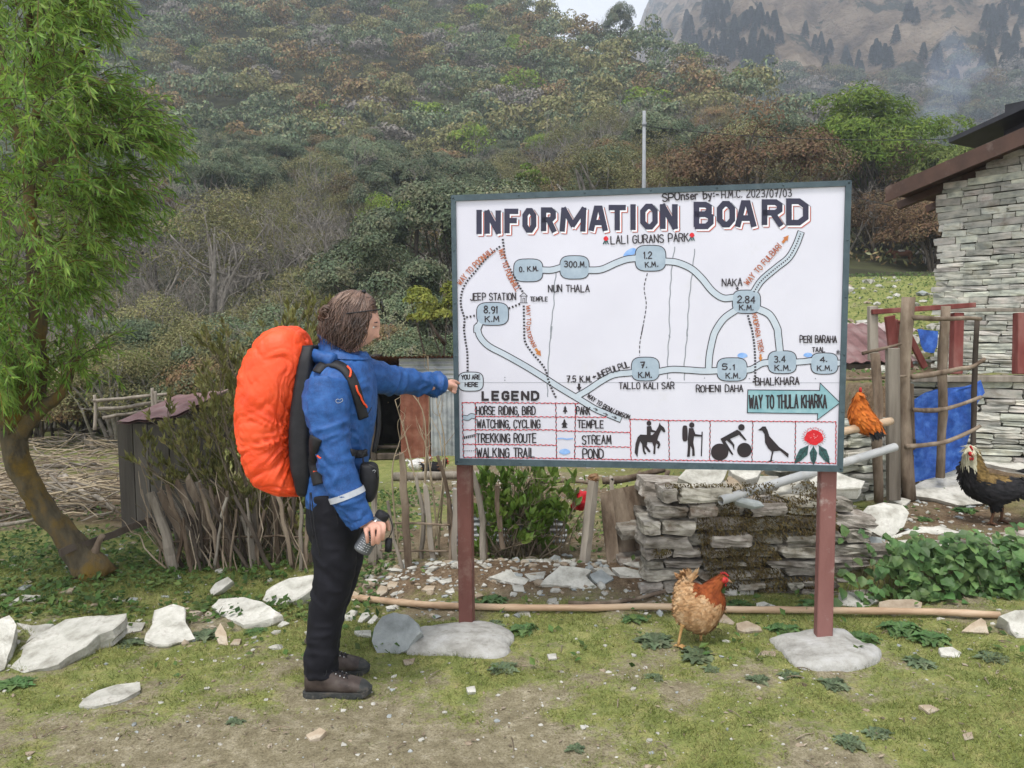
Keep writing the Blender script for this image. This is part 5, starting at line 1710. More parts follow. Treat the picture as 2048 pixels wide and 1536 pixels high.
# the darker upper storey roof behind
b1 = P(1998, 300, 10.2)
mb = MB()
bz = np.array([b1[0], b1[1], 0])
mb.add(*box(bz + hu * 1.5 - hn * 1.6 + np.array([0, 0, 3.55]), (3.0, 3.0, 1.5), np.stack([hu, -hn, np.array([0, 0, 1])], 1)))
part(mb, 'upper_wall', m_darkroof, house)
mb = MB()
mb.add(*roof_slab(-.45, 2.8, 3.86, .26, -.35, 3.4, .06, bz))
part(mb, 'upper_roof', m_darkroof, house)
mb = MB()
mb.add(*box(P(1978, 316, 11.6) + np.array([0.12, 0, -.25]), (.5, .3, .8), np.stack([hu, -hn, np.array([0, 0, 1])], 1)))
part(mb, 'plastered_annexe', m_plaster, house)

# low terrace wall with the veranda frame in front of the house
ta, tb = P(1826, 905, 6.62), P(2120, 905, 6.30)
ta[2] = tb[2] = .40
tu = unit((tb - ta) * np.array([1, 1, 0]))
tn = np.array([tu[1], -tu[0], 0])
mb = MB()
courses(mb, ta, tu, tn, 2.0, .70, (.04, .08), (.12, .36), .25, 51, None, .012, 6, 0, .03, 0, .12, .07)
tw = thing('terrace_wall', 'low stone terrace wall with a wooden sill below the house', 'stone wall', tuple(ta))
part(mb, 'wall', m_housestone, tw)
mb = MB()
mb.add(*box(ta + tu * 1.0 - tn * .22 + np.array([0, 0, .33]), (1.95, .16, .66), np.stack([tu, -tn, np.array([0, 0, 1])], 1)))
part(mb, 'mud_core', m_mud, tw)
# ------------------------------------------------------------------ timber, sheds, fences
m_greywood = mat('weathered_grey_wood', (0.125, 0.106, 0.085), (0.237, 0.206, 0.169), (0.338, 0.300, 0.250), scale=7, det=10, rough=.95, spec=.1, bump=.7, bscale=45, stretch=(1, 1, .10), island=.22, objr=.15)
m_brownwood = mat('brown_bark_wood', (0.078, 0.055, 0.039), (0.163, 0.124, 0.091), (0.260, 0.208, 0.156), scale=8, det=10, rough=.95, spec=.1, bump=.8, bscale=30, stretch=(1, 1, .3), island=.2, objr=.15)
m_darkwood = mat('dark_wet_wood', (0.039, 0.030, 0.023), (0.091, 0.072, 0.057), scale=8, det=8, rough=.9, bump=.6, bscale=40, stretch=(1, 1, .15), island=.2)
m_rotwood = mat('rotten_orange_wood', (.085, .045, .020), (.20, .105, .05), (.26, .19, .12), scale=9, det=9, rough=.95, bump=.8, bscale=40, stretch=(1, 1, .2))
m_bamboo = mat('dry_bamboo', (.30, .19, .115), (.44, .31, .20), (.50, .38, .26), scale=4, det=6, rough=.55, spec=.35, bump=.1, stretch=(.4, 3, 3))
m_redpaint = mat('old_red_oxide_board', (.11, .026, .022), (.17, .045, .038), (.22, .09, .075), scale=9, det=9, rough=.75, bump=.3, bscale=50, stretch=(1, 1, .25))
m_pvc = mat('grey_plastic_pipe', (.33, .34, .34), (.42, .42, .41), scale=6, det=7, rough=.5, spec=.4, dirt=(.25, .22, .18), dscale=9, dlo=.55, dhi=.8)
m_tin = mat('grey_corrugated_tin', (.19, .21, .225), (.33, .35, .365), (.42, .43, .43), scale=4, det=9, rough=.5, spec=.5, metal=.25, dirt=(.20, .14, .10), dscale=3, dlo=.58, dhi=.78)
m_rusttin = mat('rust_red_tin', (.13, .042, .025), (.20, .072, .045), (.26, .12, .08), scale=4, det=10, rough=.75, spec=.25, bump=.15)
m_mauvetin = mat('faded_maroon_tin', (.12, .058, .055), (.19, .10, .095), (.25, .17, .16), scale=3, det=9, rough=.6, spec=.35)
m_tarp = mat('blue_tarpaulin', (.010, .055, .26), (.018, .09, .40), (.06, .17, .52), scale=14, det=10, rough=.45, spec=.4, bump=.5, bscale=26, bdist=.02)
m_redplastic = mat('red_plastic_bag', (.50, .012, .02), (.62, .04, .05), scale=12, rough=.4, bump=.5, bscale=18, bdist=.03)
m_litter = mat('white_blue_litter', (.55, .57, .62), (.12, .22, .50), scale=9, lo=.56, hi=.6, rough=.5)
m_twig = mat('dry_twig', (.10, .075, .05), (.20, .155, .11), (.30, .25, .19), scale=5, rough=.95, island=.35)
m_straw = mat('pale_dry_stalk', (.28, .22, .145), (.40, .33, .23), scale=5, rough=.9, island=.3)
m_pole = mat('galvanised_pole', (.20, .21, .22), (.27, .28, .29), scale=3, rough=.55, spec=.4)
m_cable = mat('black_cable', (.015, .015, .016), (.03, .03, .03), rough=.6)

def log(a, b, r0, r1, bend=.03, n=9, seed=0, sides=9, jit=.22):
    g = np.random.default_rng(seed)
    a, b = np.asarray(a, float), np.asarray(b, float)
    t = np.linspace(0, 1, n)[:, None]
    p = a * (1 - t) + b * t
    L = np.linalg.norm(b - a)
    p = p + (np.cumsum(g.normal(size=(n, 3)), 0) - 0) * bend * L * .25 * np.sin(np.pi * t)
    return tube(p, np.linspace(r0, r1, n), sides, True, jit, seed)

def px_log(a, b, y0, y1, w0, w1, **k):
    """a round timber between two pixels at given depths, widths in pixels"""
    return log(P(a[0], a[1], y0), P(b[0], b[1], y1), w0 * y0 / FPX / 2, w1 * y1 / FPX / 2, **k)

def px_plank(a, b, y0, y1, w, th=.025, seed=0, tip=True):
    A, B = P(a[0], a[1], y0), P(b[0], b[1], y1)
    wd = w * (y0 + y1) / 2 / FPX
    g = np.random.default_rng(seed)
    t = unit(B - A)
    x = unit(np.cross(t, (0, 1, 0)))
    z = np.cross(x, t)
    n = 8
    rings = []
    for k in range(n):
        s = k / (n - 1)
        c = A * (1 - s) + B * s + x * g.normal() * .004
        w_ = wd / 2 * (1 + g.normal() * .05) * (1 if s > .06 or not tip else .7)
        h = th / 2
        rings.append([c - x * w_ - z * h, c + x * w_ - z * h, c + x * w_ + z * h, c - x * w_ + z * h])
    if tip:
        rings[0] = [q + t * d for q, d in zip(rings[0], g.uniform(-.01, .04, 4))]
    return loft(rings)

def corr(p0, u, v, Lu, Lv, pitch=.076, amp=.009, nv=2, sag=0.0, seed=0, th=.0015):
    """corrugated sheet: waves across u, ribs along v"""
    u, v = unit(np.asarray(u, float)), unit(np.asarray(v, float))
    nrm = np.cross(u, v)
    nu = int(Lu / pitch * 8) + 1
    a = np.linspace(0, Lu, nu)
    b = np.linspace(0, Lv, max(nv, 2))
    A, B = np.meshgrid(a, b)
    h = amp * np.sin(A / pitch * 2 * np.pi) + sag * vnoise(np.stack([A.ravel() * 1.5, B.ravel() * 1.5, A.ravel() * 0 + seed], 1), seed).reshape(A.shape)
    V = np.asarray(p0) + A.reshape(-1, 1) * u + B.reshape(-1, 1) * v + h.reshape(-1, 1) * nrm
    F = grid_faces(len(b), nu)
    n = len(V)
    return np.vstack([V, V - nrm * th]), [F, F[:, ::-1] + n]

H1 = lambda x, y: (740 + x / 3.2, 680 + y / 3.2)

# ---- bamboo pole and stick on the ground
pts = [gpt(*p) for p in ((720, 1206), (800, 1213), (870, 1219), (1000, 1224), (1150, 1226), (1300, 1226), (1480, 1228), (1660, 1231), (1850, 1235), (2000, 1237))]
pts = smooth_path(pts, 60)
pts[:, 2] = np.maximum(gz(pts[:, 0], pts[:, 1]) + .026, pts[:, 2] + .026)
pts[:, 2] = np.convolve(np.pad(pts[:, 2], 6, 'edge'), np.ones(13) / 13, 'valid')
r = np.full(60, .0185)
r[::7] = .0212
mb = MB()
mb.add(*tube(pts, r, 12))
for k in (-1, 0, 1):                                          # splintered end
    mb.add(*tube([pts[0] + np.array([.01, 0, .004 * k]), pts[0] + np.array([-.05 - .02 * k, .01 * k, .012 * k])], [.011, .003], 6))
tag(mb.build('bamboo_pole', m_bamboo, None, True), 'long tan bamboo pole lying across the ground behind both board posts', 'bamboo pole')
p = smooth_path([gpt(*q) for q in ((1137, 1210), (1187, 1213), (1262, 1205), (1310, 1192), (1340, 1186))], 16)
p[:, 2] += .014
mb = MB()
mb.add(*tube(p, np.linspace(.013, .011, 16), 8, True, .2, 3))
mb.add(*tube([p[13], p[13] + np.array([.05, .06, .02])], [.009, .005], 6))
tag(mb.build('stick', m_brownwood, None, True), 'crooked brown stick on the earth bank behind the bamboo pole', 'stick')

# ---- the stake fence
fence = thing('stake_fence', 'rough fence of grey split stakes behind the board and the hiker', 'fence', tuple(on_ground(-.6, 5.05)))
def stake(a, b, w, y=5.05, m=m_greywood, round_=False, seed=0, root=None, dy=.0):
    mb = MB()
    top, bot = (a, b) if a[1] < b[1] else (b, a)
    if round_: mb.add(*px_log(bot, top, y, y + dy, w, w * .8, seed=seed, bend=.05))
    else: mb.add(*px_plank(top, bot, y + dy, y, w, .022, seed))
    part(mb, 'stake', m, root or fence)
for i, (a, b, w, rd) in enumerate((((205, 720), (245, 1510), 14, 0), ((295, 872), (348, 1515), 9, 1), ((355, 905), (415, 1515), 11, 0), ((432, 740), (522, 1510), 8.5, 1), ((112, 1030), (216, 1505), 8, 1), ((30, 960), (88, 1530), 14, 1),
                                   ((505, 1010), (530, 1505), 9, 0), ((545, 950), (540, 1500), 11, 0), ((640, 825), (730, 1490), 13, 1), ((690, 900), (760, 1480), 9, 1), ((15, 1290), (10, 1560), 17, 0), ((1545, 868), (1548, 980), 8, 0), ((815, 930), (850, 1330), 12, 1))):
    stake(H1(*a), H1(*b), w, 5.02 + .08 * ((i * 7) % 4), m_greywood if i % 3 else m_brownwood, bool(rd), 60 + i)
g = np.random.default_rng(8)
for i in range(40):
    x = 345 + (625 - 345) * (i + g.random()) / 40
    lean = g.normal() * 26 - 20
    h = g.uniform(90, 190)
    yb = 1150 + g.uniform(-8, 10)
    stake((x + lean, yb - h), (x, yb), g.uniform(4.5, 9.5), 5.05 + g.uniform(0, .3), (m_greywood, m_brownwood, m_darkwood)[int(g.integers(3))], g.random() < .6, 100 + i)
for i, (a, b, w) in enumerate((((300, 985), (350, 1148), 22), ((318, 975), (400, 1145), 14), ((335, 985), (420, 1140), 10), ((352, 960), (432, 1138), 12), ((283, 1120), (290, 1160), 12), ((372, 950), (450, 1140), 16), ((395, 960), (412, 1130), 18), ((440, 975), (470, 1140), 20), ((500, 1000), (520, 1140), 22), ((555, 1010), (575, 1140), 18))):
    stake(a, b, w, 5.1 + .05 * i, m_brownwood if i % 2 else m_greywood, i == 0, 150 + i)
mb = MB()
for i in range(46):                                            # thin brush woven into the fence
    x = g.uniform(300, 620)
    mb.add(*px_log((x, 1140 + g.uniform(-20, 15)), (x - g.normal() * 50 - 25, 1140 - g.uniform(60, 230)), 5.1 + g.uniform(-.1, .3), 5.15, 3.5, 1.4, seed=200 + i, bend=.12, sides=5, n=7))
part(mb, 'brush', m_twig, fence)
mb = MB()
for a, b in (((760, 1100), (905, 1102)), ((790, 1046), (900, 1050)), ((330, 1085), (620, 1075))):
    mb.add(*px_log(a, b, 5.16, 5.16, 5, 4, seed=int(a[0])))
part(mb, 'rail', m_brownwood, fence)

# ---- rotten post, planks and branches between board and dry wall
mb = MB()
mb.add(*px_log((1167, 1140), (1187, 960), 4.92, 4.92, 25, 25, seed=5, bend=.01, sides=6, jit=.12))
pt_ = thing('rotten_post', 'leaning squared post with an orange rotten top, under the board', 'post', tuple(on_ground(.45, 4.92)))
part(mb, 'shaft', m_greywood, pt_)
mb = MB()
mb.add(*blob(P(1188, 957, 4.92), (.036, .036, .03), 3, .35, 3, 5))
part(mb, 'rotten_top', m_rotwood, pt_)
for i, (a, b, w, th, lab) in enumerate((((1212, 985), (1228, 1140), 26, .03, 'narrow grey brown plank standing next to the rotten post'), ((1232, 978), (1262, 1142), 34, .04, 'grooved grey plank in the middle of three leaning planks'), ((1262, 972), (1296, 1135), 50, .05, 'widest leaning plank with a rounded shoulder, beside the dry wall'))):
    A, B = P(*a, 5.05 + .05 * i), P(*b, 4.95 + .03 * i)
    wd = w * 5 / FPX
    t = unit(B - A)
    x = unit(np.cross(t, (0, 1, 0)))
    z = np.cross(x, t)
    prof = [(0, .25), (.05, .6), (.15, .85), (.35, 1), (.7, 1.05), (1.05, .95)] if i == 2 else [(0, .75), (.06, .9), (.3, 1), (.7, 1), (1.05, 1)]
    rings = [[A + (B - A) * s + x * (sg * wd / 2 * f if not (i == 2 and sg < 0) else -wd / 2 * .9) + z * zz for sg, zz in ((-1, -th / 2), (-.3, -th / 2 - .006), (.3, -th / 2 - .004), (1, -th / 2), (1, th / 2), (-1, th / 2))] for s, f in prof]
    mb = MB()
    mb.add(*loft(rings))
    tag(mb.build('leaning_plank', m_brownwood), lab, 'plank', 'planks leaning beside the dry wall')
for i, (q, y, w, lab) in enumerate((([(1205, 962), (1262, 955), (1330, 938)], 5.25, (15, 13), 'thick smooth branch laid level above the leaning planks'), ([(1337, 940), (1318, 985), (1294, 1030)], 5.2, (9, 9), 'branch slanting down to the left beside the dry wall'), ([(1277, 944), (1300, 968), (1322, 994)], 5.3, (7, 6), 'short branch crossing the slanting branch by the wall'), ([(1188, 966), (1130, 962), (1060, 968)], 5.4, (8, 6), 'thin branch level behind the rotten post'))):
    mb = MB()
    p = smooth_path([P(a, b, y) for a, b in q], 12)
    mb.add(*tube(p, np.linspace(w[0], w[1], 12) * y / FPX / 2, 9, True, .2, i))
    tag(mb.build('branch', m_brownwood, None, True), lab, 'branch', 'branches of the makeshift barrier')
mb = MB()
a = P(896, 1010, 5.6)
mb.add(*corr(a - np.array([0, 0, .42]), (0, 0, 1), (1, .05, -.02), .43, .86, .04, .006, 8, .02, 3))
tag(mb.build('corrugated_sheet', m_tin, None, True), 'low grey corrugated sheet standing behind the shrub under the board', 'metal sheet')
mb = MB()
mb.add(*blob(P(1163, 1000, 5.3), (.045, .035, .065), 3, .25, 2.5, 4))
mb.add(*blob(P(1152, 1012, 5.3), (.035, .02, .03), 2, .3, 3, 9))
tag(mb.build('red_bag', m_redplastic, None, True), 'bright red plastic bag hanging beside the rotten post', 'plastic bag')
# log on the ground in the yard
mb = MB()
a, b = gpt(788, 962), gpt(968, 957)
mb.add(*log(a + np.array([0, 0, .05]), b + np.array([0, 0, .05]), .06, .05, .03, 9, 4))
tag(mb.build('fallen_log', m_greywood, None, True), 'grey log lying in the yard in front of the tin shed', 'log')

# ---- tin shed in the yard
D = 12.6
s0 = P(735, 915, D)
s0[2] = float(gz(s0[0], D)) - .03
zt = P(800, 713, D)[2]
Hs = zt - s0[2]
xr = P(1010, 800, D)[0]
xd0, xd1 = P(738, 800, D)[0], P(800, 800, D)[0]
shed = thing('tin_shed', 'low shed of grey and rusty tin with a dark open doorway, behind the pointing arm', 'shed', tuple(s0))
mb = MB()
mb.add(*corr((xd1, D, s0[2] + .02), (1, 0, 0), (0, 0, 1), P(860, 800, D)[0] - xd1 - .01, P(830, 785, D)[2] - s0[2] - .02, .12, .006, 6, .012, 2))
part(mb, 'rusty_sheet', m_rusttin, shed, True)
mb = MB()
mb.add(*corr((P(861, 800, D)[0], D - .02, s0[2]), (1, 0, 0), (0, 0, 1), xr - P(861, 800, D)[0], P(880, 778, D)[2] - s0[2], .075, .009, 6, .01, 4))
part(mb, 'upright_sheet', m_tin, shed, True)
mb = MB()
mb.add(*corr((xd1, D - .035, P(800, 782, D)[2]), (0, 0, 1), (1, 0, 0), P(800, 716, D)[2] - P(800, 782, D)[2], xr - xd1, .075, .010, 10, .008, 5))
part(mb, 'level_sheet', m_tin, shed, True)
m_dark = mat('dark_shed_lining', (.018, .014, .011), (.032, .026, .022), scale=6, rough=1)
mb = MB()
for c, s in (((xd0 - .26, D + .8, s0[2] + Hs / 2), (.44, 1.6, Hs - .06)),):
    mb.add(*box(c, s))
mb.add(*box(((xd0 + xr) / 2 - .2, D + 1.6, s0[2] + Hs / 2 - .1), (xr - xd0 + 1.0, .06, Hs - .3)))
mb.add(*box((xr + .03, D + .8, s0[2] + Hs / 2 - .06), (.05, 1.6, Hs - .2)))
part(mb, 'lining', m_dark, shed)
mb = MB()
mb.add(*box((xd0 + .06, D - .02, s0[2] + Hs / 2 - .02), (.09, .08, Hs - .06), None, .01))
mb.add(*box(((xd0 + xd1) / 2 - .01, D + .02, s0[2] + .09), (xd1 - xd0 - .04, .1, .1), None, .01))
mb.add(*box(((xd0 + xd1) / 2 - .01, D + .16, s0[2] + .22), (xd1 - xd0 - .04, .14, .04), None, .01))
part(mb, 'door_frame', m_darkwood, shed)
mb = MB()
mb.add(*corr((xd0 - .6, D - .22, zt + .02), (1, 0, 0), (0, 1, -.16), xr - xd0 + .8, 2.0, .075, .010, 4, .01, 7, .004))
part(mb, 'roof', m_rusttin, shed, True)

# ---- grey wooden hut with a maroon sheet roof
D = 6.4
hx0, hx1 = P(238, 950, D)[0], P(372, 950, D)[0]
hz0 = float(gz((hx0 + hx1) / 2, D)) - .08
hz1 = P(240, 846, D)[2]
hut = thing('wooden_hut', 'narrow dark grey plank hut with a maroon sheet roof, behind the leaning tree', 'hut', (hx0, D, hz0))
mb = MB()
g = np.random.default_rng(12)
x = hx0
while x < hx1:
    w = g.uniform(.11, .2)
    mb.add(*box((x + w / 2, D + g.uniform(-.006, .006), (hz0 + hz1) / 2), (w - .008, .025, hz1 - hz0 - g.uniform(0, .03)), None, .004))
    x += w
x = 0
while x < .65:
    w = .17
    mb.add(*box((hx0 + .012, D + .03 + x + w / 2, (hz0 + hz1) / 2), (.024, w - .008, hz1 - hz0 - .02), None, .004))
    mb.add(*box((hx1 + .05, D + .03 + x + w / 2, (hz0 + hz1) / 2), (.024, w - .008, hz1 - hz0 - .02), None, .004))
    x += w
part(mb, 'wall', mat('dark_grey_planks', (.042, .037, .032), (.082, .072, .062), (.12, .108, .094), scale=6, det=10, rough=.9, bump=.5, bscale=40, stretch=(1, 1, .08), island=.18), hut)
mb = MB()
A, B = P(229, 846, D - .12), P(352, 832, D - .12)
mb.add(*corr(A, (B - A), (.12, .97, .145), np.linalg.norm(B - A), .92, .15, .006, 4, .006, 3, .02))
part(mb, 'roof', m_mauvetin, hut, True)

# ---- rail fence behind the hut
rf_ = thing('rail_fence', 'grey pole rail fence behind the maroon roof at the left', 'fence', tuple(on_ground(-5.0, 10.4)))
for i, (a, b, w) in enumerate((((186, 802), (345, 786), 7), ((196, 818), (325, 802), 8), ((205, 836), (312, 816), 7), ((330, 800), (425, 790), 9))):
    mb = MB()
    mb.add(*px_log(a, b, 10.2, 10.6, w, w * .8, seed=300 + i, bend=.03))
    part(mb, 'rail', m_straw if i == 3 else m_greywood, rf_, True)
for i, (a, b) in enumerate((((189, 790), (190, 860)), ((305, 776), (309, 830)), ((310, 782), (314, 826)))):
    mb = MB()
    mb.add(*px_log(b, a, 10.3, 10.3, 7, 6, seed=320 + i))
    part(mb, 'post', m_greywood, rf_, True)

# ---- plank nailed to the leaning tree, and the fallen brushwood
mb = MB()
mb.add(*px_plank((119, 1106), (302, 1040), 4.85, 5.35, 13, .03, 4, False))
tag(mb.build('weathered_plank', m_darkwood), 'dark plank wedged aslant between the leaning trunk and the fence end', 'plank')
mb = MB()
p = smooth_path([gpt(195, 1130), P(190, 1110, 5.0), P(195, 1088, 5.0), P(206, 1070, 5.0)], 10)
mb.add(*tube(p, np.linspace(.03, .018, 10), 8, True, .3, 2))
tag(mb.build('forked_stump', m_brownwood, None, True), 'short crooked stump sprouting beside the leaning trunk', 'stump')
g = np.random.default_rng(17)
mb = MB()
for i in range(520):
    px, py = g.uniform(-60, 250), g.uniform(890, 1045)
    b = gpt(px, py)
    a = g.normal() * .55
    L = g.uniform(.25, 1.1)
    d = np.array([math.cos(a), math.sin(a) * .8, g.normal() * .22])
    c = b + np.array([0, 0, g.uniform(.01, .26)])
    r = .004 * 4 ** g.random()
    mb.add(*log(c - d * L / 2, c + d * L / 2, r, r * .6, .12, 6, i, 5, 0), int(g.integers(3)))
tag(mb.build('brushwood', [m_twig, m_greywood, m_straw]), 'heap of dry grey sticks and fallen branches left of the hut', 'brushwood', kind='stuff')
for i, (a, b, w) in enumerate((((60, 968), (140, 985), 12), ((90, 965), (240, 938), 9), ((50, 878), (140, 868), 8), ((140, 868), (185, 910), 9), ((0, 1075), (70, 1068), 9), ((150, 1020), (230, 1045), 10))):
    mb = MB()
    A, B = gpt(*a), gpt(*b)
    mb.add(*log(A + [0, 0, .1 + .12 * (i % 2)], B + [0, 0, .12], w * A[1] / FPX / 2, w * A[1] / FPX / 2.6, .05, 9, 330 + i))
    tag(mb.build('fallen_branch', m_greywood, None, True), ['pale thick pole on the brushwood heap, nearest the leaning trunk', 'long pole lying on the brushwood heap towards the hut', 'level pole at the back of the brushwood heap', 'pole sloping down at the back of the heap beside the hut', 'pole on the grass at the left edge below the heap', 'short pole at the front of the heap by the hut wall'][i], 'pole', 'poles lying on the brushwood heap')

# ---- gate and fence of posts, logs and red boards on the right
gate = thing('makeshift_gate', 'makeshift gate of rough posts, crooked rails and red boards before the stone house', 'gate', tuple(on_ground(2.75, 5.6, 0)))
def gpost(a, b, y, w, m, seed, rd=True, nm='post', y1=None):
    mb = MB()
    if rd: mb.add(*px_log(b, a, y, y1 or y, w * 1.05, w, seed=seed, bend=.02, sides=10, jit=.25))
    else: mb.add(*bar(P(*b, y), P(*a, y1 or y), w * y / FPX, .05, (0, 1, 0)))
    part(mb, nm, m, gate, rd)
gpost((1785, 696), (1787, 1000), 5.45, 24, m_greywood, 1, False)
gpost((1817, 594), (1818, 1000), 5.62, 23, m_brownwood, 2)
gpost((1745, 612), (1746, 720), 5.9, 17, m_greywood, 3, False)
gpost((1750, 706), (1757, 1004), 5.35, 17, m_brownwood, 4)
gpost((1892, 612), (1880, 955), 5.75, 17, m_brownwood, 5)
gpost((1955, 640), (1945, 930), 5.9, 10, m_darkwood, 6)
for i, (pts_, y, w) in enumerate(([(1820, 634), (1880, 638), (1930, 636), (1962, 638)], 5.66, 10), ) if False else enumerate((([(1820, 634), (1880, 638), (1930, 636), (1962, 638)], 5.60, 10), ([(1824, 754), (1870, 748), (1919, 738), (1945, 733), (1969, 718)], 5.60, 11),
                                  ([(1827, 820), (1860, 821), (1890, 818), (1930, 806), (1962, 794)], 5.58, 10), ([(1812, 893), (1850, 890), (1891, 884), (1935, 866), (1960, 852)], 5.58, 10), ([(1690, 758), (1740, 757), (1812, 752)], 5.5, 7), ([(1725, 707), (1770, 696), (1802, 688)], 5.4, 7))):
    p = smooth_path([P(a, b, y + .04 * k) for k, (a, b) in enumerate(pts_)], 18)
    mb = MB()
    mb.add(*tube(p, np.linspace(w, w * .75, 18) * y / FPX / 2, 9, True, .22, 20 + i))
    part(mb, 'rail', m_brownwood, gate, True)
def rbar(a, b, y0, y1, w, m=m_redpaint, nm='red_board', th=.03, root=None):
    mb = MB()
    mb.add(*bar(P(*a, y0), P(*b, y1), w * (y0 + y1) / 2 / FPX, th, (0, 1, 0)))
    part(mb, nm, m, root or gate)
rbar((1744, 624), (1950, 610), 5.86, 6.0, 10)
rbar((1779, 632), (1790, 720), 6.05, 6.05, 20)
rbar((1802, 640), (1850, 735), 6.05, 6.1, 12)
rbar((1790, 640), (1822, 735), 6.12, 6.15, 10)
rbar((1795, 888), (1830, 884), 5.7, 5.72, 14, m_darkwood, 'brace')
rbar((1797, 918), (1826, 916), 5.7, 5.72, 14, m_darkwood, 'brace')
rbar((1812, 768), (1815, 900), 5.75, 5.75, 30, m_brownwood, 'brace', .02)
# veranda frame on the terrace wall
ver = thing('veranda_frame', 'wooden veranda frame with dull red posts standing on the terrace wall', 'wooden frame', (ta[0], ta[1], 1.05))
rbar((1820, 757), (2110, 757), 6.58, 6.36, 12, m_greywood, 'sill', .14, ver)
rbar((1897, 620), (2110, 620), 6.6, 6.42, 7, m_greywood, 'top_rail', .06, ver)
rbar((1914, 626), (1911, 748), 6.6, 6.56, 19, m_redpaint, 'post', .08, ver)
rbar((2045, 626), (2043, 748), 6.46, 6.42, 28, m_redpaint, 'post', .08, ver)
# poles sticking out of the wall towards the gate
mb = MB()
p = smooth_path([P(1655, 872, 5.05), P(1690, 862, 5.12), P(1782, 842, 5.35)], 20)
r = np.full(20, .026)
r[::6] = .029
mb.add(*tube(p, r, 12))
tag(mb.build('bamboo_rail', m_bamboo, None, True), 'short thick bamboo rail under the perching red hen', 'bamboo rail')
ppa, ppb = P(1441, 1001, 4.52), P(1790, 894, 5.22)
d = unit(ppb - ppa)
mb = MB()
tt = np.linspace(0, 1, 14)[:, None]
outer = ppa * (1 - tt) + ppb * tt
V1, F1 = tube(outer, .0275, 20, False)
V2, F2 = tube(outer, .0225, 20, False)
mb.add(V1, F1)
mb.add(V2, [f[:, ::-1] for f in F2])
k = np.arange(20)
mb.add(np.vstack([V1[:20], V2[:20]]), np.stack([k, (k + 1) % 20, (k + 1) % 20 + 20, k + 20], 1)[:, ::-1])
tag(mb.build('pipe', m_pvc, None, True), 'grey plastic pipe lying aslant on the dry wall, its open end towards the hen', 'pipe')

# blue sheets
def cloth(poly, y, nm, label, seed, amp=.03, dy=.0):
    from mathutils.geometry import tessellate_polygon
    p = np.array(poly, float)
    n = 26
    x0, x1, y0_, y1_ = p[:, 0].min(), p[:, 0].max(), p[:, 1].min(), p[:, 1].max()
    xs, ys = np.linspace(x0, x1, n), np.linspace(y0_, y1_, n + 8)
    # clamp a grid to the outline row by row
    V = []
    for yy in ys:
        c = []
        for i in range(len(p)):
            a, b = p[i], p[(i + 1) % len(p)]
            if (a[1] - yy) * (b[1] - yy) <= 0 and a[1] != b[1]: c.append(a[0] + (b[0] - a[0]) * (yy - a[1]) / (b[1] - a[1]))
        lo, hi = (min(c), max(c)) if len(c) > 1 else (p[np.abs(p[:, 1] - yy).argmin()][0],) * 2
        for t in np.linspace(0, 1, n):
            xx = lo + (hi - lo) * t
            V.append(P(xx, yy, y + dy * (xx - x0) / (x1 - x0)))
    V = np.array(V)
    q = np.stack([V[:, 0] * 7, V[:, 2] * 2.2, V[:, 0] * 0 + seed], 1)
    V[:, 1] += amp * fbm(q, seed, 3) * 2 + .012 * np.abs(vnoise(q * 3.1, seed + 1))
    F = grid_faces(n + 8, n)
    mb = MB()
    mb.add(np.vstack([V, V + np.array([0, .003, 0])]), [F, F[:, ::-1] + len(V)])
    return tag(mb.build(nm, m_tarp, None, True), label, 'tarpaulin')
cloth([(1827, 803), (1860, 782), (1892, 774), (1940, 772), (1962, 760), (1968, 785), (1950, 805), (1946, 835), (1938, 870), (1928, 910), (1920, 935), (1880, 950), (1828, 967)], 5.86, 'tarpaulin', 'large blue plastic sheet hung behind the crooked gate rails', 3, .035, .2)
cloth([(1836, 658), (1876, 662), (1874, 690), (1868, 706), (1850, 704), (1842, 690)], 6.3, 'tarpaulin', 'small blue plastic sheet high behind the red boards', 5, .02, .05)

# ---- low red roofed house at the far side
D = 9.4
rr = thing('red_roofed_hut', 'low hut with a faded maroon sheet roof between board and gate', 'hut', tuple(P(1700, 760, D)))
mb = MB()
A = P(1560, 726, D)
mb.add(*corr(A, (1, .08, 0), (0, .93, .36), 1.75, 1.25, .15, .012, 4, .01, 2, .01))
part(mb, 'roof', m_mauvetin, rr, True)
mb = MB()
A2 = P(1560, 668, D + 1.2)
mb.add(*corr(A2 + np.array([0, -.02, .02]), (1, .08, 0), (0, .9, .2), 1.95, .5, .075, .014, 3, .01, 4, .01))
part(mb, 'ridge_sheet', mat('pale_ridge_tin', (.36, .28, .26), (.48, .41, .39), scale=5, rough=.6), rr, True)
mb = MB()
mb.add(*box(A + np.array([.85, .62, -.36]), (1.6, 1.0, .66)))
part(mb, 'wall', m_darkwood, rr)

# ---- power pole and its wires
b = P(1287, 560, 26.0)
b = on_ground(b[0], 26.0, -.3)
top = P(1288.5, 222, 26.0)
pole = thing('utility_pole', 'thin pale utility pole rising behind the top of the board', 'utility pole', tuple(b))
mb = MB()
mb.add(*tube([b, np.array([top[0], top[1], (top[2] + b[2]) / 2]), top], [.075, .066, .055], 10))
part(mb, 'shaft', m_pole, pole, True)
mb = MB()
mb.add(*tube([P(1288.5, 245, 26) + np.array([0, 0, 0]), P(1288.5, 252, 26)], .075, 10))
part(mb, 'collar', m_pole, pole, True)
def wire(a, b, sag, r, lab):
    t = np.linspace(0, 1, 30)[:, None]
    p = a * (1 - t) + b * t
    p[:, 2] -= (sag * 4 * t * (1 - t))[:, 0]
    mb = MB()
    mb.add(*tube(p, r, 5))
    tag(mb.build('wire', m_cable, None, True), lab, 'wire')
wire(P(1290, 252, 26), P(2140, 262, 24), .35, .012, 'dark wire running level from the pole past the round green tree')
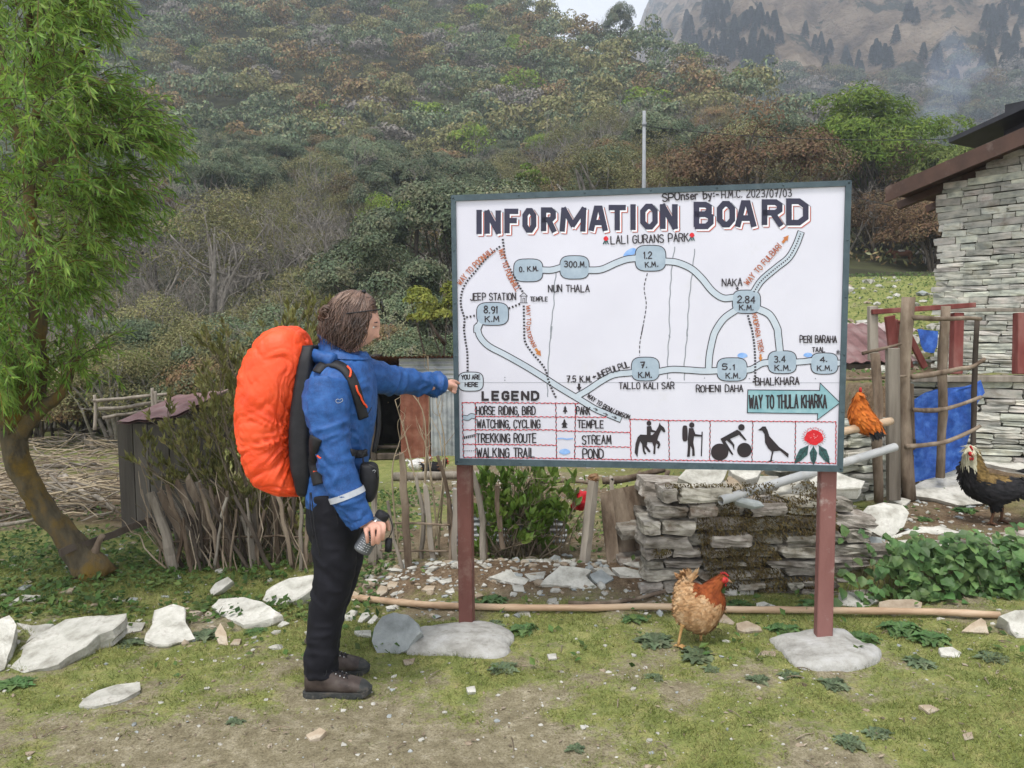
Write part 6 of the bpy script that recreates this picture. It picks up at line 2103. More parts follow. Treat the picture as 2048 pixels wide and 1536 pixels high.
wire(P(1290, 252, 26), P(1785, 412, 9.6), .2, .005, 'thin wire sloping down from the pole to the house eaves')
# ------------------------------------------------------------------ the hiker
from mathutils.bvhtree import BVHTree
m_skin = mat('skin', (.50, .265, .195), (.58, .33, .25), scale=14, rough=.55, spec=.35, bump=.05, bscale=120, bdist=.002)
m_hair = mat('brown_hair', (.036, .019, .013), (.085, .047, .032), (.19, .118, .085), scale=5, rough=.36, spec=.5, island=.45)
m_jacket = mat('blue_rain_jacket', (.009, .046, .165), (.014, .068, .23), (.020, .092, .29), scale=26, det=10, rough=.58, spec=.35, bump=.5, bscale=34, bdist=.007, dirt=(.022, .10, .29), dscale=150, dlo=.5, dhi=.7)
m_trouser = mat('black_trousers', (.006, .006, .009), (.012, .012, .017), scale=14, det=8, rough=.75, spec=.2, bump=.3, bscale=60, bdist=.004)
m_blackfab = mat('black_nylon', (.009, .009, .011), (.018, .018, .021), scale=20, rough=.6, spec=.3, bump=.2, bscale=90, bdist=.003)
m_orange_c = mat('orange_rain_cover', (.78, .062, .012), (.88, .085, .018), (.90, .105, .028), scale=7, det=8, rough=.5, spec=.4, bump=.6, bscale=26, bdist=.008, trans=.12)
m_cord = mat('orange_cord', (.80, .09, .03), rough=.6)
m_leather = mat('brown_leather', (.030, .021, .018), (.055, .040, .034), (.075, .058, .05), scale=18, det=8, rough=.62, spec=.35, bump=.3, bscale=80, bdist=.003, dirt=(.11, .095, .075), dscale=14, dlo=.56, dhi=.75)
m_rubber = mat('grey_rubber', (.030, .032, .032), (.055, .057, .055), scale=20, rough=.8, dirt=(.12, .10, .08), dscale=20, dlo=.52, dhi=.7)
m_metal = mat('bright_eyelet', (.55, .55, .55), rough=.3, metal=1.0)
m_reflect = mat('silver_reflective_strip', (.36, .38, .42), (.45, .47, .50), scale=30, rough=.4)
m_lens = mat('dark_lens', (.012, .012, .014), rough=.1, spec=.6)
m_bottle = mat('smoky_bottle', (.055, .060, .066), (.085, .09, .095), scale=9, rough=.18, spec=.6)
m_print = mat('pale_print', (.35, .36, .37), rough=.5)

YC = 3.43
base = on_ground(P(670, 1400, YC)[0], YC)
person = thing('person', 'hiker in a blue jacket and black trousers pointing at the board with an outstretched arm', 'person', tuple(base))

def rows(spec, n=28, p=2.4):
    """rings of superellipses: (py, x left, x right, depth centre, half depth[, tilt])"""
    out = []
    a = np.linspace(0, 2 * np.pi, n, endpoint=False)
    ca, sa_ = np.cos(a), np.sin(a)
    ex, ey = np.sign(ca) * np.abs(ca) ** (2 / p), np.sign(sa_) * np.abs(sa_) ** (2 / p)
    for r in spec:
        py, xl, xr, y, hy = r[:5]
        L, Rr = P(xl, py, y), P(xr, py + (r[5] if len(r) > 5 else 0), y)
        c = (L + Rr) / 2
        out.append(c + (Rr - L)[None] / 2 * ex[:, None] + np.array([0, hy, 0]) * ey[:, None])
    return np.array(out)

def resample(rings, k=4):
    m = len(rings)
    f = rings.reshape(m, -1)
    return smooth_path_nd(f, (m - 1) * k + 1).reshape(-1, rings.shape[1], 3)

def smooth_path_nd(p, n):
    q = np.vstack([2 * p[0] - p[1], p, 2 * p[-1] - p[-2]])
    seg = len(p) - 1
    out = []
    for u in np.linspace(0, seg - 1e-6, n):
        i = int(u)
        t = u - i
        a, b, c, d = q[i], q[i + 1], q[i + 2], q[i + 3]
        out.append(0.5 * (2 * b + (c - a) * t + (2 * a - 5 * b + 4 * c - d) * t * t + (3 * b - a - 3 * c + d) * t ** 3))
    return np.array(out)

def limb(pts, r, n=18, k=5):
    """pts: (px, py, depth); r in metres; smooth tapering tube"""
    p = np.array([P(*q) for q in pts])
    m = (len(p) - 1) * k + 1
    pp = smooth_path_nd(p, m)
    rr = smooth_path_nd(np.array(r, float)[:, None], m)[:, 0]
    return tube(pp, rr, n)

TORSO = [(1008, 617, 722, 3.43, .172), (970, 616, 728, 3.43, .172), (930, 619, 734, 3.43, .165), (890, 621, 740, 3.43, .165), (850, 621, 748, 3.43, .172), (810, 620, 752, 3.43, .185), (775, 622, 751, 3.43, .195), (750, 627, 746, 3.43, .190), (733, 634, 741, 3.43, .155), (720, 640, 737, 3.43, .105), (706, 644, 733, 3.44, .080), (690, 640, 722, 3.44, .073, 18)]
torso = loft(resample(rows(TORSO), 4))
ARM_N = ([(656, 762, 3.262), (655, 815, 3.235), (664, 880, 3.205), (678, 945, 3.195), (699, 1000, 3.19), (724, 1046, 3.185)], [.088, .093, .076, .069, .062, .051])
ARM_F = ([(724, 752, 3.585), (760, 757, 3.63), (802, 762, 3.71), (848, 766, 3.80), (884, 769, 3.868)], [.084, .074, .063, .050, .042])
armn, armf = limb(*ARM_N), limb(*ARM_F)
def grown(V, N, disp): return V + N * disp[:, None]

# jacket: body, sleeves and collar grown together, then creased
V, F, N = fuse([torso, armn, armf], .0075, 5)
def creases(V, s=0):
    q = V * np.array([1, 1, 1])
    w = fbm(q * 3.0, 400 + s, 2)
    r1 = 1 - np.abs(vnoise(q * np.array([9, 9, 15]) + w[:, None] * 3, 401 + s)) * 2
    r2 = 1 - np.abs(vnoise(q * np.array([22, 22, 30]) + w[:, None] * 5 + 9, 402 + s)) * 2
    k = np.clip(.6 + 1.5 * fbm(q * 3.2, 403 + s, 2), .1, 1.4)
    return (.013 * np.clip(r1, -.1, 1) ** 2 * np.sign(r1) + .0095 * np.clip(r2, -.15, 1) ** 1 * (r1 > -.6)) * k
d = creases(V)
# gathers along the reaching sleeve and at both elbows
e1, e2 = P(805, 763, 3.71), P(668, 900, 3.2)
for e, ax in ((e1, unit(P(884, 769, 3.868) - P(724, 752, 3.585))), (e2, unit(P(699, 1000, 3.19) - P(656, 762, 3.262)))):
    t = (V - e) @ ax
    rad = np.linalg.norm((V - e) - t[:, None] * ax, axis=1)
    side = fbm(V * 5, 410, 2)
    q3 = np.stack([t * 22 + side * 2.2, side * 4, rad * 0 + 3], 1)
    d += np.where(rad < .13, .0065 * np.clip(1 - np.abs(vnoise(q3, 411)) * 2.4, -.4, 1) * np.exp(-(t / .15) ** 2), 0)
V = grown(V, N, d)
jm = np_mesh('jacket', V - base, F, m_jacket, None, True)
jk = link('jacket', jm, person)
BV = BVHTree.FromPolygons([tuple(v) for v in V], [tuple(f) for fs in F for f in fs])
def surf(px, py, lift=.0, bv=None):
    d_ = ray(px, py)
    h = (bv or BV).ray_cast(Vector(CAM), Vector(unit(d_)))
    if h[0] is None: return None, None
    return np.array(h[0]) + np.array(h[1]) * lift, np.array(h[1])
def band_on(path, w, th, n=30, bv=None, lift=.004):
    """a strap lying on a surface, following pixels; w in metres"""
    p = smooth_path(path, n)
    pts, nr = [], []
    for x, y in p:
        a, b = surf(x, y, lift, bv)
        if a is not None:
            pts.append(a)
            nr.append(b)
    pts, nr = np.array(pts), np.array(nr)
    ker = np.ones(5) / 5
    for arr in (pts, nr):
        for c in range(3): arr[:, c] = np.convolve(np.pad(arr[:, c], 2, 'edge'), ker, 'valid')
    nr = unit(nr)
    t = unit(np.gradient(pts, axis=0))
    s = unit(np.cross(t, nr))
    rings = np.stack([pts - s * w / 2, pts - s * w * .4 + nr * th, pts + s * w * .4 + nr * th, pts + s * w / 2, pts + s * w * .4 - nr * th, pts - s * w * .4 - nr * th], 1)
    return loft(rings)
# collar and hood roll
col = [(668, 638, 722, 3.445, .085, 52), (690, 640, 736, 3.445, .098, 22), (712, 634, 742, 3.44, .118, 6)]
rg = resample(rows(col, 32), 6)
cv, cf = loft(rg, False)
mb = MB()
dn = .006 * fbm(cv * 14, 420, 3)
cc = cv.mean(0)
cv = cv + unit((cv - cc) * np.array([1, 1, 0])) * dn[:, None]
inner = cc + (cv - cc) * np.array([.92, .92, 1])
mb.add(cv, cf)
mb.add(inner, [f[:, ::-1] for f in cf])
mb.add(*tube(np.vstack([(rg[0] * .96 + rg[0].mean(0) * .04), (rg[0] * .96 + rg[0].mean(0) * .04)[:1]]), .0085, 8, False))
part(mb, 'collar', m_jacket, person, True)
mb = MB()
hoodp = np.array([P(628, 700, 3.32), P(616, 712, 3.43), P(628, 702, 3.55)])
mb.add(*tube(smooth_path_nd(np.array([P(668, 722, 3.30), P(636, 712, 3.34), P(622, 716, 3.43), P(636, 712, 3.53), P(675, 722, 3.56)]), 24), .027, 12, True, .3, 5))
part(mb, 'hood', m_jacket, person, True)
# sleeve details
mb = MB()
pa, pb = P(*ARM_N[0][3]), P(*ARM_N[0][4])
ax = unit(P(699, 1000, 3.19) - P(678, 945, 3.195))
c = P(694, 989, 3.19)
mb.add(*tube([c - ax * .0125, c + ax * .0125], .0765, 26, False))
part(mb, 'reflective_strip', m_reflect, person, True)
for (x, y, z), r, m_, dr in ((ARM_N[0][5], .0535, 0, unit(P(724, 1046, 3.185) - P(699, 1000, 3.19))), (ARM_F[0][4], .0455, 0, unit(P(884, 769, 3.868) - P(848, 766, 3.80)))):
    mb = MB()
    c = P(x, y, z)
    mb.add(*tube([c - dr * .022, c - dr * .01, c + dr * .006], [r * .99, r * 1.03, r * .98], 24, False))
    part(mb, 'cuff', m_jacket, person, True)
mb = MB()
lp = [surf(x, y, .0015)[0] for x, y in smooth_path([(671, 801), (675, 798), (679, 800), (683, 797), (685, 801), (680, 805), (674, 806), (671, 802)], 26)]
mb.add(*tube(np.array(lp), .0011, 5))
part(mb, 'sleeve_emblem', m_print, person)
mb = MB()
lp = [surf(x, y, .002)[0] for x, y in smooth_path([(641, 742), (652, 736), (668, 735), (690, 741)], 10)]
zp = [surf(x, y, .002)[0] for x, y in smooth_path([(742, 815), (733, 830), (726, 822)], 8)]
mb.add(*tube(np.array(zp), .002, 5))
part(mb, 'zip', m_blackfab, person)

# trousers
LEG_N = ([(670, 985, 3.345), (672, 1040, 3.34), (670, 1100, 3.335), (664, 1160, 3.33), (651, 1225, 3.33), (645, 1285, 3.33), (643, 1325, 3.33), (644, 1349, 3.33)], [.105, .104, .095, .084, .073, .066, .064, .066])
LEG_F = ([(680, 985, 3.52), (684, 1040, 3.525), (684, 1100, 3.53), (674, 1160, 3.53), (656, 1225, 3.53), (648, 1275, 3.53), (648, 1305, 3.53), (650, 1322, 3.53)], [.107, .106, .096, .084, .073, .066, .064, .066])
pel = loft(resample(rows([(960, 622, 722, 3.43, .15), (1000, 619, 724, 3.43, .168), (1040, 618, 728, 3.43, .17), (1075, 626, 724, 3.43, .14)]), 4))
V, F, N = fuse([limb(*LEG_N), limb(*LEG_F), pel], .008, 5)
q = V
low = sst(.55, .05, V[:, 2])
d = .008 * (1 - np.abs(vnoise(q * np.array([6, 6, 13]), 430)) * 2) * (.5 + .6 * low) + .004 * (1 - np.abs(vnoise(q * np.array([16, 16, 26]), 431)) * 2)
d *= .8
d += .007 * (1 - np.abs(vnoise(q * np.array([5, 5, 20]) + 3 * fbm(q * 4, 432, 2)[:, None], 436)) * 2.2) * sst(.34, .16, V[:, 2])
d += .007 * (1 - np.abs(vnoise(np.stack([V[:, 0] * 5, V[:, 1] * 6, V[:, 2] * 15 + V[:, 0] * 12], 1) + fbm(q * 5, 433, 2)[:, None], 437)) * 2.2) * np.exp(-((V[:, 2] - .55) / .14) ** 2)
V = grown(V, N, d)
link('trousers', np_mesh('trousers', V - base, F, m_trouser, None, True), person)
BVT = BVHTree.FromPolygons([tuple(v) for v in V], [tuple(f) for fs in F for f in fs])
mb = MB()
mb.add(*band_on([(667, 1012), (674, 1035), (676, 1050)], .004, .001, 12, BVT, .0015))
part(mb, 'pocket_zip', m_blackfab, person)

# boots
def boot(xh, y, pybot, s, yaw):
    """hiking boot with its heel at pixel xh, standing at depth y"""
    h0 = P(xh, pybot, y)
    h0[2] = float(gz(h0[0] + .13, y)) - .004
    Rz = rot_xyz(0, 0, yaw)
    L = .287 * s
    prof = [(0.0, .10, .030), (.03, .135, .042), (.09, .165, .050), (.17, .176, .052), (.24, .170, .051), (.31, .150, .049), (.40, .124, .048), (.50, .098, .047), (.62, .083, .050), (.74, .072, .050), (.85, .062, .046), (.93, .050, .038), (.98, .038, .024), (1.0, .026, .010)]
    a = np.linspace(0, 2 * np.pi, 26, endpoint=False)
    ca, sn = np.cos(a), np.sin(a)
    rings = []
    for t, hgt, w in prof:
        zc, hz_ = (hgt + .016) / 2, (hgt - .016) / 2
        e = .75
        rings.append(np.stack([np.full(26, t * L + (.004 if t == 0 else 0)), w * s * np.sign(ca) * np.abs(ca) ** e * (1 - .28 * np.clip(sn, 0, 1) * (t < .55)), zc + hz_ * np.sign(sn) * np.abs(sn) ** e], 1))
    rings = resample(np.array(rings), 3)
    V, Fs = loft(rings)
    V = V + unit(V - np.array([L / 2, 0, .05])) * (.0025 * fbm(V * 40, 7, 3))[:, None]
    fq = Fs[0]
    mx = V[fq].mean(1)
    toe = (mx[:, 0] > L * (.80 + 1.6 * np.clip(mx[:, 2] - .02, 0, .05))) | (mx[:, 2] < .026)
    mb = MB()
    W = V @ Rz.T + h0
    mb.add(W, [fq[~toe]], 0)
    mb.f.append(fq[toe]); mb.m.append(np.full(toe.sum(), 1, np.int32))
    for f in Fs[1:]: mb.f.append(f); mb.m.append(np.full(len(f), 0, np.int32))
    b = part(mb, 'boot', [m_leather, m_rubber], person, True)
    # sole with heel notch and lugs
    mb = MB()
    t = np.linspace(0, 1, 26)
    wv = np.interp(t, [p_[0] for p_ in prof], [p_[2] for p_ in prof]) * s + .004
    top, bot = [], []
    for tt, w in zip(t, wv):
        arch = .012 * np.exp(-((tt - .40) / .07) ** 2) + .010 * sst(.86, 1.0, tt)
        top.append((tt * (L + .008) - .004, w, .026 + .006 * sst(.85, 1, tt)))
        bot.append((tt * (L + .004) - .002, w * .97, .000 + arch))
    rr = []
    for (x0, w0, z0), (x1, w1, z1) in zip(top, bot):
        rr.append([(x0, -w0, z0), (x0, w0, z0), (x1, w1, z1), (x1, -w1, z1)])
    sv, sf = loft(np.array(rr))
    mb.add(sv @ Rz.T + h0, [f for f in sf])
    for k in range(9):
        tt = .06 + k * .105
        if .33 < tt < .5: continue
        w = np.interp(tt, t, wv)
        for sg in (-1, 1):
            v_, f_ = box((tt * L, sg * (w - .001), .010), (.012, .006, .014), rot_xyz(0, 20, 0), .002)
            mb.add(v_ @ Rz.T + h0, f_)
    part(mb, 'sole', m_rubber, person, parent=b)
    # laces, hooks, eyelets
    la, ey = MB(), MB()
    def topz(t, yy):
        hgt = np.interp(t, [p_[0] for p_ in prof], [p_[1] for p_ in prof])
        w = np.interp(t, [p_[0] for p_ in prof], [p_[2] for p_ in prof]) * s
        return hgt - .35 * hgt * (abs(yy) / w) ** 2.6 + .003
    for k in range(6):
        t0 = .30 + k * .062
        for sg in (-1, 1):
            yy = sg * .021
            q = np.array([t0 * L, yy, topz(t0, yy)])
            v_, f_ = blob(q, (.0042, .0042, .0042), 1, 0)
            ey.add(v_ @ Rz.T + h0, f_)
            q2 = np.array([(t0 + .05) * L, -yy, topz(t0 + .05, yy)])
            mid = (q + q2) / 2 + np.array([0, 0, .006])
            v_, f_ = tube(smooth_path([q, mid, q2], 7), .0022, 5)
            la.add(v_ @ Rz.T + h0, f_)
    for sg, dx in ((-1, 0), (-1, .012)):
        q = np.array([.29 * L + dx, sg * .022, topz(.29, .022)])
        v_, f_ = tube(smooth_path([q, q + np.array([-.006, sg * .022, -.02]), q + np.array([0, sg * .028, -.05]), q + np.array([.012, sg * .027, -.03]), q + np.array([.004, sg * .012, 0])], 14), .0018, 5)
        la.add(v_ @ Rz.T + h0, f_)
    part(la, 'laces', m_blackfab, person, True, parent=b)
    part(ey, 'eyelets', m_metal, person, True, parent=b)
    # padded collar
    mb = MB()
    cc = np.array([(.13 + .155 * math.cos(u)) * L if True else 0 for u in np.linspace(0, 2 * np.pi, 20)])
    ring = np.stack([(.16 + .15 * np.cos(np.linspace(0, 2 * np.pi, 20))) * L, .044 * s * np.sin(np.linspace(0, 2 * np.pi, 20)), .164 + .004 * np.cos(np.linspace(0, 2 * np.pi, 20))], 1)
    v_, f_ = tube(ring, .009, 8, False)
    mb.add(v_ @ Rz.T + h0, f_)
    part(mb, 'ankle_padding', m_leather, person, True, parent=b)
boot(612, 3.325, 1410, 1.0, -1)
boot(614, 3.53, 1366, 1.0, 3)

# ---- head, neck and hands belong to one continuous body under the clothes
HC = P(711, 643, 3.445)
HR = rot_xyz(0, 0, 13) @ rot_xyz(0, 19, 0)
def Hd(p): return np.asarray(p, float) @ HR.T + HC
V, F = ICO[4]
V = V.copy()
sx = np.where(V[:, 0] > 0, .098, .098)
hv = V * np.array([1, .074, .118]) * np.stack([sx, 0 * sx + 1, 0 * sx + 1], 1)
x, y, z = hv.T
f = np.clip(V[:, 0], 0, 1)
jaw = sst(-.01, -.115, z)
hv[:, 1] *= 1 - .30 * jaw
hv[:, 0] += np.where(V[:, 0] < 0, .030 * jaw, .0)
hv[:, 0] += f * .008 * np.exp(-((z - .025) / .02) ** 2)                         # brow
hv[:, 0] -= f * .010 * np.exp(-((z - .000) / .016) ** 2) * np.exp(-((np.abs(y) - .033) / .018) ** 2)   # eye sockets
hv[:, 0] += .026 * np.exp(-((z + .032) / .015) ** 2) * np.exp(-(y / .011) ** 2) * (V[:, 0] > .3) + .014 * np.exp(-((z + .008) / .022) ** 2) * np.exp(-(y / .008) ** 2) * (V[:, 0] > .3)
hv[:, 0] += f * .009 * np.exp(-((z + .064) / .006) ** 2) * np.exp(-(y / .022) ** 2) + f * .010 * np.exp(-((z + .077) / .007) ** 2) * np.exp(-(y / .02) ** 2) - f * .005 * np.exp(-((z + .0705) / .003) ** 2) * np.exp(-(y / .022) ** 2)
hv[:, 0] += f * .014 * np.exp(-((z + .104) / .014) ** 2) * np.exp(-(y / .028) ** 2)
hv[:, 1] += np.sign(y) * .006 * np.exp(-((z + .03) / .025) ** 2) * np.exp(-((x - .055) / .025) ** 2)    # cheeks
head = (Hd(hv), F)
ears = [blob(Hd((-.002, sg * .077, -.012)), (.017, .008, .030), 3, .1, 2, 3, HR) for sg in (-1, 1)]
neck = tube([Hd((-.022, 0, -.06)), P(692, 706, 3.44), P(684, 735, 3.435)], [.056, .056, .066], 18)

def finger(pts, r):
    p = smooth_path_nd(np.array(pts), 13)
    return tube(p, np.interp(np.linspace(0, 1, 13), [0, .25, .5, .75, 1], [r * 1.02, r * 1.04, r * .98, r * .95, r * .72]), 10)
hands = []
# near hand: back of the hand to us, fingers hanging over the bottle
wr = P(727, 1046, 3.183)
kn = [P(767, 1049, 3.155), P(757, 1053, 3.140), P(744, 1056, 3.138), P(731, 1058, 3.148)]
hands.append(loft(np.array([[wr + (kn[0] - wr) * 0 + v for v in ((.022, .004, .020), (.010, .022, .014), (-.018, .012, -.022), (-.010, -.018, -.012), (.014, -.018, .014))],
                            [(wr * .55 + kn[i] * .45) + np.array(o) for i, o in ((0, (.012, .006, .008)), (1, (.0, .030, .004)), (3, (-.010, .012, -.006)), (2, (-.004, -.013, 0)), (1, (.002, -.013, .004)))],
                            [kn[i] + np.array(o) for i, o in ((0, (.008, .006, .004)), (1, (.0, .030, .0)), (3, (-.008, .010, .0)), (2, (0, -.010, .003)), (1, (0, -.010, .003)))],
                            [kn[i] + np.array(o) for i, o in ((0, (.003, .008, -.008)), (1, (.0, .022, -.010)), (3, (-.003, .012, -.010)), (2, (0, .0, -.010)), (1, (0, .0, -.010)))]])))
tips = [P(765, 1076, 3.148), P(757, 1083, 3.132), P(746, 1086, 3.130), P(735, 1082, 3.140)]
for k_, t_, r in zip(kn, tips, (.0098, .0102, .0098, .0088)):
    mid = k_ * .5 + t_ * .5 + np.array([.004, -.012, .002])
    hands.append(finger([wr * .45 + k_ * .55, k_, mid, t_, t_ + np.array([-.004, .012, -.010])], r))
hands.append(finger([wr + np.array([.008, .014, .002]), P(756, 1036, 3.205), P(774, 1044, 3.225), P(778, 1062, 3.230)], .0115))
# far hand: pointing
wf = P(886, 769, 3.872)
tip = Bp([(921, 767)], .020)[0]
pd = unit(tip - wf)
upv = unit(np.array([0, 0, 1]) - pd * pd[2])
sd = np.cross(pd, upv)                        # to the camera side
pc = wf + pd * .048
hands.append(tube([wf - pd * .03, wf, wf + pd * .03 - upv * .004, wf + pd * .052 - upv * .004, wf + pd * .064 - upv * .006], [.026, .026, .032, .030, .020], 14, flat=.62))
ik = wf + pd * .062 + upv * .016
hands.append(finger([wf + pd * .04 + upv * .010, ik, ik * .5 + tip * .5 + upv * .004, tip], .0092))
for k in range(3):
    o_ = upv * (.002 - .015 * k)
    k0 = wf + pd * (.060 - .004 * k) + o_ + sd * .004
    hands.append(finger([wf + pd * .045 + o_ * .8, k0, k0 + pd * .020 - upv * .008 + sd * .010, k0 + pd * .006 - upv * .012 + sd * .024, k0 - pd * .016 - upv * .006 + sd * .022], .0090 - .0004 * k))
hands.append(finger([wf + pd * .012 + upv * .006 + sd * .014, wf + pd * .040 + sd * .030 - upv * .004, wf + pd * .054 + sd * .028 - upv * .016, wf + pd * .062 + sd * .020 - upv * .022], .0102))
inner_parts = [loft(resample(rows([(a, b + 7, c_ - 7, d_, e_ - .018) for a, b, c_, d_, e_ in [t[:5] for t in TORSO[:-1]]]), 3)),
               limb(ARM_N[0], [r * .72 for r in ARM_N[1]], 14), limb(ARM_F[0], [r * .72 for r in ARM_F[1]], 14),
               limb(LEG_N[0], [r * .8 for r in LEG_N[1]], 14), limb(LEG_F[0], [r * .8 for r in LEG_F[1]], 14),
               tube([P(727, 1046, 3.183) - unit(P(727, 1046, 3.183) - P(699, 1000, 3.19)) * .08, wr, wr + np.array([.006, -.002, -.004])], [.030, .026, .024], 14), tube([wf - pd * .1, wf], [.028, .026], 14),
               loft(resample(rows([(1000, 630, 716, 3.43, .14), (1060, 632, 718, 3.43, .14)]), 3))]
feet = [box(P(678, 1384, 3.33), (.14, .05, .035), None, .012), box(P(678, 1342, 3.53), (.14, .05, .035), None, .012),
        tube([P(644, 1350, 3.33), P(648, 1382, 3.33)], .036, 12), tube([P(649, 1330, 3.53), P(652, 1342, 3.53)], .036, 12)]
V, F, N = fuse([head, neck] + ears + hands + inner_parts + feet, .0042, 2)
link('body', np_mesh('body', V - base, F, m_skin, None, True), person)
m_eye = mat('eye_white', (.6, .58, .55), rough=.2)
mb = MB()
for sg in (-1, 1): mb.add(*blob(Hd((.0765, sg * .033, -.001)), (.0085, .0115, .006), 2, 0))
part(mb, 'eyes', m_eye, person, True)
mb = MB()
for sg in (-1, 1):
    mb.add(*tube([Hd((.088, sg * .018, .022)), Hd((.087, sg * .034, .026)), Hd((.076, sg * .050, .020))], [.003, .0035, .002], 6))
    mb.add(*tube([Hd((.089, sg * .022, .005)), Hd((.0905, sg * .032, .0075)), Hd((.083, sg * .045, .004))], .0018, 5))
part(mb, 'eyebrows', m_hair, person)

# hair: a cap with wavy locks falling to the jaw
g = np.random.default_rng(44)
mb = MB()
V, F = ICO[4]
cap_ = V * np.array([.103, .086, .116]) + np.array([-.012, 0, .012])
keep = ~((cap_[:, 0] > .052) & (cap_[:, 2] < .052)) & ~((cap_[:, 0] > .03) & (cap_[:, 2] < -.03)) & (cap_[:, 2] > -.105)
ff = F[keep[F].all(1)]
capd = cap_ * (1 + .03 * fbm(cap_ * 30, 440, 3)[:, None])
mb.add(Hd(capd), ff)
def lock(phi, th0, th1, out, drop, r0, wav, nn=18):
    """phi: degrees round the head, 0 front; th: degrees above the ear line"""
    p = []
    ph = R(phi)
    w1, w2 = 7 * vnoise(np.array([[phi / 20, out * 6, 0], [phi / 24, out * 6, 9]]), 3) + g.normal(size=2) * .45
    k = 2.1 + .3 * g.normal()
    for s in np.linspace(0, 1, nn):
        th = R(th0 + (th1 - th0) * min(s / .62, 1))
        rad = 1.02 + out * s
        q = np.array([.104 * math.cos(ph) * math.cos(th), .087 * math.sin(ph) * math.cos(th), .118 * math.sin(th)]) * rad + np.array([-.012, 0, .012])
        if s > .62:
            u = (s - .62) / .38
            q[2] -= drop * u
            q[:2] *= 1 + (.05 * math.sin(u * 3.0) - .12 * u * u)
        a = wav * s ** .8
        tang = np.array([-math.sin(ph), math.cos(ph), 0])
        q = q + tang * a * math.sin(k * 6.28 * s + w1) + np.array([math.cos(ph), math.sin(ph), 0]) * a * .8 * math.sin(k * 6.28 * s + w2)
        p.append(q)
    p = Hd(np.array(p))
    rr = r0 * np.interp(np.linspace(0, 1, nn), [0, .15, .7, 1], [.5, 1, .9, .25])
    return tube(p, rr, 5, True, 0, 0, .55)
for i in range(1350):
    sgn = -1 if g.random() < .62 else 1
    phi = sgn * g.uniform(62, 180)
    layer = g.random()
    mb.add(*lock(phi + g.normal() * 4, g.uniform(62, 88), g.uniform(-22, 2), g.uniform(.04, .30) * layer ** .5, g.uniform(.070, .118), g.uniform(.0014, .0031), g.uniform(.008, .018)))
for i in range(170):                                   # swept back from the forehead and over the temples
    sgn = -1 if g.random() < .6 else 1
    a = g.uniform(12, 62)
    n_ = 14
    p = []
    w = g.uniform(0, 6.28)
    th_s = g.uniform(38, 60)
    for s in np.linspace(0, 1, n_):
        ph, th = R(sgn * (a + (95 - a * .5) * s)), R(th_s + 16 * math.sin(s * 3.1) * .6 - 58 * s ** 1.6)
        rad = 1.03 + .045 * s + .012 * math.sin(5 * s + w)
        p.append(np.array([.104 * math.cos(ph) * math.cos(th), .087 * math.sin(ph) * math.cos(th), .118 * math.sin(th)]) * rad + np.array([-.012, 0, .012]))
    mb.add(*tube(Hd(np.array(p)), np.interp(np.linspace(0, 1, n_), [0, .2, .8, 1], [.3, 1, 1, .3]) * g.uniform(.002, .004), 5, True, 0, 0, .55))
for i in range(120):                                   # over the top
    ph0 = g.uniform(-70, 70)
    p = []
    for s in np.linspace(0, 1, 12):
        th = R(48 + 42 * min(s * 1.6, 1) - 20 * max(s - .6, 0))
        ph = R(ph0 if s < .62 else 180 - ph0)
        p.append(np.array([.104 * math.cos(ph) * math.cos(th), .087 * math.sin(ph) * math.cos(th) , .118 * math.sin(th)]) * (1.035 + .01 * math.sin(4 * s + i)) + np.array([-.012, 0, .012]))
    mb.add(*tube(Hd(smooth_path(p, 14)), np.interp(np.linspace(0, 1, 14), [0, .2, .8, 1], [.3, 1, 1, .3]) * .0032, 5, True, 0, 0, .55))
for i in range(70):                                    # the curl standing out at the back
    c = np.array([-.128 + g.normal() * .008, -.03 + g.normal() * .014, -.004 + g.normal() * .010])
    a0 = g.uniform(0, 6.28)
    t = np.linspace(0, 4.4, 12)
    rr = g.uniform(.010, .024)
    q = c + np.stack([rr * np.cos(t + a0), np.linspace(-.012, .012, 12), rr * np.sin(t + a0)], 1)
    mb.add(*tube(Hd(q), np.interp(t, [0, .8, 3.6, 4.4], [.4, 1, 1, .3]) * .003, 5))
part(mb, 'hair', m_hair, person, True)
mb = MB()
mb.add(*blob(Hd((-.006, -.028, .134)), (.010, .010, .009), 2, .2, 4, 2))
part(mb, 'hair_tie', m_blackfab, person, True)
# sunglasses pushed up on the head
sg_ = thing('sunglasses', 'sunglasses pushed up on the hiker’s hair', 'sunglasses', tuple(Hd((.09, 0, .09))))
mb = MB()
for s in (-1, 1):
    mb.add(*tube(smooth_path([Hd((.082, s * .070, .082)), Hd((.02, s * .098, .052)), Hd((-.05, s * .101, .018))], 12), [.0028] * 12, 6))
    ring = [Hd((.094 - .010 * math.sin(t) - abs(.038 * s + .028 * math.cos(t)) * .12, s * .038 + .028 * math.cos(t), .098 + .020 * math.sin(t))) for t in np.linspace(0, 6.283, 18)]
    mb.add(*tube(np.array(ring), .0026, 6, False))
mb.add(*tube([Hd((.096, -.010, .100)), Hd((.098, 0, .103)), Hd((.096, .010, .100))], .0024, 6))
part(mb, 'frame', m_blackfab, sg_, True)
mb = MB()
for s in (-1, 1):
    ring = np.array([Hd((.0935 - .010 * math.sin(t) - abs(.038 * s + .027 * math.cos(t)) * .12, s * .038 + .027 * math.cos(t), .098 + .019 * math.sin(t))) for t in np.linspace(0, 6.283, 18, endpoint=False)])
    c = ring.mean(0)
    off = HR @ np.array([.003, 0, 0])
    mb.add(*loft(np.array([ring, ring + off])))
part(mb, 'lenses', m_lens, sg_)

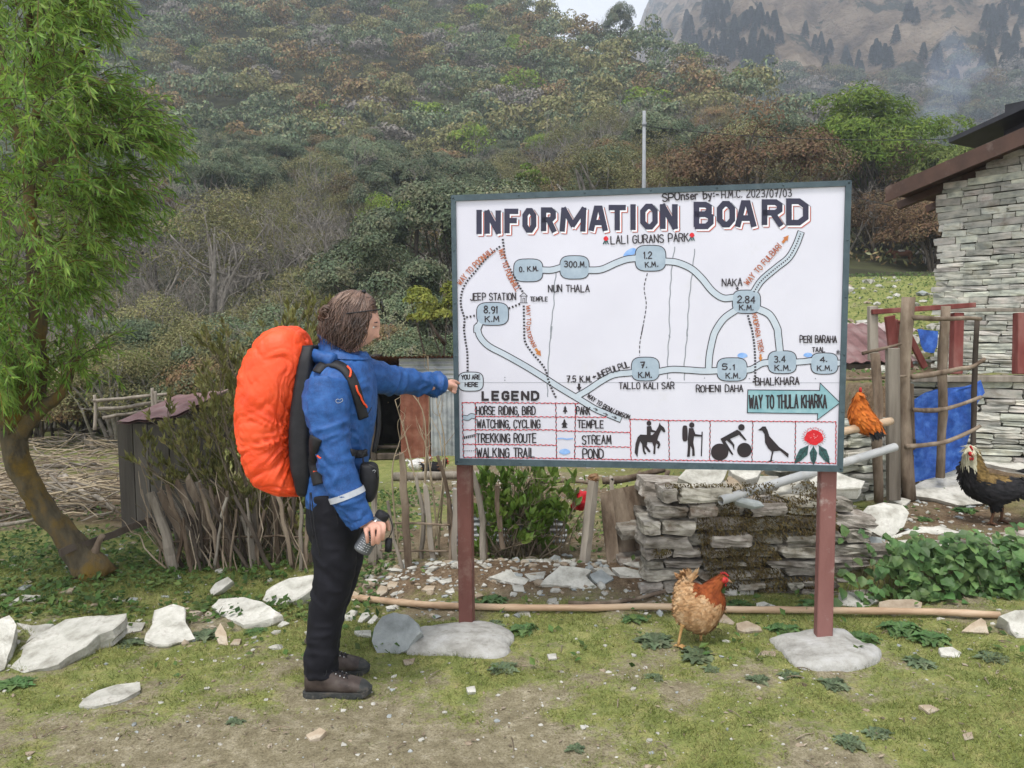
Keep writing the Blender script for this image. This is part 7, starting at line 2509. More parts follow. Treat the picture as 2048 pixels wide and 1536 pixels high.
# ---- backpack under its orange cover
pack = thing('backpack', 'big hiking backpack in a bright orange rain cover on the hiker’s back', 'backpack', tuple(P(560, 985, YC)))
OUT = [(650, 566, 588, .03), (655, 548, 598, .085), (665, 530, 608, .125), (682, 513, 618, .152), (705, 498, 625, .168), (735, 487, 622, .178), (770, 481, 613, .184), (810, 478, 604, .186), (850, 480, 598, .186), (890, 487, 596, .182), (920, 494, 598, .176), (948, 504, 603, .165), (966, 520, 608, .148), (979, 542, 612, .12), (986, 560, 614, .085), (990, 580, 612, .03)]
rg = resample(rows([(a, b, c_, YC, h) for a, b, c_, h in OUT], 180, 2.7), 10)
V, Fs = loft(rg)
me = np_mesh('rain_cover', V, Fs, m_orange_c, None, True)
N = np.zeros(len(V) * 3)
me.vertices.foreach_get('normal', N)
N = N.reshape(-1, 3)
ctr = P(612, 860, YC)
dx, dz = V[:, 0] - ctr[0], V[:, 2] - ctr[2]
ang, rad = np.arctan2(dz, dx), np.hypot(dx, dz)
w0 = fbm(V * 4, 456, 2)
fold = 1 - np.abs(vnoise(np.stack([ang * 13 + 2 * w0, rad * 3, V[:, 1] * 2], 1), 450)) * 2
fold2 = 1 - np.abs(vnoise(np.stack([ang * 32 + 3 * w0, rad * 4, V[:, 1] * 4], 1), 451)) * 2
w_ = fbm(V * 5, 455, 2)
crum = 1 - np.abs(vnoise(V * np.array([7, 5, 9]) + w_[:, None] * 3, 452)) * 2
crum2 = 1 - np.abs(vnoise(V * np.array([15, 12, 22]) + w_[:, None] * 5, 453)) * 2
nearest = sst(.27, .05, rad)
V = V + N * (.011 * np.clip(fold, -.3, 1) * (.3 + nearest) + .005 * np.clip(fold2, -.3, 1) * (.3 + nearest) + .008 * np.clip(crum, 0, 1) ** 3 + .005 * np.clip(crum2, 0, 1) ** 3 + .009 * fbm(V * 4, 454, 2))[:, None]
bpy.data.meshes.remove(me)
mb = MB()
mb.add(V, Fs)
part(mb, 'rain_cover', m_orange_c, pack, True)
BVC = BVHTree.FromPolygons([tuple(v) for v in V], [tuple(f) for fs in Fs for f in fs])
rg = resample(rows([(690, 612, 640, YC, .10), (720, 608, 640, YC, .135), (770, 600, 640, YC, .15), (830, 592, 640, YC, .155), (890, 590, 640, YC, .155), (940, 596, 640, YC, .15), (975, 604, 634, YC, .13), (984, 610, 628, YC, .1)], 48, 4), 5)
V, Fs = loft(rg)
V = V + np.array([-.0, 0, 0]) + (.004 * fbm(V * 18, 460, 3))[:, None]
mb = MB()
mb.add(V, Fs)
part(mb, 'back_panel', m_blackfab, pack, True)
mb = MB()
mb.add(*band_on([(633, 748), (645, 733), (664, 729), (684, 735), (700, 752), (711, 780), (720, 812), (727, 838)], .048, .009, 34))
part(mb, 'shoulder_strap', m_blackfab, pack, True)
mb = MB()
sp = smooth_path_nd(np.array([P(640, 715, 3.60), P(680, 722, 3.66), P(722, 742, 3.665), P(752, 790, 3.60), P(757, 850, 3.52), P(748, 905, 3.48)]), 24)
mb.add(*tube(sp, .020, 10, True, 0, 0, .5))
part(mb, 'shoulder_strap', m_blackfab, pack, True)
mb = MB()
mb.add(*band_on([(634, 872), (628, 905), (634, 945), (640, 970)], .06, .012, 20))
mb.add(*band_on([(700, 905), (716, 908), (732, 905)], .034, .007, 14))
bx, _ = surf(712, 907, .012)
mb.add(*box(bx, (.045, .018, .035), None, .006))
part(mb, 'hip_belt', m_blackfab, pack, True)
mb = MB()
for pth in ([(709, 772), (716, 790), (724, 806), (728, 814)], [(694, 738), (699, 744), (700, 752), (697, 757)]):
    pp = np.array([surf(x, y, .016)[0] for x, y in smooth_path(pth, 14)])
    mb.add(*tube(pp, .0042, 7))
mb.add(*tube(smooth_path([surf(641, 910, .017)[0], surf(643, 915, .018)[0], surf(648, 914, .017)[0]], 8), .0035, 6))
pp = [P(627, 943, 3.262), P(640, 941, 3.255), P(655, 942, 3.25), P(630, 950, 3.262)]
mb.add(*tube(pp[:3], .0035, 6))
mb.add(*tube([pp[0], pp[3]], .0035, 6))
part(mb, 'orange_trim', m_cord, pack, True)
mb = MB()
for pth, r in (([(622, 985), (626, 1020), (630, 1060), (640, 1112)], .0045), ([(620, 985), (621, 1030), (628, 1075)], .004)):
    p = np.array([P(x, y, 3.235 - .01 * i) for i, (x, y) in enumerate(pth)])
    mb.add(*tube(smooth_path_nd(p, 14), r, 6, True, 0, 0, .5))
part(mb, 'loose_straps', m_blackfab, pack, True)

# ---- black camera pouch hanging at the belt
pouch = thing('camera_pouch', 'small black zipped pouch hanging at the front of the hiker’s belt', 'pouch', tuple(P(740, 1000, 3.30)))
rg = resample(rows([(926, 724, 745, 3.30, .03), (932, 721, 753, 3.30, .045), (950, 721, 757, 3.30, .052), (975, 722, 756, 3.30, .05), (995, 726, 750, 3.30, .042), (1003, 733, 744, 3.30, .02)], 30, 3.2), 5)
V, Fs = loft(rg)
V = V + (.003 * fbm(V * 22, 470, 3))[:, None]
mb = MB()
mb.add(V, Fs)
part(mb, 'case', m_blackfab, pouch, True)
mb = MB()
mb.add(*tube([P(738, 930, 3.245), P(752, 936, 3.262), P(757, 955, 3.28)], .003, 6))
part(mb, 'zip', m_rubber, pouch)
mb = MB()
mb.add(*tube(smooth_path([P(745, 942, 3.243), P(748, 940, 3.243), P(751, 942, 3.245), P(749, 945, 3.245)], 10), .0012, 5))
part(mb, 'emblem', m_print, pouch)
mb = MB()
mb.add(*tube(smooth_path([P(728, 930, 3.28), P(726, 912, 3.27), P(735, 900, 3.28)], 10), .008, 8, True, 0, 0, .4))
part(mb, 'strap', m_blackfab, pouch, True)

# ---- water bottle
ba, bb = P(765, 1030, 3.205), P(722, 1104, 3.19)
ax = unit(bb - ba)
Lb = np.linalg.norm(bb - ba)
bottle = thing('water_bottle', 'dark grey water bottle held low in the hiker’s hand, lid hanging from it', 'bottle', tuple(bb))
mb = MB()
pr = [(0, .026), (.10, .026), (.15, .030), (.22, .037), (.30, .0385), (.94, .0385), (.985, .035), (1.0, .028)]
tt = np.linspace(0, 1, 60)
mb.add(*tube(ba + ax * (tt * Lb)[:, None], np.interp(tt, [a for a, _ in pr], [b for _, b in pr]), 28))
part(mb, 'body', m_bottle, bottle, True)
mb = MB()
mb.add(*tube([ba - ax * .012, ba - ax * .008, ba + ax * .012, ba + ax * .016], [.026, .0285, .0285, .027], 28))
part(mb, 'neck_ring', m_blackfab, bottle, True)
mb = MB()
sd_ = unit(np.cross(ax, (0, 1, 0)))
fr = np.array([0, -1.0, 0])
for k in range(9):
    for j in range(5):
        if (k * 5 + j) % 7 == 3: continue
        t = .46 + k * .052
        c = ba + ax * (Lb * t)
        a0 = -.62 + j * .27
        a1 = a0 + .17 + .07 * ((k * j) % 2)
        q = [c + (fr * math.cos(a) + sd_ * math.sin(a)) * .0391 for a in (a0, (a0 + a1) / 2, a1)]
        w = ax * .0016
        mb.add(np.array([q[0] - w, q[1] - w, q[2] - w, q[0] + w, q[1] + w, q[2] + w]), np.array([(0, 1, 4, 3), (1, 2, 5, 4)]))
part(mb, 'printed_marks', m_print, bottle)
mb = MB()
lc = P(777, 1090, 3.235)
mb.add(*tube([lc + np.array([-.011, 0, .002]), lc + np.array([-.009, 0, .002]), lc + np.array([.010, 0, -.002]), lc + np.array([.012, 0, -.002])], [.026, .030, .030, .026], 22))
mb.add(*tube(smooth_path([ba + ax * .01 + np.array([.03, .02, 0]), P(785, 1056, 3.23), lc + np.array([.0, 0, .026])], 12), .004, 7, True, 0, 0, .5))
part(mb, 'lid', m_blackfab, bottle, True)
# ------------------------------------------------------------------ poultry and pack animals
m_leg = mat('yellow_scaled_leg', (.36, .20, .07), (.45, .28, .12), scale=60, rough=.7)
m_comb = mat('red_comb', (.36, .016, .018), (.46, .035, .03), scale=30, rough=.5)
m_beak = mat('horn_beak', (.26, .16, .09), rough=.5)
def fm(name, a, b, c=None): return mat(name, a, b, c, scale=22, det=8, rough=.8, spec=.2, island=.14)
m_buff = fm('buff_feathers', (.26, .135, .058), (.40, .235, .115), (.50, .34, .20))
m_redneck = fm('chestnut_feathers', (.16, .034, .010), (.27, .070, .018))
m_orangef = fm('orange_feathers', (.38, .085, .012), (.52, .15, .025))
m_blackf = fm('black_feathers', (.010, .010, .011), (.024, .022, .024))
m_goldf = fm('gold_flecked_feathers', (.05, .030, .012), (.26, .17, .06))
m_creamf = fm('cream_hackle_feathers', (.40, .37, .26), (.55, .52, .38))
m_whitef = fm('white_feathers', (.55, .53, .50), (.66, .65, .62))
m_brownf = fm('brown_feathers', (.07, .035, .02), (.14, .07, .04))

def slices(spec, y, n=22, p=2.2):
    out = []
    a = np.linspace(0, 2 * np.pi, n, endpoint=False)
    for s in spec:
        x, t, b, hd = s[:4]
        yy = y + (s[4] if len(s) > 4 else 0)
        T, B = P(x, t, yy), P(x, b, yy)
        c, h = (T + B) / 2, (T - B) / 2
        out.append(c + np.cos(a)[:, None] * np.array([0, hd, 0]) + np.sin(a)[:, None] * h)
    return np.array(out)

def feathers(V, F, N, region, direction, L, Wd, n, mats, root, seed, nm='plumage', lift=.004):
    """shingled feather blades over a body; region(C) -> material index"""
    g = np.random.default_rng(seed)
    tri = np.vstack([f[:, :3] for f in F] + [f[:, [0, 2, 3]] for f in F if f.shape[1] == 4])
    ar = np.linalg.norm(np.cross(V[tri[:, 1]] - V[tri[:, 0]], V[tri[:, 2]] - V[tri[:, 0]]), axis=1)
    k = g.choice(len(tri), n, p=ar / ar.sum())
    u = g.random((n, 2))
    fl = u.sum(1) > 1
    u[fl] = 1 - u[fl]
    C = V[tri[k, 0]] * (1 - u.sum(1))[:, None] + V[tri[k, 1]] * u[:, :1] + V[tri[k, 2]] * u[:, 1:]
    Nn = unit(N[tri[k, 0]])
    D = direction(C)
    D = unit(D - Nn * (D * Nn).sum(1)[:, None] + g.normal(size=(n, 3)) * .12)
    r = region(C)
    mb = MB()
    for m in range(len(mats)):
        s = r == m
        if s.any():
            sc_ = g.uniform(.75, 1.25, s.sum())
            lm = L[m] if isinstance(L, (list, tuple)) else L
            wm = Wd[m] if isinstance(Wd, (list, tuple)) else Wd
            mb.add(*leaves(C[s] + Nn[s] * .001, unit(D[s] + Nn[s] * .03), Nn[s], lm * sc_, wm * sc_, -.02, True), m)
    part(mb, nm, mats, root)

def skin_by(V, F, reg, mats, root):
    mb = MB()
    V = np.asarray(V)
    mb.add(V, [f[reg(V[f].mean(1)) == -1] for f in F])
    mb.f, mb.m = [], []
    for f in F:
        r = reg(V[f].mean(1))
        for k in range(len(mats)):
            if (r == k).any():
                mb.f.append(f[r == k])
                mb.m.append(np.full((r == k).sum(), k, np.int32))
    part(mb, 'body', mats, root, True)

def legs(root, pts, toes, y, r=.007, m=m_leg):
    for (a, b, f), yo in pts:
        mb = MB()
        A, B, Ft = P(*a, y + yo), P(*b, y + yo), P(*f, y + yo)
        Ft[2] = min(Ft[2], float(gz(Ft[0], Ft[1])) + .012) if toes else Ft[2]
        mb.add(*tube(smooth_path_nd(np.array([A, B, Ft]), 9), [r * 2.2, r * 1.9, r * 1.5, r * 1.2, r * 1.1, r, r, r, r], 8))
        if toes:
            for an in (-35, 0, 35, 180):
                d = np.array([math.cos(R(an - 20)), math.sin(R(an - 20)), -.10])
                l = .045 if an != 180 else .022
                mb.add(*tube([Ft, Ft + d * l * .5 + np.array([0, 0, .004]), Ft + d * l + np.array([0, 0, -.004])], [r * .9, r * .75, r * .3], 6))
        part(mb, 'leg', m, root, True)

def head_bits(root, h, d, up, r, comb=1.0, wat=1.0):
    """beak, eye, comb and wattles on a head at h looking along d"""
    d, up = unit(d), unit(up)
    s = np.cross(d, up)
    mb = MB()
    mb.add(*tube([h + d * r * .7, h + d * r * 1.2, h + d * r * 1.85 - up * r * .25], [r * .42, r * .3, r * .05], 8, flat=.8))
    part(mb, 'beak', m_beak, root, True)
    mb = MB()
    for k in range(5):
        t = k / 4
        c = h + d * r * (.75 - 1.3 * t) + up * r * (.8 + .25 * math.sin(t * 3.1))
        mb.add(*tube([c, c + up * r * .45 * comb - d * r * .1, c + up * r * .85 * comb * (1 - .4 * abs(t - .4)) - d * r * .25], [r * .30, r * .22, r * .05], 6, flat=.5))
    for sg in (-1, 1): mb.add(*blob(h + d * r * .75 - up * r * (.75 + .3 * wat) + s * sg * r * .25, np.array([.26, .2, .45]) * r * wat, 2, .15))
    mb.add(*blob(h + d * r * .45 - up * r * .05, np.array([.62, .8, .62]) * r, 2, .1))
    part(mb, 'comb', m_comb, root, True)
    mb = MB()
    for sg in (-1, 1): mb.add(*blob(h + d * r * .62 + up * r * .22 + s * sg * r * .74, np.array([.14] * 3) * r, 1, 0))
    part(mb, 'eyes', m_black, root, True)

# buff hen on the turf
Y = float(gpt(1356, 1291)[1])
hen = thing('hen', 'buff hen with a chestnut neck walking on the turf in front of the dry wall', 'hen', tuple(gpt(1385, 1292)), 'chickens')
sl = [(1348, 1196, 1214, .012), (1353, 1168, 1236, .045), (1363, 1156, 1250, .066), (1382, 1162, 1261, .080), (1404, 1170, 1267, .083), (1424, 1174, 1256, .078), (1439, 1180, 1234, .060), (1449, 1193, 1216, .025)]
V, F, N = fuse([loft(resample(slices(sl, Y), 4)), tube(smooth_path_nd(np.array([P(1408, 1200, Y), P(1424, 1178, Y), P(1440, 1160, Y)]), 9), np.linspace(.064, .026, 9), 16), blob(P(1443, 1157, Y), (.026, .022, .021), 3, 0),
                loft(resample(slices([(1354, 1172, 1196, .02), (1364, 1158, 1188, .03), (1374, 1150, 1182, .026), (1384, 1150, 1174, .010)], Y), 4))], .006, 4)
nk = P(1425, 1180, Y)
def reg(C):
    px = C[:, 0] / C[:, 1] * FPX + 1024
    py = 641 - (C[:, 2] - CAM[2]) / C[:, 1] * FPX
    q = (py - 1208) + (1412 - px) * .5 + 6 * vnoise(C * 60, 3)
    return np.where((px > 1394) & (q < 0), 1, np.where((px < 1400) & (py < 1176), 2, 0))
skin_by(V, F, reg, [m_buff, m_redneck, m_buff], hen)
feathers(V, F, N, reg, lambda C: np.stack([-.8 + 0 * C[:, 0], 0 * C[:, 0], np.where(reg(C) == 1, -.9, np.where(reg(C) == 2, 1.6, -.25))], 1), [.022, .024, .045], [.014, .008, .015], 3200, [m_buff, m_redneck, m_buff], hen, 5)
mb = MB()
g = np.random.default_rng(12)
for k in range(26):
    t = k / 25
    o = P(1357 + 22 * t, 1178 - 8 * t, Y + g.normal() * .012)
    e = P(1378 + 22 * g.random(), 1133 + 10 * g.random() + 8 * (1 - t), Y + g.normal() * .02)
    mb.add(*leaves([o], [e - o], [[.2 * g.normal(), -1, .2]], np.linalg.norm(e - o), .020, .05, True))
part(mb, 'tail', m_buff, hen)
mb = MB()
mb.add(*blob(P(1447, 1160, Y - .012), (.019, .016, .016), 3, .08, 2, 4))
part(mb, 'face', m_comb, hen, True)
head_bits(hen, P(1446, 1158, Y), np.array([.94, -.25, -.22]), np.array([.25, 0, 1]), .026, .5, .6)
legs(hen, (((( 1366, 1248), (1362, 1262), (1356, 1290)), -.03), (((1402, 1258), (1402, 1270), (1401, 1293)), .03)), True, Y)

# black rooster on the bank
Y = float(gpt(1981, 1048)[1])
roo = thing('rooster', 'black rooster with a cream neck and gold flecked back, standing on the raised bank', 'rooster', tuple(P(1985, 1048, Y)), 'chickens')
sl = [(1922, 938, 962, .02), (1927, 922, 976, .055), (1940, 918, 992, .085), (1962, 938, 1004, .10), (1988, 948, 1010, .10), (2014, 952, 1002, .09), (2036, 958, 994, .07), (2052, 964, 996, .04)]
V, F, N = fuse([loft(resample(slices(sl, Y), 4)), tube(smooth_path_nd(np.array([P(1950, 958, Y - .01), P(1945, 930, Y - .03), P(1942, 905, Y - .05)]), 9), np.linspace(.085, .045, 9), 16), blob(P(1942, 904, Y - .06), (.043, .045, .043), 3, 0),
                tube(smooth_path_nd(np.array([P(1990, 1000, Y - .03), P(1988, 1022, Y - .03)]), 5), np.linspace(.05, .018, 5), 12)], .008, 4)
def reg2(C):
    px = C[:, 0] / C[:, 1] * FPX + 1024
    py = 641 - (C[:, 2] - CAM[2]) / C[:, 1] * FPX
    w = 10 * vnoise(C * 30, 3)
    return np.where((py < 936 + .55 * (px - 1935) + w * .4) & (px < 1962) & (py < 948), 2, np.where((py + w < 972) & (px > 1958) & (px < 2025), 1, 0))
skin_by(V, F, reg2, [m_blackf, m_goldf, m_creamf], roo)
feathers(V, F, N, reg2, lambda C: np.stack([np.where(reg2(C) == 2, .25, .9), 0 * C[:, 0], np.where(reg2(C) == 2, -1.2, -.35)], 1), [.036, .034, .045], [.018, .015, .009], 3000, [m_blackf, m_goldf, m_creamf], roo, 8)
g = np.random.default_rng(6)
mb = MB()
n = 60
C = P(2035, 972, Y) + g.normal(size=(n, 3)) * np.array([.02, .03, .03])
mb.add(*leaves(C, np.stack([.9 + 0 * C[:, 0], g.normal(size=n) * .25, g.uniform(-.75, .25, n)], 1), rand_dirs(n, g), g.uniform(.14, .30, n), .035, .1, True))
part(mb, 'tail', m_blackf, roo)
head_bits(roo, P(1941, 906, Y - .085), np.array([-.12, -.95, -.15]), np.array([0, -.1, 1]), .030, .75, .9)
legs(roo, ((((1988, 1018), (1986, 1028), (1981, 1047)), -.03), (((2002, 1016), (2004, 1024), (2002, 1040)), .05)), True, Y, .009, m_brownf)

# red hen perched on the bamboo rail, seen from behind
Y = 5.2
red = thing('hen', 'orange red hen with a black tail perched on the bamboo rail beside the board', 'hen', tuple(P(1735, 862, Y)), 'chickens')
V, F, N = fuse([loft(resample(rows([(784, 1714, 1724, Y - .02, .016), (796, 1708, 1729, Y - .01, .032), (814, 1701, 1738, Y, .052), (834, 1698, 1751, Y, .075), (850, 1704, 1762, Y, .08), (861, 1714, 1765, Y, .066), (868, 1728, 1760, Y, .035)], 20, 2.1), 4))], .007, 4)
link('body', np_mesh('body', V - np.array(red.location), F, m_orangef, None, True), red)
def reg3(C):
    px = C[:, 0] / C[:, 1] * FPX + 1024
    py = 641 - (C[:, 2] - CAM[2]) / C[:, 1] * FPX
    return np.where((py < 828) & (vnoise(C * 25, 4) > -.1), 1, 0)
feathers(V, F, N, reg3, lambda C: np.stack([.6 + 0 * C[:, 0], -.1 + 0 * C[:, 0], -1 + 0 * C[:, 0]], 1), .042, .02, 800, [m_orangef, m_orangef], red, 9)
mb = MB()
n = 22
C = P(1750, 856, Y - .05) + g.normal(size=(n, 3)) * .012
mb.add(*leaves(C, np.stack([.25 + g.normal(size=n) * .25, -.2 + 0 * C[:, 0], -1 + 0 * C[:, 0]], 1), np.tile([0, -1, .2], (n, 1)), .085, .028, .1, True))
part(mb, 'tail', m_blackf, red)
mb = MB()
mb.add(*blob(P(1721, 780, Y - .02), (.010, .014, .018), 2, .3, 4, 2))
part(mb, 'comb', m_comb, red, True)

# poultry in the yard, far and small
def small_hen(label, c, y, Lm, m, face=1, mh=None):
    o = P(*c, y)
    t = thing('hen', label, 'hen', tuple(o), 'chickens')
    a = np.array([face, 0, 0.0])
    V, F, N = fuse([blob(o, (Lm * .5, Lm * .3, Lm * .34), 3, .05), tube([o + a * Lm * .3, o + a * Lm * .5 + [0, 0, Lm * .3]], [Lm * .2, Lm * .1], 12), blob(o + a * Lm * .54 + [0, 0, Lm * .36], (Lm * .11,) * 3, 2, 0),
                    tube([o - a * Lm * .3, o - a * Lm * .62 + [0, 0, Lm * .32]], [Lm * .2, Lm * .05], 10, flat=.5)], Lm / 26, 3)
    link('body', np_mesh('body', V - o, F, m, None, True), t)
    feathers(V, F, N, lambda C: (np.sign((C - o) @ a - Lm * .25) > 0).astype(int), lambda C: np.tile(-a + [0, 0, -.3], (len(C), 1)), Lm * .16, Lm * .08, 260, [m, mh or m], t, 4)
    h = o + a * Lm * .57 + np.array([0, 0, Lm * .36])
    head_bits(t, h, a + [0, -.2, -.1], np.array([0, 0, 1]), Lm * .1, .8)
    mb = MB()
    for s in (-1, 1): mb.add(*tube([o + [0, s * Lm * .12, -Lm * .25], o + [0, s * Lm * .12, -Lm * .62]], Lm * .03, 6))
    part(mb, 'legs', m_leg, t)
small_hen('black hen with a brown head pecking in the yard before the tin shed', (868, 938), 10.6, .30, m_blackf, 1, m_brownf)
small_hen('white and yellow hen in the yard beside the black one', (838, 930), 11.2, .28, m_whitef, 1, m_buff)
small_hen('white hen half hidden behind the left end of the dry wall', (1336, 1044), 5.5, .17, m_whitef, -1)

m_mule = mat('brown_coat', (.10, .045, .028), (.18, .085, .05), scale=3, rough=.8)
m_mulel = mat('pale_coat', (.36, .33, .30), (.46, .43, .40), scale=3, rough=.8)
def mule(label, c, y, Lm, face, m):
    o = P(*c, y)
    o[2] = float(gz(o[0], y)) + Lm * .55
    t = thing('pack_animal', label, 'pack animal', tuple(o), 'animals on the pasture')
    a = np.array([face, .15, 0.0])
    s_ = np.array([0, 1.0, 0])
    ps = [tube(smooth_path_nd(np.array([o - a * Lm * .46, o - a * Lm * .2 + [0, 0, .01], o + a * Lm * .2, o + a * Lm * .42 + [0, 0, Lm * .05]]), 10), Lm * np.array([.10, .15, .165, .165, .16, .16, .16, .155, .14, .11]), 14),
          tube([o + a * Lm * .36, o + a * Lm * .58 + [0, 0, Lm * .16]], [Lm * .12, Lm * .075], 12), tube([o + a * Lm * .55 + [0, 0, Lm * .20], o + a * Lm * .80 - [0, 0, Lm * .02]], [Lm * .08, Lm * .045], 10),
          tube([o + a * Lm * .55 + [0, 0, Lm * .2], o + a * Lm * .53 + [0, 0, Lm * .33]], [Lm * .03, Lm * .012], 6), tube([o - a * Lm * .46 + [0, 0, Lm * .05], o - a * Lm * .53 - [0, 0, Lm * .3]], [Lm * .03, Lm * .02], 6)]
    for fx, kn in ((.34, .0), (-.38, -.05)):
        for sg in (-1, 1):
            b = o + a * Lm * fx + s_ * sg * Lm * .09
            ps.append(tube(smooth_path_nd(np.array([b - [0, 0, Lm * .04], b + a * Lm * -kn * .4 - [0, 0, Lm * .24], b + a * Lm * kn * .8 - [0, 0, Lm * .36], b - [0, 0, Lm * .57]]), 8), Lm * np.array([.075, .065, .05, .038, .034, .03, .028, .036]), 10))
    V, F, N = fuse(ps, Lm / 40, 3)
    link('body', np_mesh('body', V - o, F, m, None, True), t)
    mb = MB()
    mb.add(*blob(o + a * Lm * .05 + [0, 0, Lm * .12], (Lm * .2, Lm * .19, Lm * .09), 3, .1))
    part(mb, 'saddle_pad', m_mulel, t, True)
mule('brown pack animal with a pale pad grazing on the pasture below the crooked tree', (1803, 550), 30, .72, -1, m_mule)
mule('pale pack animal half hidden by the corner of the stone house', (1862, 540), 31, .72, -1, m_mulel)
# ------------------------------------------------------------------ plants
m_willow = mat('willow_leaves', (.115, .205, .026), (.17, .285, .042), (.235, .345, .065), scale=1.6, det=4, rough=.5, spec=.4, island=.35, hue=.02, trans=.5)
m_wbark = mat('willow_bark', (.045, .036, .024), (.095, .078, .050), (.15, .10, .04), scale=10, det=10, rough=.95, bump=.9, bscale=26, bdist=.02, stretch=(1, 1, .35), dirt=(.17, .105, .015), dscale=2.6, dlo=.5, dhi=.66)
m_bushleaf = mat('olive_bush_leaves', (.115, .12, .034), (.18, .175, .054), (.245, .22, .08), scale=4, rough=.55, spec=.35, island=.4, hue=.02, trans=.3)
m_springleaf = mat('spring_green_leaves', (.075, .135, .020), (.12, .195, .032), (.17, .24, .05), scale=5, rough=.5, spec=.4, island=.35, hue=.015, trans=.35)
m_nettle = mat('nettle_leaves', (.055, .115, .032), (.085, .165, .050), (.13, .205, .065), scale=6, rough=.5, spec=.4, island=.35, hue=.015, trans=.25)
m_weed = mat('grey_green_weed_leaves', (.075, .105, .052), (.11, .15, .078), (.16, .19, .105), scale=9, rough=.55, spec=.35, island=.4, hue=.015, trans=.2)
m_grassb = mat('short_turf_blades', (.115, .15, .034), (.20, .225, .060), (.33, .30, .125), scale=3.2, det=6, rough=.7, island=.55, hue=.025, trans=.3)
m_cover = mat('clover_leaves', (.045, .090, .022), (.075, .13, .03), (.11, .16, .045), scale=3, rough=.6, island=.4, hue=.02, trans=.25)
m_twigp = mat('brown_shrub_twigs', (.12, .095, .066), (.21, .17, .12), scale=8, rough=.9, island=.25)

# ---- leaning willow at the left
g = np.random.default_rng(71)
wil = thing('willow_tree', 'bright green willow with a leaning mossy trunk filling the left edge', 'tree', tuple(gpt(185, 1150)))
def PW(x, y, d): return P(x, y, d)
TR_ = smooth_path_nd(np.array([PW(196, 1162, 5.0), PW(150, 1095, 5.0), PW(104, 1040, 4.96), (PW(64, 980, 4.92)), PW(36, 918, 4.9), PW(28, 858, 4.9)]), 26)
BR = [([(28, 862, 4.9), (62, 760, 4.9), (74, 680, 4.9), (74, 600, 4.9), (66, 480, 4.95), (58, 340, 5.0), (82, 180, 5.0), (112, 20, 5.0), (120, -160, 5.0)], .066, .015),
      ([(32, 880, 4.9), (78, 822, 4.85), (120, 792, 4.8), (142, 745, 4.8), (158, 712, 4.8)], .05, .012), ([(58, 850, 4.92), (74, 790, 5.0), (86, 748, 5.0), (92, 715, 5.0)], .05, .02),
      ([(28, 862, 4.9), (-40, 760, 4.8), (-130, 600, 4.7), (-190, 380, 4.7), (-200, 150, 4.8)], .06, .015), ([(58, 340, 5.0), (130, 318, 4.9), (200, 285, 4.8), (275, 250, 4.7)], .035, .006),
      ([(64, 470, 4.95), (110, 520, 4.9), (130, 512, 4.9)], .03, .008), ([(60, 380, 5.0), (140, 390, 5.2), (215, 360, 5.3), (255, 330, 5.3)], .03, .006), ([(82, 180, 5.0), (140, 120, 4.9), (200, 90, 4.8)], .03, .006), ([(74, 600, 4.9), (120, 570, 5.1), (150, 520, 5.2)], .03, .006),
      ([(66, 480, 4.95), (0, 400, 5.3), (-80, 250, 5.6), (-120, 60, 5.8)], .05, .01), ([(-130, 600, 4.7), (-60, 520, 4.3), (-20, 430, 4.1)], .035, .008), ([(58, 340, 5.0), (20, 220, 5.3), (0, 60, 5.4), (-10, -140, 5.4)], .04, .008), ([(82, 180, 5.0), (60, 60, 4.6), (70, -80, 4.4)], .03, .008)]
mb = MB()
mb.add(*tube(TR_, np.interp(np.linspace(0, 1, 26), [0, .15, .4, .8, 1], [.145, .088, .078, .076, .072]), 16, True, .30, 3))
for q, r0, r1 in BR:
    p = smooth_path_nd(np.array([PW(*c) for c in q]), len(q) * 6)
    mb.add(*tube(p, np.linspace(r0, r1, len(p)), 10, True, .25, int(q[-1][0]) % 50))
part(mb, 'trunk', m_wbark, wil, True)
xm = np.array([[-420, 160], [-100, 185], [0, 203], [60, 195], [100, 212], [130, 242], [180, 255], [230, 296], [250, 322], [300, 308], [330, 268], [380, 238], [420, 240], [470, 198], [520, 178], [560, 160], [620, 145], [660, 122], [700, 92], [760, 55], [810, 25]])
crown, tw_ = MB(), MB()
def spray(o, out, n, L, lw=.0105):
    """one drooping twig with its narrow leaves"""
    d = unit(out)
    pts = [o]
    for k in range(6):
        d = unit(d + np.array([0, 0, -.19]) + g.normal(size=3) * .07)
        pts.append(pts[-1] + d * L / 6)
    pts = np.array(pts)
    tw_.add(*tube(pts, np.linspace(.0028, .0012, 7), 4, False))
    t = g.uniform(.1, 1, n) * 6
    i = np.minimum(t.astype(int), 5)
    C = pts[i] + (pts[i + 1] - pts[i]) * (t - i)[:, None]
    T = unit(pts[i + 1] - pts[i])
    T = unit(T * .9 + rand_dirs(n, g) * .75 + np.array([0, 0, -.22]))
    crown.add(*leaves(C, T, rand_dirs(n, g) + np.array([0, -.75, .6]), g.uniform(.045, .085, n), lw, .05))
cnt = 0
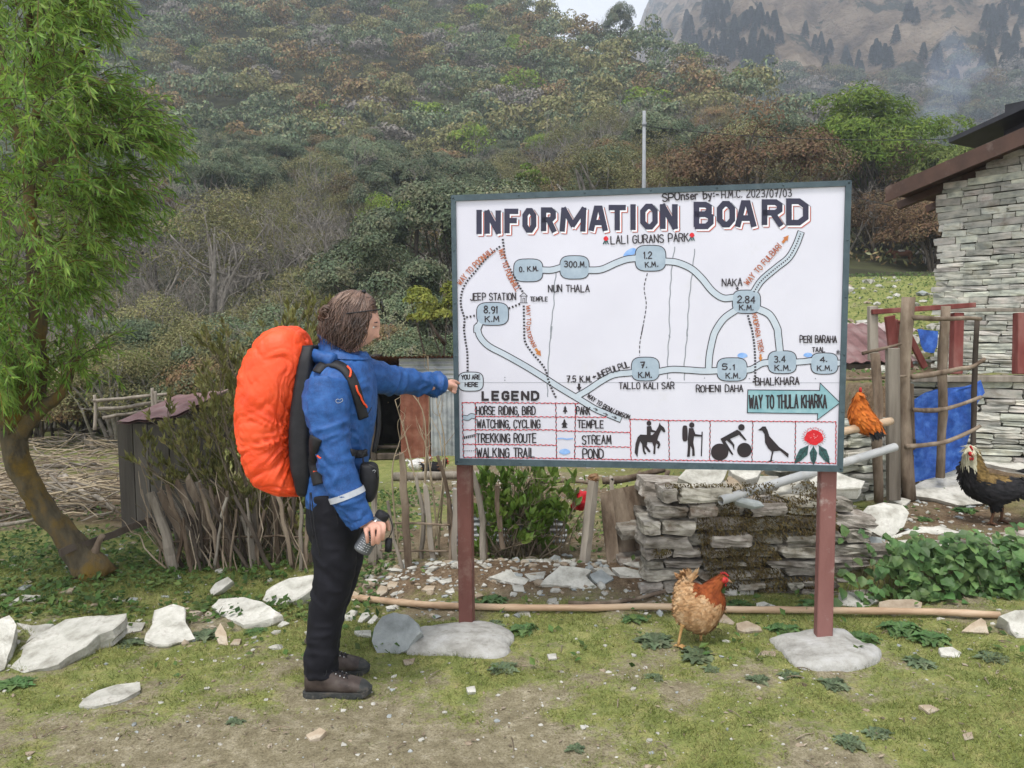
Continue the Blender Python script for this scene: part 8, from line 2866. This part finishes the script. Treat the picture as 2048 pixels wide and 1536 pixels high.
while cnt < 2050:
    py = g.uniform(-420, 810)
    xmx = np.interp(py, xm[:, 0], xm[:, 1])
    px = xmx - abs(g.normal()) * 150 if g.random() < .5 else g.uniform(-420, xmx)
    if px < -430: continue
    if px < -60 and g.random() < .55: continue
    if py < -60 and g.random() < .5: continue
    u = (px + 420) / (xmx + 420)
    dep = 4.85 + g.normal() * .62 * math.sqrt(max(.08, 1 - (2 * u - 1) ** 2))
    v = fbm(np.array([[px / 75, py / 62, dep * 1.3]]), 72, 3)[0]
    if v < -.035: continue
    o = P(px, py, dep)
    c = P(20, min(py + 120, 600), 4.95)
    spray(o - unit(o - c) * .15, unit((o - c) * np.array([1, 1, .5])) + np.array([0, 0, .32]) + g.normal(size=3) * .32, 24, g.uniform(.25, .46))
    cnt += 1
for _ in range(42):
    px, py = g.normal() * 28 + 152, g.normal() * 26 + 722
    spray(P(px, py, 4.8 + g.normal() * .12), g.normal(size=3) * .6 + np.array([.1, 0, .5]), 16, .22)
for _ in range(26):
    px, py = g.normal() * 14 + 92, g.normal() * 30 + 730
    spray(P(px, py, 5.0 + g.normal() * .1), g.normal(size=3) * .6 + np.array([0, 0, .7]), 12, .2)
part(crown, 'crown', m_willow, wil)
part(tw_, 'twigs', m_wbark, wil)

def shrub(name, label, base, ends, twn, twl, leaf, lw, ml, mt, seed, r0=.012, up=.6, group=None, cat='shrub', nl=10, spread=.7, two=False):
    """stems from a base to given ends, side twigs, leaves along the twigs"""
    g = np.random.default_rng(seed)
    t = thing(name, label, cat, tuple(base), group)
    st, lf = MB(), MB()
    for e in ends:
        e = np.asarray(e, float)
        b = np.asarray(base) + g.normal(size=3) * np.array([.10, .06, 0])
        m = b * .45 + e * .55 + np.array([0, 0, .12 * np.linalg.norm(e - b)]) + g.normal(size=3) * .06
        p = smooth_path_nd(np.array([b - [0, 0, .05], m, e]), 12)
        st.add(*tube(p, np.linspace(r0, r0 * .3, 12), 6, True, .15, seed))
        for k in range(twn):
            i = int(g.integers(4, 12))
            o = p[min(i, 11)]
            d = unit(unit(p[min(i, 11)] - p[i - 1]) + rand_dirs(1, g)[0] * spread + np.array([0, 0, up * .4]))
            L = twl * g.uniform(.5, 1.25)
            q = smooth_path_nd(np.array([o, o + d * L * .55 + g.normal(size=3) * .02, o + d * L + np.array([0, 0, up * .12 * L])]), 6)
            st.add(*tube(q, np.linspace(r0 * .32, r0 * .12, 6), 4, False))
            if nl:
                n = max(1, int(nl * g.uniform(.6, 1.3)))
                s = g.uniform(.3, 1, n) ** .6 * 5
                j = np.minimum(s.astype(int), 4)
                C = q[j] + (q[j + 1] - q[j]) * (s - j)[:, None]
                T = unit(d[None] * .6 + rand_dirs(n, g) * .75 + np.array([0, 0, up]))
                lf.add(*leaves(C, T, rand_dirs(n, g) + np.array([0, -.5, .6]), leaf * g.uniform(.6, 1.25, n), lw * g.uniform(.8, 1.2, n), .1, two))
    part(st, 'stems', mt, t, True)
    if nl: part(lf, 'foliage', ml, t)
    return t
g = np.random.default_rng(75)
def inpoly(px, py, poly):
    c = False
    for i in range(len(poly)):
        (x0, y0), (x1, y1) = poly[i], poly[i - 1]
        if (y0 > py) != (y1 > py) and px < (x1 - x0) * (py - y0) / (y1 - y0) + x0: c = not c
    return c
def ends_in(poly, n, y0, y1):
    out = []
    p = np.array(poly)
    while len(out) < n:
        px, py = g.uniform(p[:, 0].min(), p[:, 0].max()), g.uniform(p[:, 1].min(), p[:, 1].max())
        if inpoly(px, py, poly): out.append(P(px, py, g.uniform(y0, y1)))
    return out
shrub('olive_shrub', 'tall olive leaved shrub spreading left behind the orange backpack', on_ground(P(500, 1150, 5.5)[0], 5.5), ends_in([(262, 880), (300, 850), (400, 800), (440, 700), (520, 655), (620, 640), (650, 760), (640, 1090), (430, 1110), (340, 1010)], 46, 5.2, 6.1), 14, .22, .060, .020, m_bushleaf, m_twigp, 76, .010, .8, nl=15)
shrub('olive_shrub', 'olive leaved shrub behind the tall one, between hut and shed', on_ground(P(560, 1000, 8.5)[0], 8.5), ends_in([(400, 760), (480, 690), (600, 670), (690, 700), (720, 850), (420, 860)], 40, 8.0, 9.2), 14, .3, .09, .03, m_bushleaf, m_twigp, 77, .014, .7, nl=10)
shrub('green_shrub', 'bright green leaved shrub growing under the board beside the left post', on_ground(P(1040, 1135, 5.25)[0], 5.25), ends_in([(948, 960), (1000, 930), (1080, 945), (1150, 1000), (1150, 1110), (1080, 1125), (950, 1120), (940, 1050)], 34, 5.05, 5.5), 8, .17, .075, .034, m_springleaf, m_twigp, 78, .008, .5, nl=6, two=True)
shrub('bare_sapling', 'leafless pale sapling in front of the tin shed under the pointing arm', on_ground(P(850, 1120, 5.35)[0], 5.35), [P(*q) for q in ((790, 800, 5.3), (812, 770, 5.4), (856, 712, 5.35), (872, 800, 5.4), (838, 850, 5.3), (800, 880, 5.25), (880, 870, 5.4))], 6, .15, .05, .02, m_springleaf, m_straw, 79, .008, .9, nl=0)
shrub('dry_shrub', 'thin dry shrub of bare stalks between the board and the rotten post', on_ground(P(1090, 1130, 5.4)[0], 5.4), ends_in([(1000, 950), (1130, 940), (1200, 1000), (1240, 1080), (1100, 1100)], 16, 5.2, 5.5), 6, .2, .05, .02, m_springleaf, m_straw, 80, .006, .5, nl=1)
# scrub at the edge of the yard, behind the sheds
gg = np.random.default_rng(82)
for k in range(64):
    y = gg.uniform(13.8, 19.5)
    x = gg.uniform(-.70, .03) * y
    kd = gg.choice(['olive', 'brown', 'rhodo', 'fresh', 'olive', 'bare'])
    plant(kd, x, y, gg.uniform(.34, .60), -.15 - .25 * (kd != 'bare'))
for k in range(14):
    y = gg.uniform(27, 34)
    plant(gg.choice(['rust', 'rhodo', 'brown', 'rust']), gg.uniform(.40, .62) * y, y, gg.uniform(.5, .8), -.4)
# yellow green bush by the board's left edge, and the two green trees on the right
def own_tree(label, px, py, y, top, Rr, m, seed, cl, per, leaf, lw, sq=.8, nm='round_tree', stems=4):
    x = P(px, py, y)[0]
    zb = float(gz(x, y))
    Ht = P(px, top, y)[2] - zb
    c, t = dome_tree(seed, cl, per, Rr, max(Ht, Rr * 1.2), leaf, lw, Rr * .30, stems, .4, sq)
    o = proto(nm, c, m, t, m_bark, label, 'tree', None)
    o.location = (x, y, zb)
    return o
m_ygreen = mat('yellow_green_leaves', (.14, .165, .028), (.20, .22, .04), (.25, .25, .06), scale=2, island=.35, hue=.015, rough=.6, trans=.35)
m_pale = mat('pale_willow_green', (.115, .155, .038), (.165, .205, .055), (.21, .235, .075), scale=1, island=.3, hue=.015, rough=.7, trans=.3)
m_rgreen = mat('round_tree_green', (.075, .125, .016), (.125, .19, .026), (.18, .24, .04), scale=1.0, island=.35, hue=.015, rough=.6, trans=.32)
own_tree('yellow green bush just left of the board, above the tin shed', 872, 640, 14.5, 560, .52, m_ygreen, 401, 22, 90, .10, .05, 1.2, 'yellow_green_bush')
own_tree('large round bright green tree on the right above the board’s corner', 1745, 300, 36, 204, 2.9, m_rgreen, 402, 54, 260, .26, .07, .88, 'round_green_tree')
own_tree('paler green round tree between the large green tree and the house roof', 1898, 330, 33, 292, 1.5, m_pale, 403, 30, 160, .22, .06, .9, 'pale_green_tree')
own_tree('small fresh green tree low on the slope left of the power pole', 1058, 350, 40, 330, .85, m_rgreen, 404, 18, 90, .22, .09, .9, 'small_green_tree')

# ---- rosettes of weeds in the turf
def weed(px, py, s, label, n, seed, m=m_weed, tall=.5, lobes=True):
    g = np.random.default_rng(seed)
    o = gpt(px, py)
    mb = MB()
    for k in range(n):
        a = g.uniform(0, 6.28)
        el = g.uniform(.05, 1.0) * tall
        L = s * g.uniform(.55, 1.1)
        d = np.array([math.cos(a), math.sin(a), el])
        d = unit(d)
        sd = np.array([-math.sin(a), math.cos(a), 0])
        m_ = 7
        t = np.linspace(0, 1, m_)
        mid = o + d * (t * L)[:, None] + np.array([0, 0, 1]) * (-.45 * L * t ** 2 + .003)[:, None] * (.5 + el)
        mid[:, 2] = np.maximum(mid[:, 2], o[2] + .004)
        w = s * .19 * np.sin(np.pi * (t * .86 + .08)) ** .8 * (1 + (.42 * (-1.0) ** np.arange(m_) if lobes else 0))
        up_ = np.array([0, 0, 1]) * (w * .35)[:, None]
        Lf, Rt = mid + sd * w[:, None] + up_, mid - sd * w[:, None] + up_
        V = np.vstack([Lf, mid, Rt])
        mb.add(V, grid_faces(3, m_))
    V, Fs, Ms = mb.data()
    ob = link('weed', np_mesh('weed', V - o, Fs, m, Ms))
    ob.location = o
    return tag(ob, label, 'weed', 'weeds growing in the turf')
for i, (px, py, s, n, lab, m, tl) in enumerate((
    (985, 1203, .13, 26, 'bushy green weed on the earth bank right beside the left post', m_nettle, .9), (1050, 1262, .14, 26, 'jagged dark green weed at the right rim of the left footing', m_nettle, .7), (990, 1250, .09, 18, 'small grey weed between the left post and the jagged weed', m_weed, .5),
    (1008, 1338, .11, 18, 'flat green weed on the turf below the left footing', m_weed, .4), (1310, 1284, .15, 30, 'large dark weed behind the buff hen’s left foot', m_weed, .5), (1395, 1312, .15, 28, 'large dark weed under the buff hen’s feet', m_weed, .5), (1268, 1240, .12, 22, 'leafy weed hanging over the bamboo pole left of the hen', m_nettle, .5),
    (1478, 1212, .12, 24, 'bright leafy weed against the white block right of the hen', m_nettle, .9), (1570, 1262, .14, 26, 'fern like green weed in front of the pole left of the right post', m_nettle, .7), (1622, 1212, .13, 26, 'bushy weed against the wall foot left of the right post', m_nettle, .9),
    (1725, 1280, .14, 26, 'blue green weed beside the right footing, nearest the post', m_nettle, .7), (1800, 1262, .18, 34, 'tallest leafy weed standing over the bamboo pole at the right', m_nettle, 1.2), (1862, 1280, .16, 32, 'broad bushy weed right of the tallest weed', m_nettle, .8), (1838, 1328, .11, 20, 'reddish green weed touching the small pale stone at the right', m_weed, .6),
    (1664, 1370, .11, 22, 'greyish weed at the front rim of the right footing', m_weed, .6), (1578, 1352, .08, 14, 'little flat weed left of the greyish weed', m_weed, .3), (1518, 1362, .09, 14, 'flat weed on the turf left of the right footing', m_weed, .25), (1985, 1316, .12, 20, 'dull weed on the turf near the right edge', m_weed, .4),
    (1420, 1340, .07, 12, 'small pale weed on the open turf below the hen', m_weed, .3), (1310, 1356, .07, 12, 'small weed on the open turf left of the pale one', m_weed, .3), (1700, 1486, .10, 16, 'flat weed rosette at the bottom of the turf, right of the middle', m_weed, .25), (1755, 1468, .09, 14, 'flat weed rosette at the bottom, just right of another', m_weed, .25),
    (410, 1275, .15, 26, 'dark leafy weed between the hourglass slab and the five sided slab', m_weed, .7), (260, 1290, .12, 20, 'grey weed at the foot of the largest slab', m_weed, .5), (32, 1370, .13, 18, 'broad leaved weed at the left edge under the slabs', m_nettle, .5), (510, 1264, .09, 16, 'green weed under the front edge of the five sided slab', m_nettle, .4),
    (1930, 1022, .12, 24, 'leafy weed on the bank below the rooster’s breast', m_nettle, .6), (1950, 1075, .10, 22, 'low weed on the bank between the flagstones', m_nettle, .5), (2030, 1085, .10, 20, 'low weed on the bank at the right edge', m_nettle, .5), (1845, 1040, .10, 20, 'weed growing beside the big white boulder', m_nettle, .6), (1955, 900, .16, 30, 'green weed against the terrace wall behind the rooster’s head', m_nettle, 1.2),
    (945, 1205, .07, 14, 'little weed in the brown earth left of the bushy one', m_nettle, .6), (470, 1445, .06, 10, 'tiny weed on the bare path in the foreground', m_weed, .3), (1150, 1500, .06, 10, 'tiny weed on the turf at the bottom middle', m_weed, .3))):
    weed(px, py, s * .74, lab, int(n * 1.6), 500 + i, m, tl)

# ---- nettles covering the bank at the lower right
g = np.random.default_rng(88)
nt_ = MB()
n = 1500
x = g.uniform(1.72, 3.7, n)
h = g.random(n)
dens = np.clip((x - 1.95) / .45, .10, 1)
k = g.random(n) < dens * (.45 + .8 * (fbm(np.stack([x * 2.2, h * 1.5, 0 * x], 1), 89, 3) > -.16))
x, h = x[k], h[k]
n = len(x)
yb = 4.50 + .06 * g.normal(size=n) - .13 * (1 - h)
C = np.stack([x, yb, .02 + h * .34 + .02 * g.normal(size=n)], 1)
T = unit(np.stack([g.normal(size=n) * .8, -.55 + g.normal(size=n) * .35, -.35 + g.normal(size=n) * .45], 1))
L = g.uniform(.04, .088, n)
Nn = np.stack([g.normal(size=n) * .35, -.55 + 0 * x, .85 + 0 * x], 1)
nt_.add(*leaves(C, T, Nn, L, L * .78, .12, True), 0)
for i in range(150):
    xx = g.uniform(1.9, 3.6)
    b = np.array([xx, 4.52 + g.normal() * .05, float(gz(xx, 4.52)) - .01])
    nt_.add(*tube([b, b + np.array([g.normal() * .04, -.04, g.uniform(.08, .26)])], [.003, .0015], 4), 1)
tag(nt_.build('nettles', [m_nettle, m_twigp]), 'dense heart shaped green leaves covering the bank below the rooster', 'nettles', kind='stuff')

# ---- turf: short blades, and clover where it is lush
g = np.random.default_rng(95)
n = 230000
y = np.sqrt(g.uniform(1.9 ** 2, 5.3 ** 2, n))
x = g.uniform(-.78, .78, n) * y
gr, so = green_of(x, y)
fine = fbm(np.stack([x * 14, y * 14, 0 * x], 1), 96, 3)
k = g.random(n) < np.clip((gr + fine * .9 - .30) * 1.8, .02, 1) * (1 - so)
x, y, gr = x[k], y[k], gr[k]
n = len(x)
C = np.stack([x, y, gz(x, y) - .002], 1)
T = unit(np.stack([g.normal(size=n) * .55, g.normal(size=n) * .55, .75 + 0 * x], 1))
L = g.uniform(.011, .034, n) * (.6 + .8 * gr)
B = unit(np.cross(T, rand_dirs(n, g)))
w = .0016
V = np.stack([C - B * w, C + B * w, C + T * L[:, None] + np.stack([0 * x, 0 * x, -L * .15], 1)], 1).reshape(-1, 3)
mb = MB()
mb.add(V, np.arange(n * 3).reshape(n, 3))
tag(mb.build('turf_grass', m_grassb), 'short yellow green turf grass worn thin on the path', 'grass', kind='stuff')
n = 42000
y = g.uniform(3.5, 8.5, n)
x = g.uniform(-.75, .75, n) * y
gr, so = green_of(x, y)
lush = np.where((x < -.8) & (y > 4.2), 1.5, np.where(y > 5.2, .30, .05)) * (.4 + 1.6 * (fbm(np.stack([x * 3, y * 3, 0 * x], 1), 97, 3) + .15)) * (1 - .7 * so)
lush = lush * np.where((x > 1.7) & (y > 4.6), .6, 1)
k = g.random(n) < lush
x, y = x[k], y[k]
n = len(x)
C = np.stack([x, y, gz(x, y) + g.uniform(0, .035, n)], 1)
L = g.uniform(.02, .058, n)
mb = MB()
x3, y3 = g.uniform(2.6, 10, 9000), g.uniform(8.8, 18, 9000)
C3 = np.stack([x3, y3, gz(x3, y3) + .01], 1)
mb.add(*leaves(C3, rand_dirs(9000, g) * [1, 1, .4] + [0, 0, .2], rand_dirs(9000, g) * .5 + [0, -.4, 1], g.uniform(.03, .07, 9000), .03, .1))
mb.add(*leaves(C, np.stack([g.normal(size=n), g.normal(size=n), .35 + .3 * g.normal(size=n)], 1), np.stack([g.normal(size=n) * .4, -.3 + g.normal(size=n) * .4, 1 + 0 * x], 1), L, L * .62, .1))
tag(mb.build('ground_cover', m_cover), 'low leafy green ground cover behind the row of slabs and in the yard', 'ground cover', kind='stuff')

n = 2600
y = np.sqrt(g.uniform(2 ** 2, 6 ** 2, n))
x = g.uniform(-.75, .75, n) * y
C = np.stack([x, y, gz(x, y) + .006], 1)
mb = MB()
a = g.uniform(0, 6.28, n)
mb.add(*leaves(C, np.stack([np.cos(a), np.sin(a), g.normal(size=n) * .2], 1), np.stack([g.normal(size=n) * .4, g.normal(size=n) * .4, 1 + 0 * x], 1), g.uniform(.010, .034, n), g.uniform(.004, .012, n), .1))
for k in range(130):
    p0 = C[k] + np.array([0, 0, .002])
    d = np.array([math.cos(a[k]), math.sin(a[k]), 0]) * g.uniform(.03, .10)
    mb.add(*tube(smooth_path_nd(np.array([p0, p0 + d * .5 + np.array([0, .004, .006]), p0 + d]), 5), .0022, 4), 0)
tag(mb.build('plant_litter', m_twig), 'dry leaf and twig litter strewn on turf and path', 'litter', kind='stuff')

# ---- blue smoke rising behind the house
p = smooth_path_nd(np.array([P(1862, 345, 42), P(1868, 280, 42), P(1885, 210, 42.5), P(1905, 140, 43), P(1900, 60, 43.5)]), 26)
V, F = tube(p, np.concatenate([np.linspace(.3, 1.3, 20), np.linspace(1.25, .2, 6)]), 24, True, .6, 7)
mb = MB()
mb.add(V, F)
m_smoke = bpy.data.materials.new('blue_smoke')
m_smoke.use_nodes = True
_n = m_smoke.node_tree
_n.nodes.clear()
_o, _p = _n.nodes.new('ShaderNodeOutputMaterial'), _n.nodes.new('ShaderNodeVolumePrincipled')
_p.inputs['Color'].default_value = (.66, .76, 1.0, 1)
_p.inputs['Density'].default_value = .075
_n.links.new(_p.outputs[0], _o.inputs['Volume'])
tag(mb.build('smoke', m_smoke, None, True), 'thin blue smoke rising behind the house roof', 'smoke', kind='stuff')
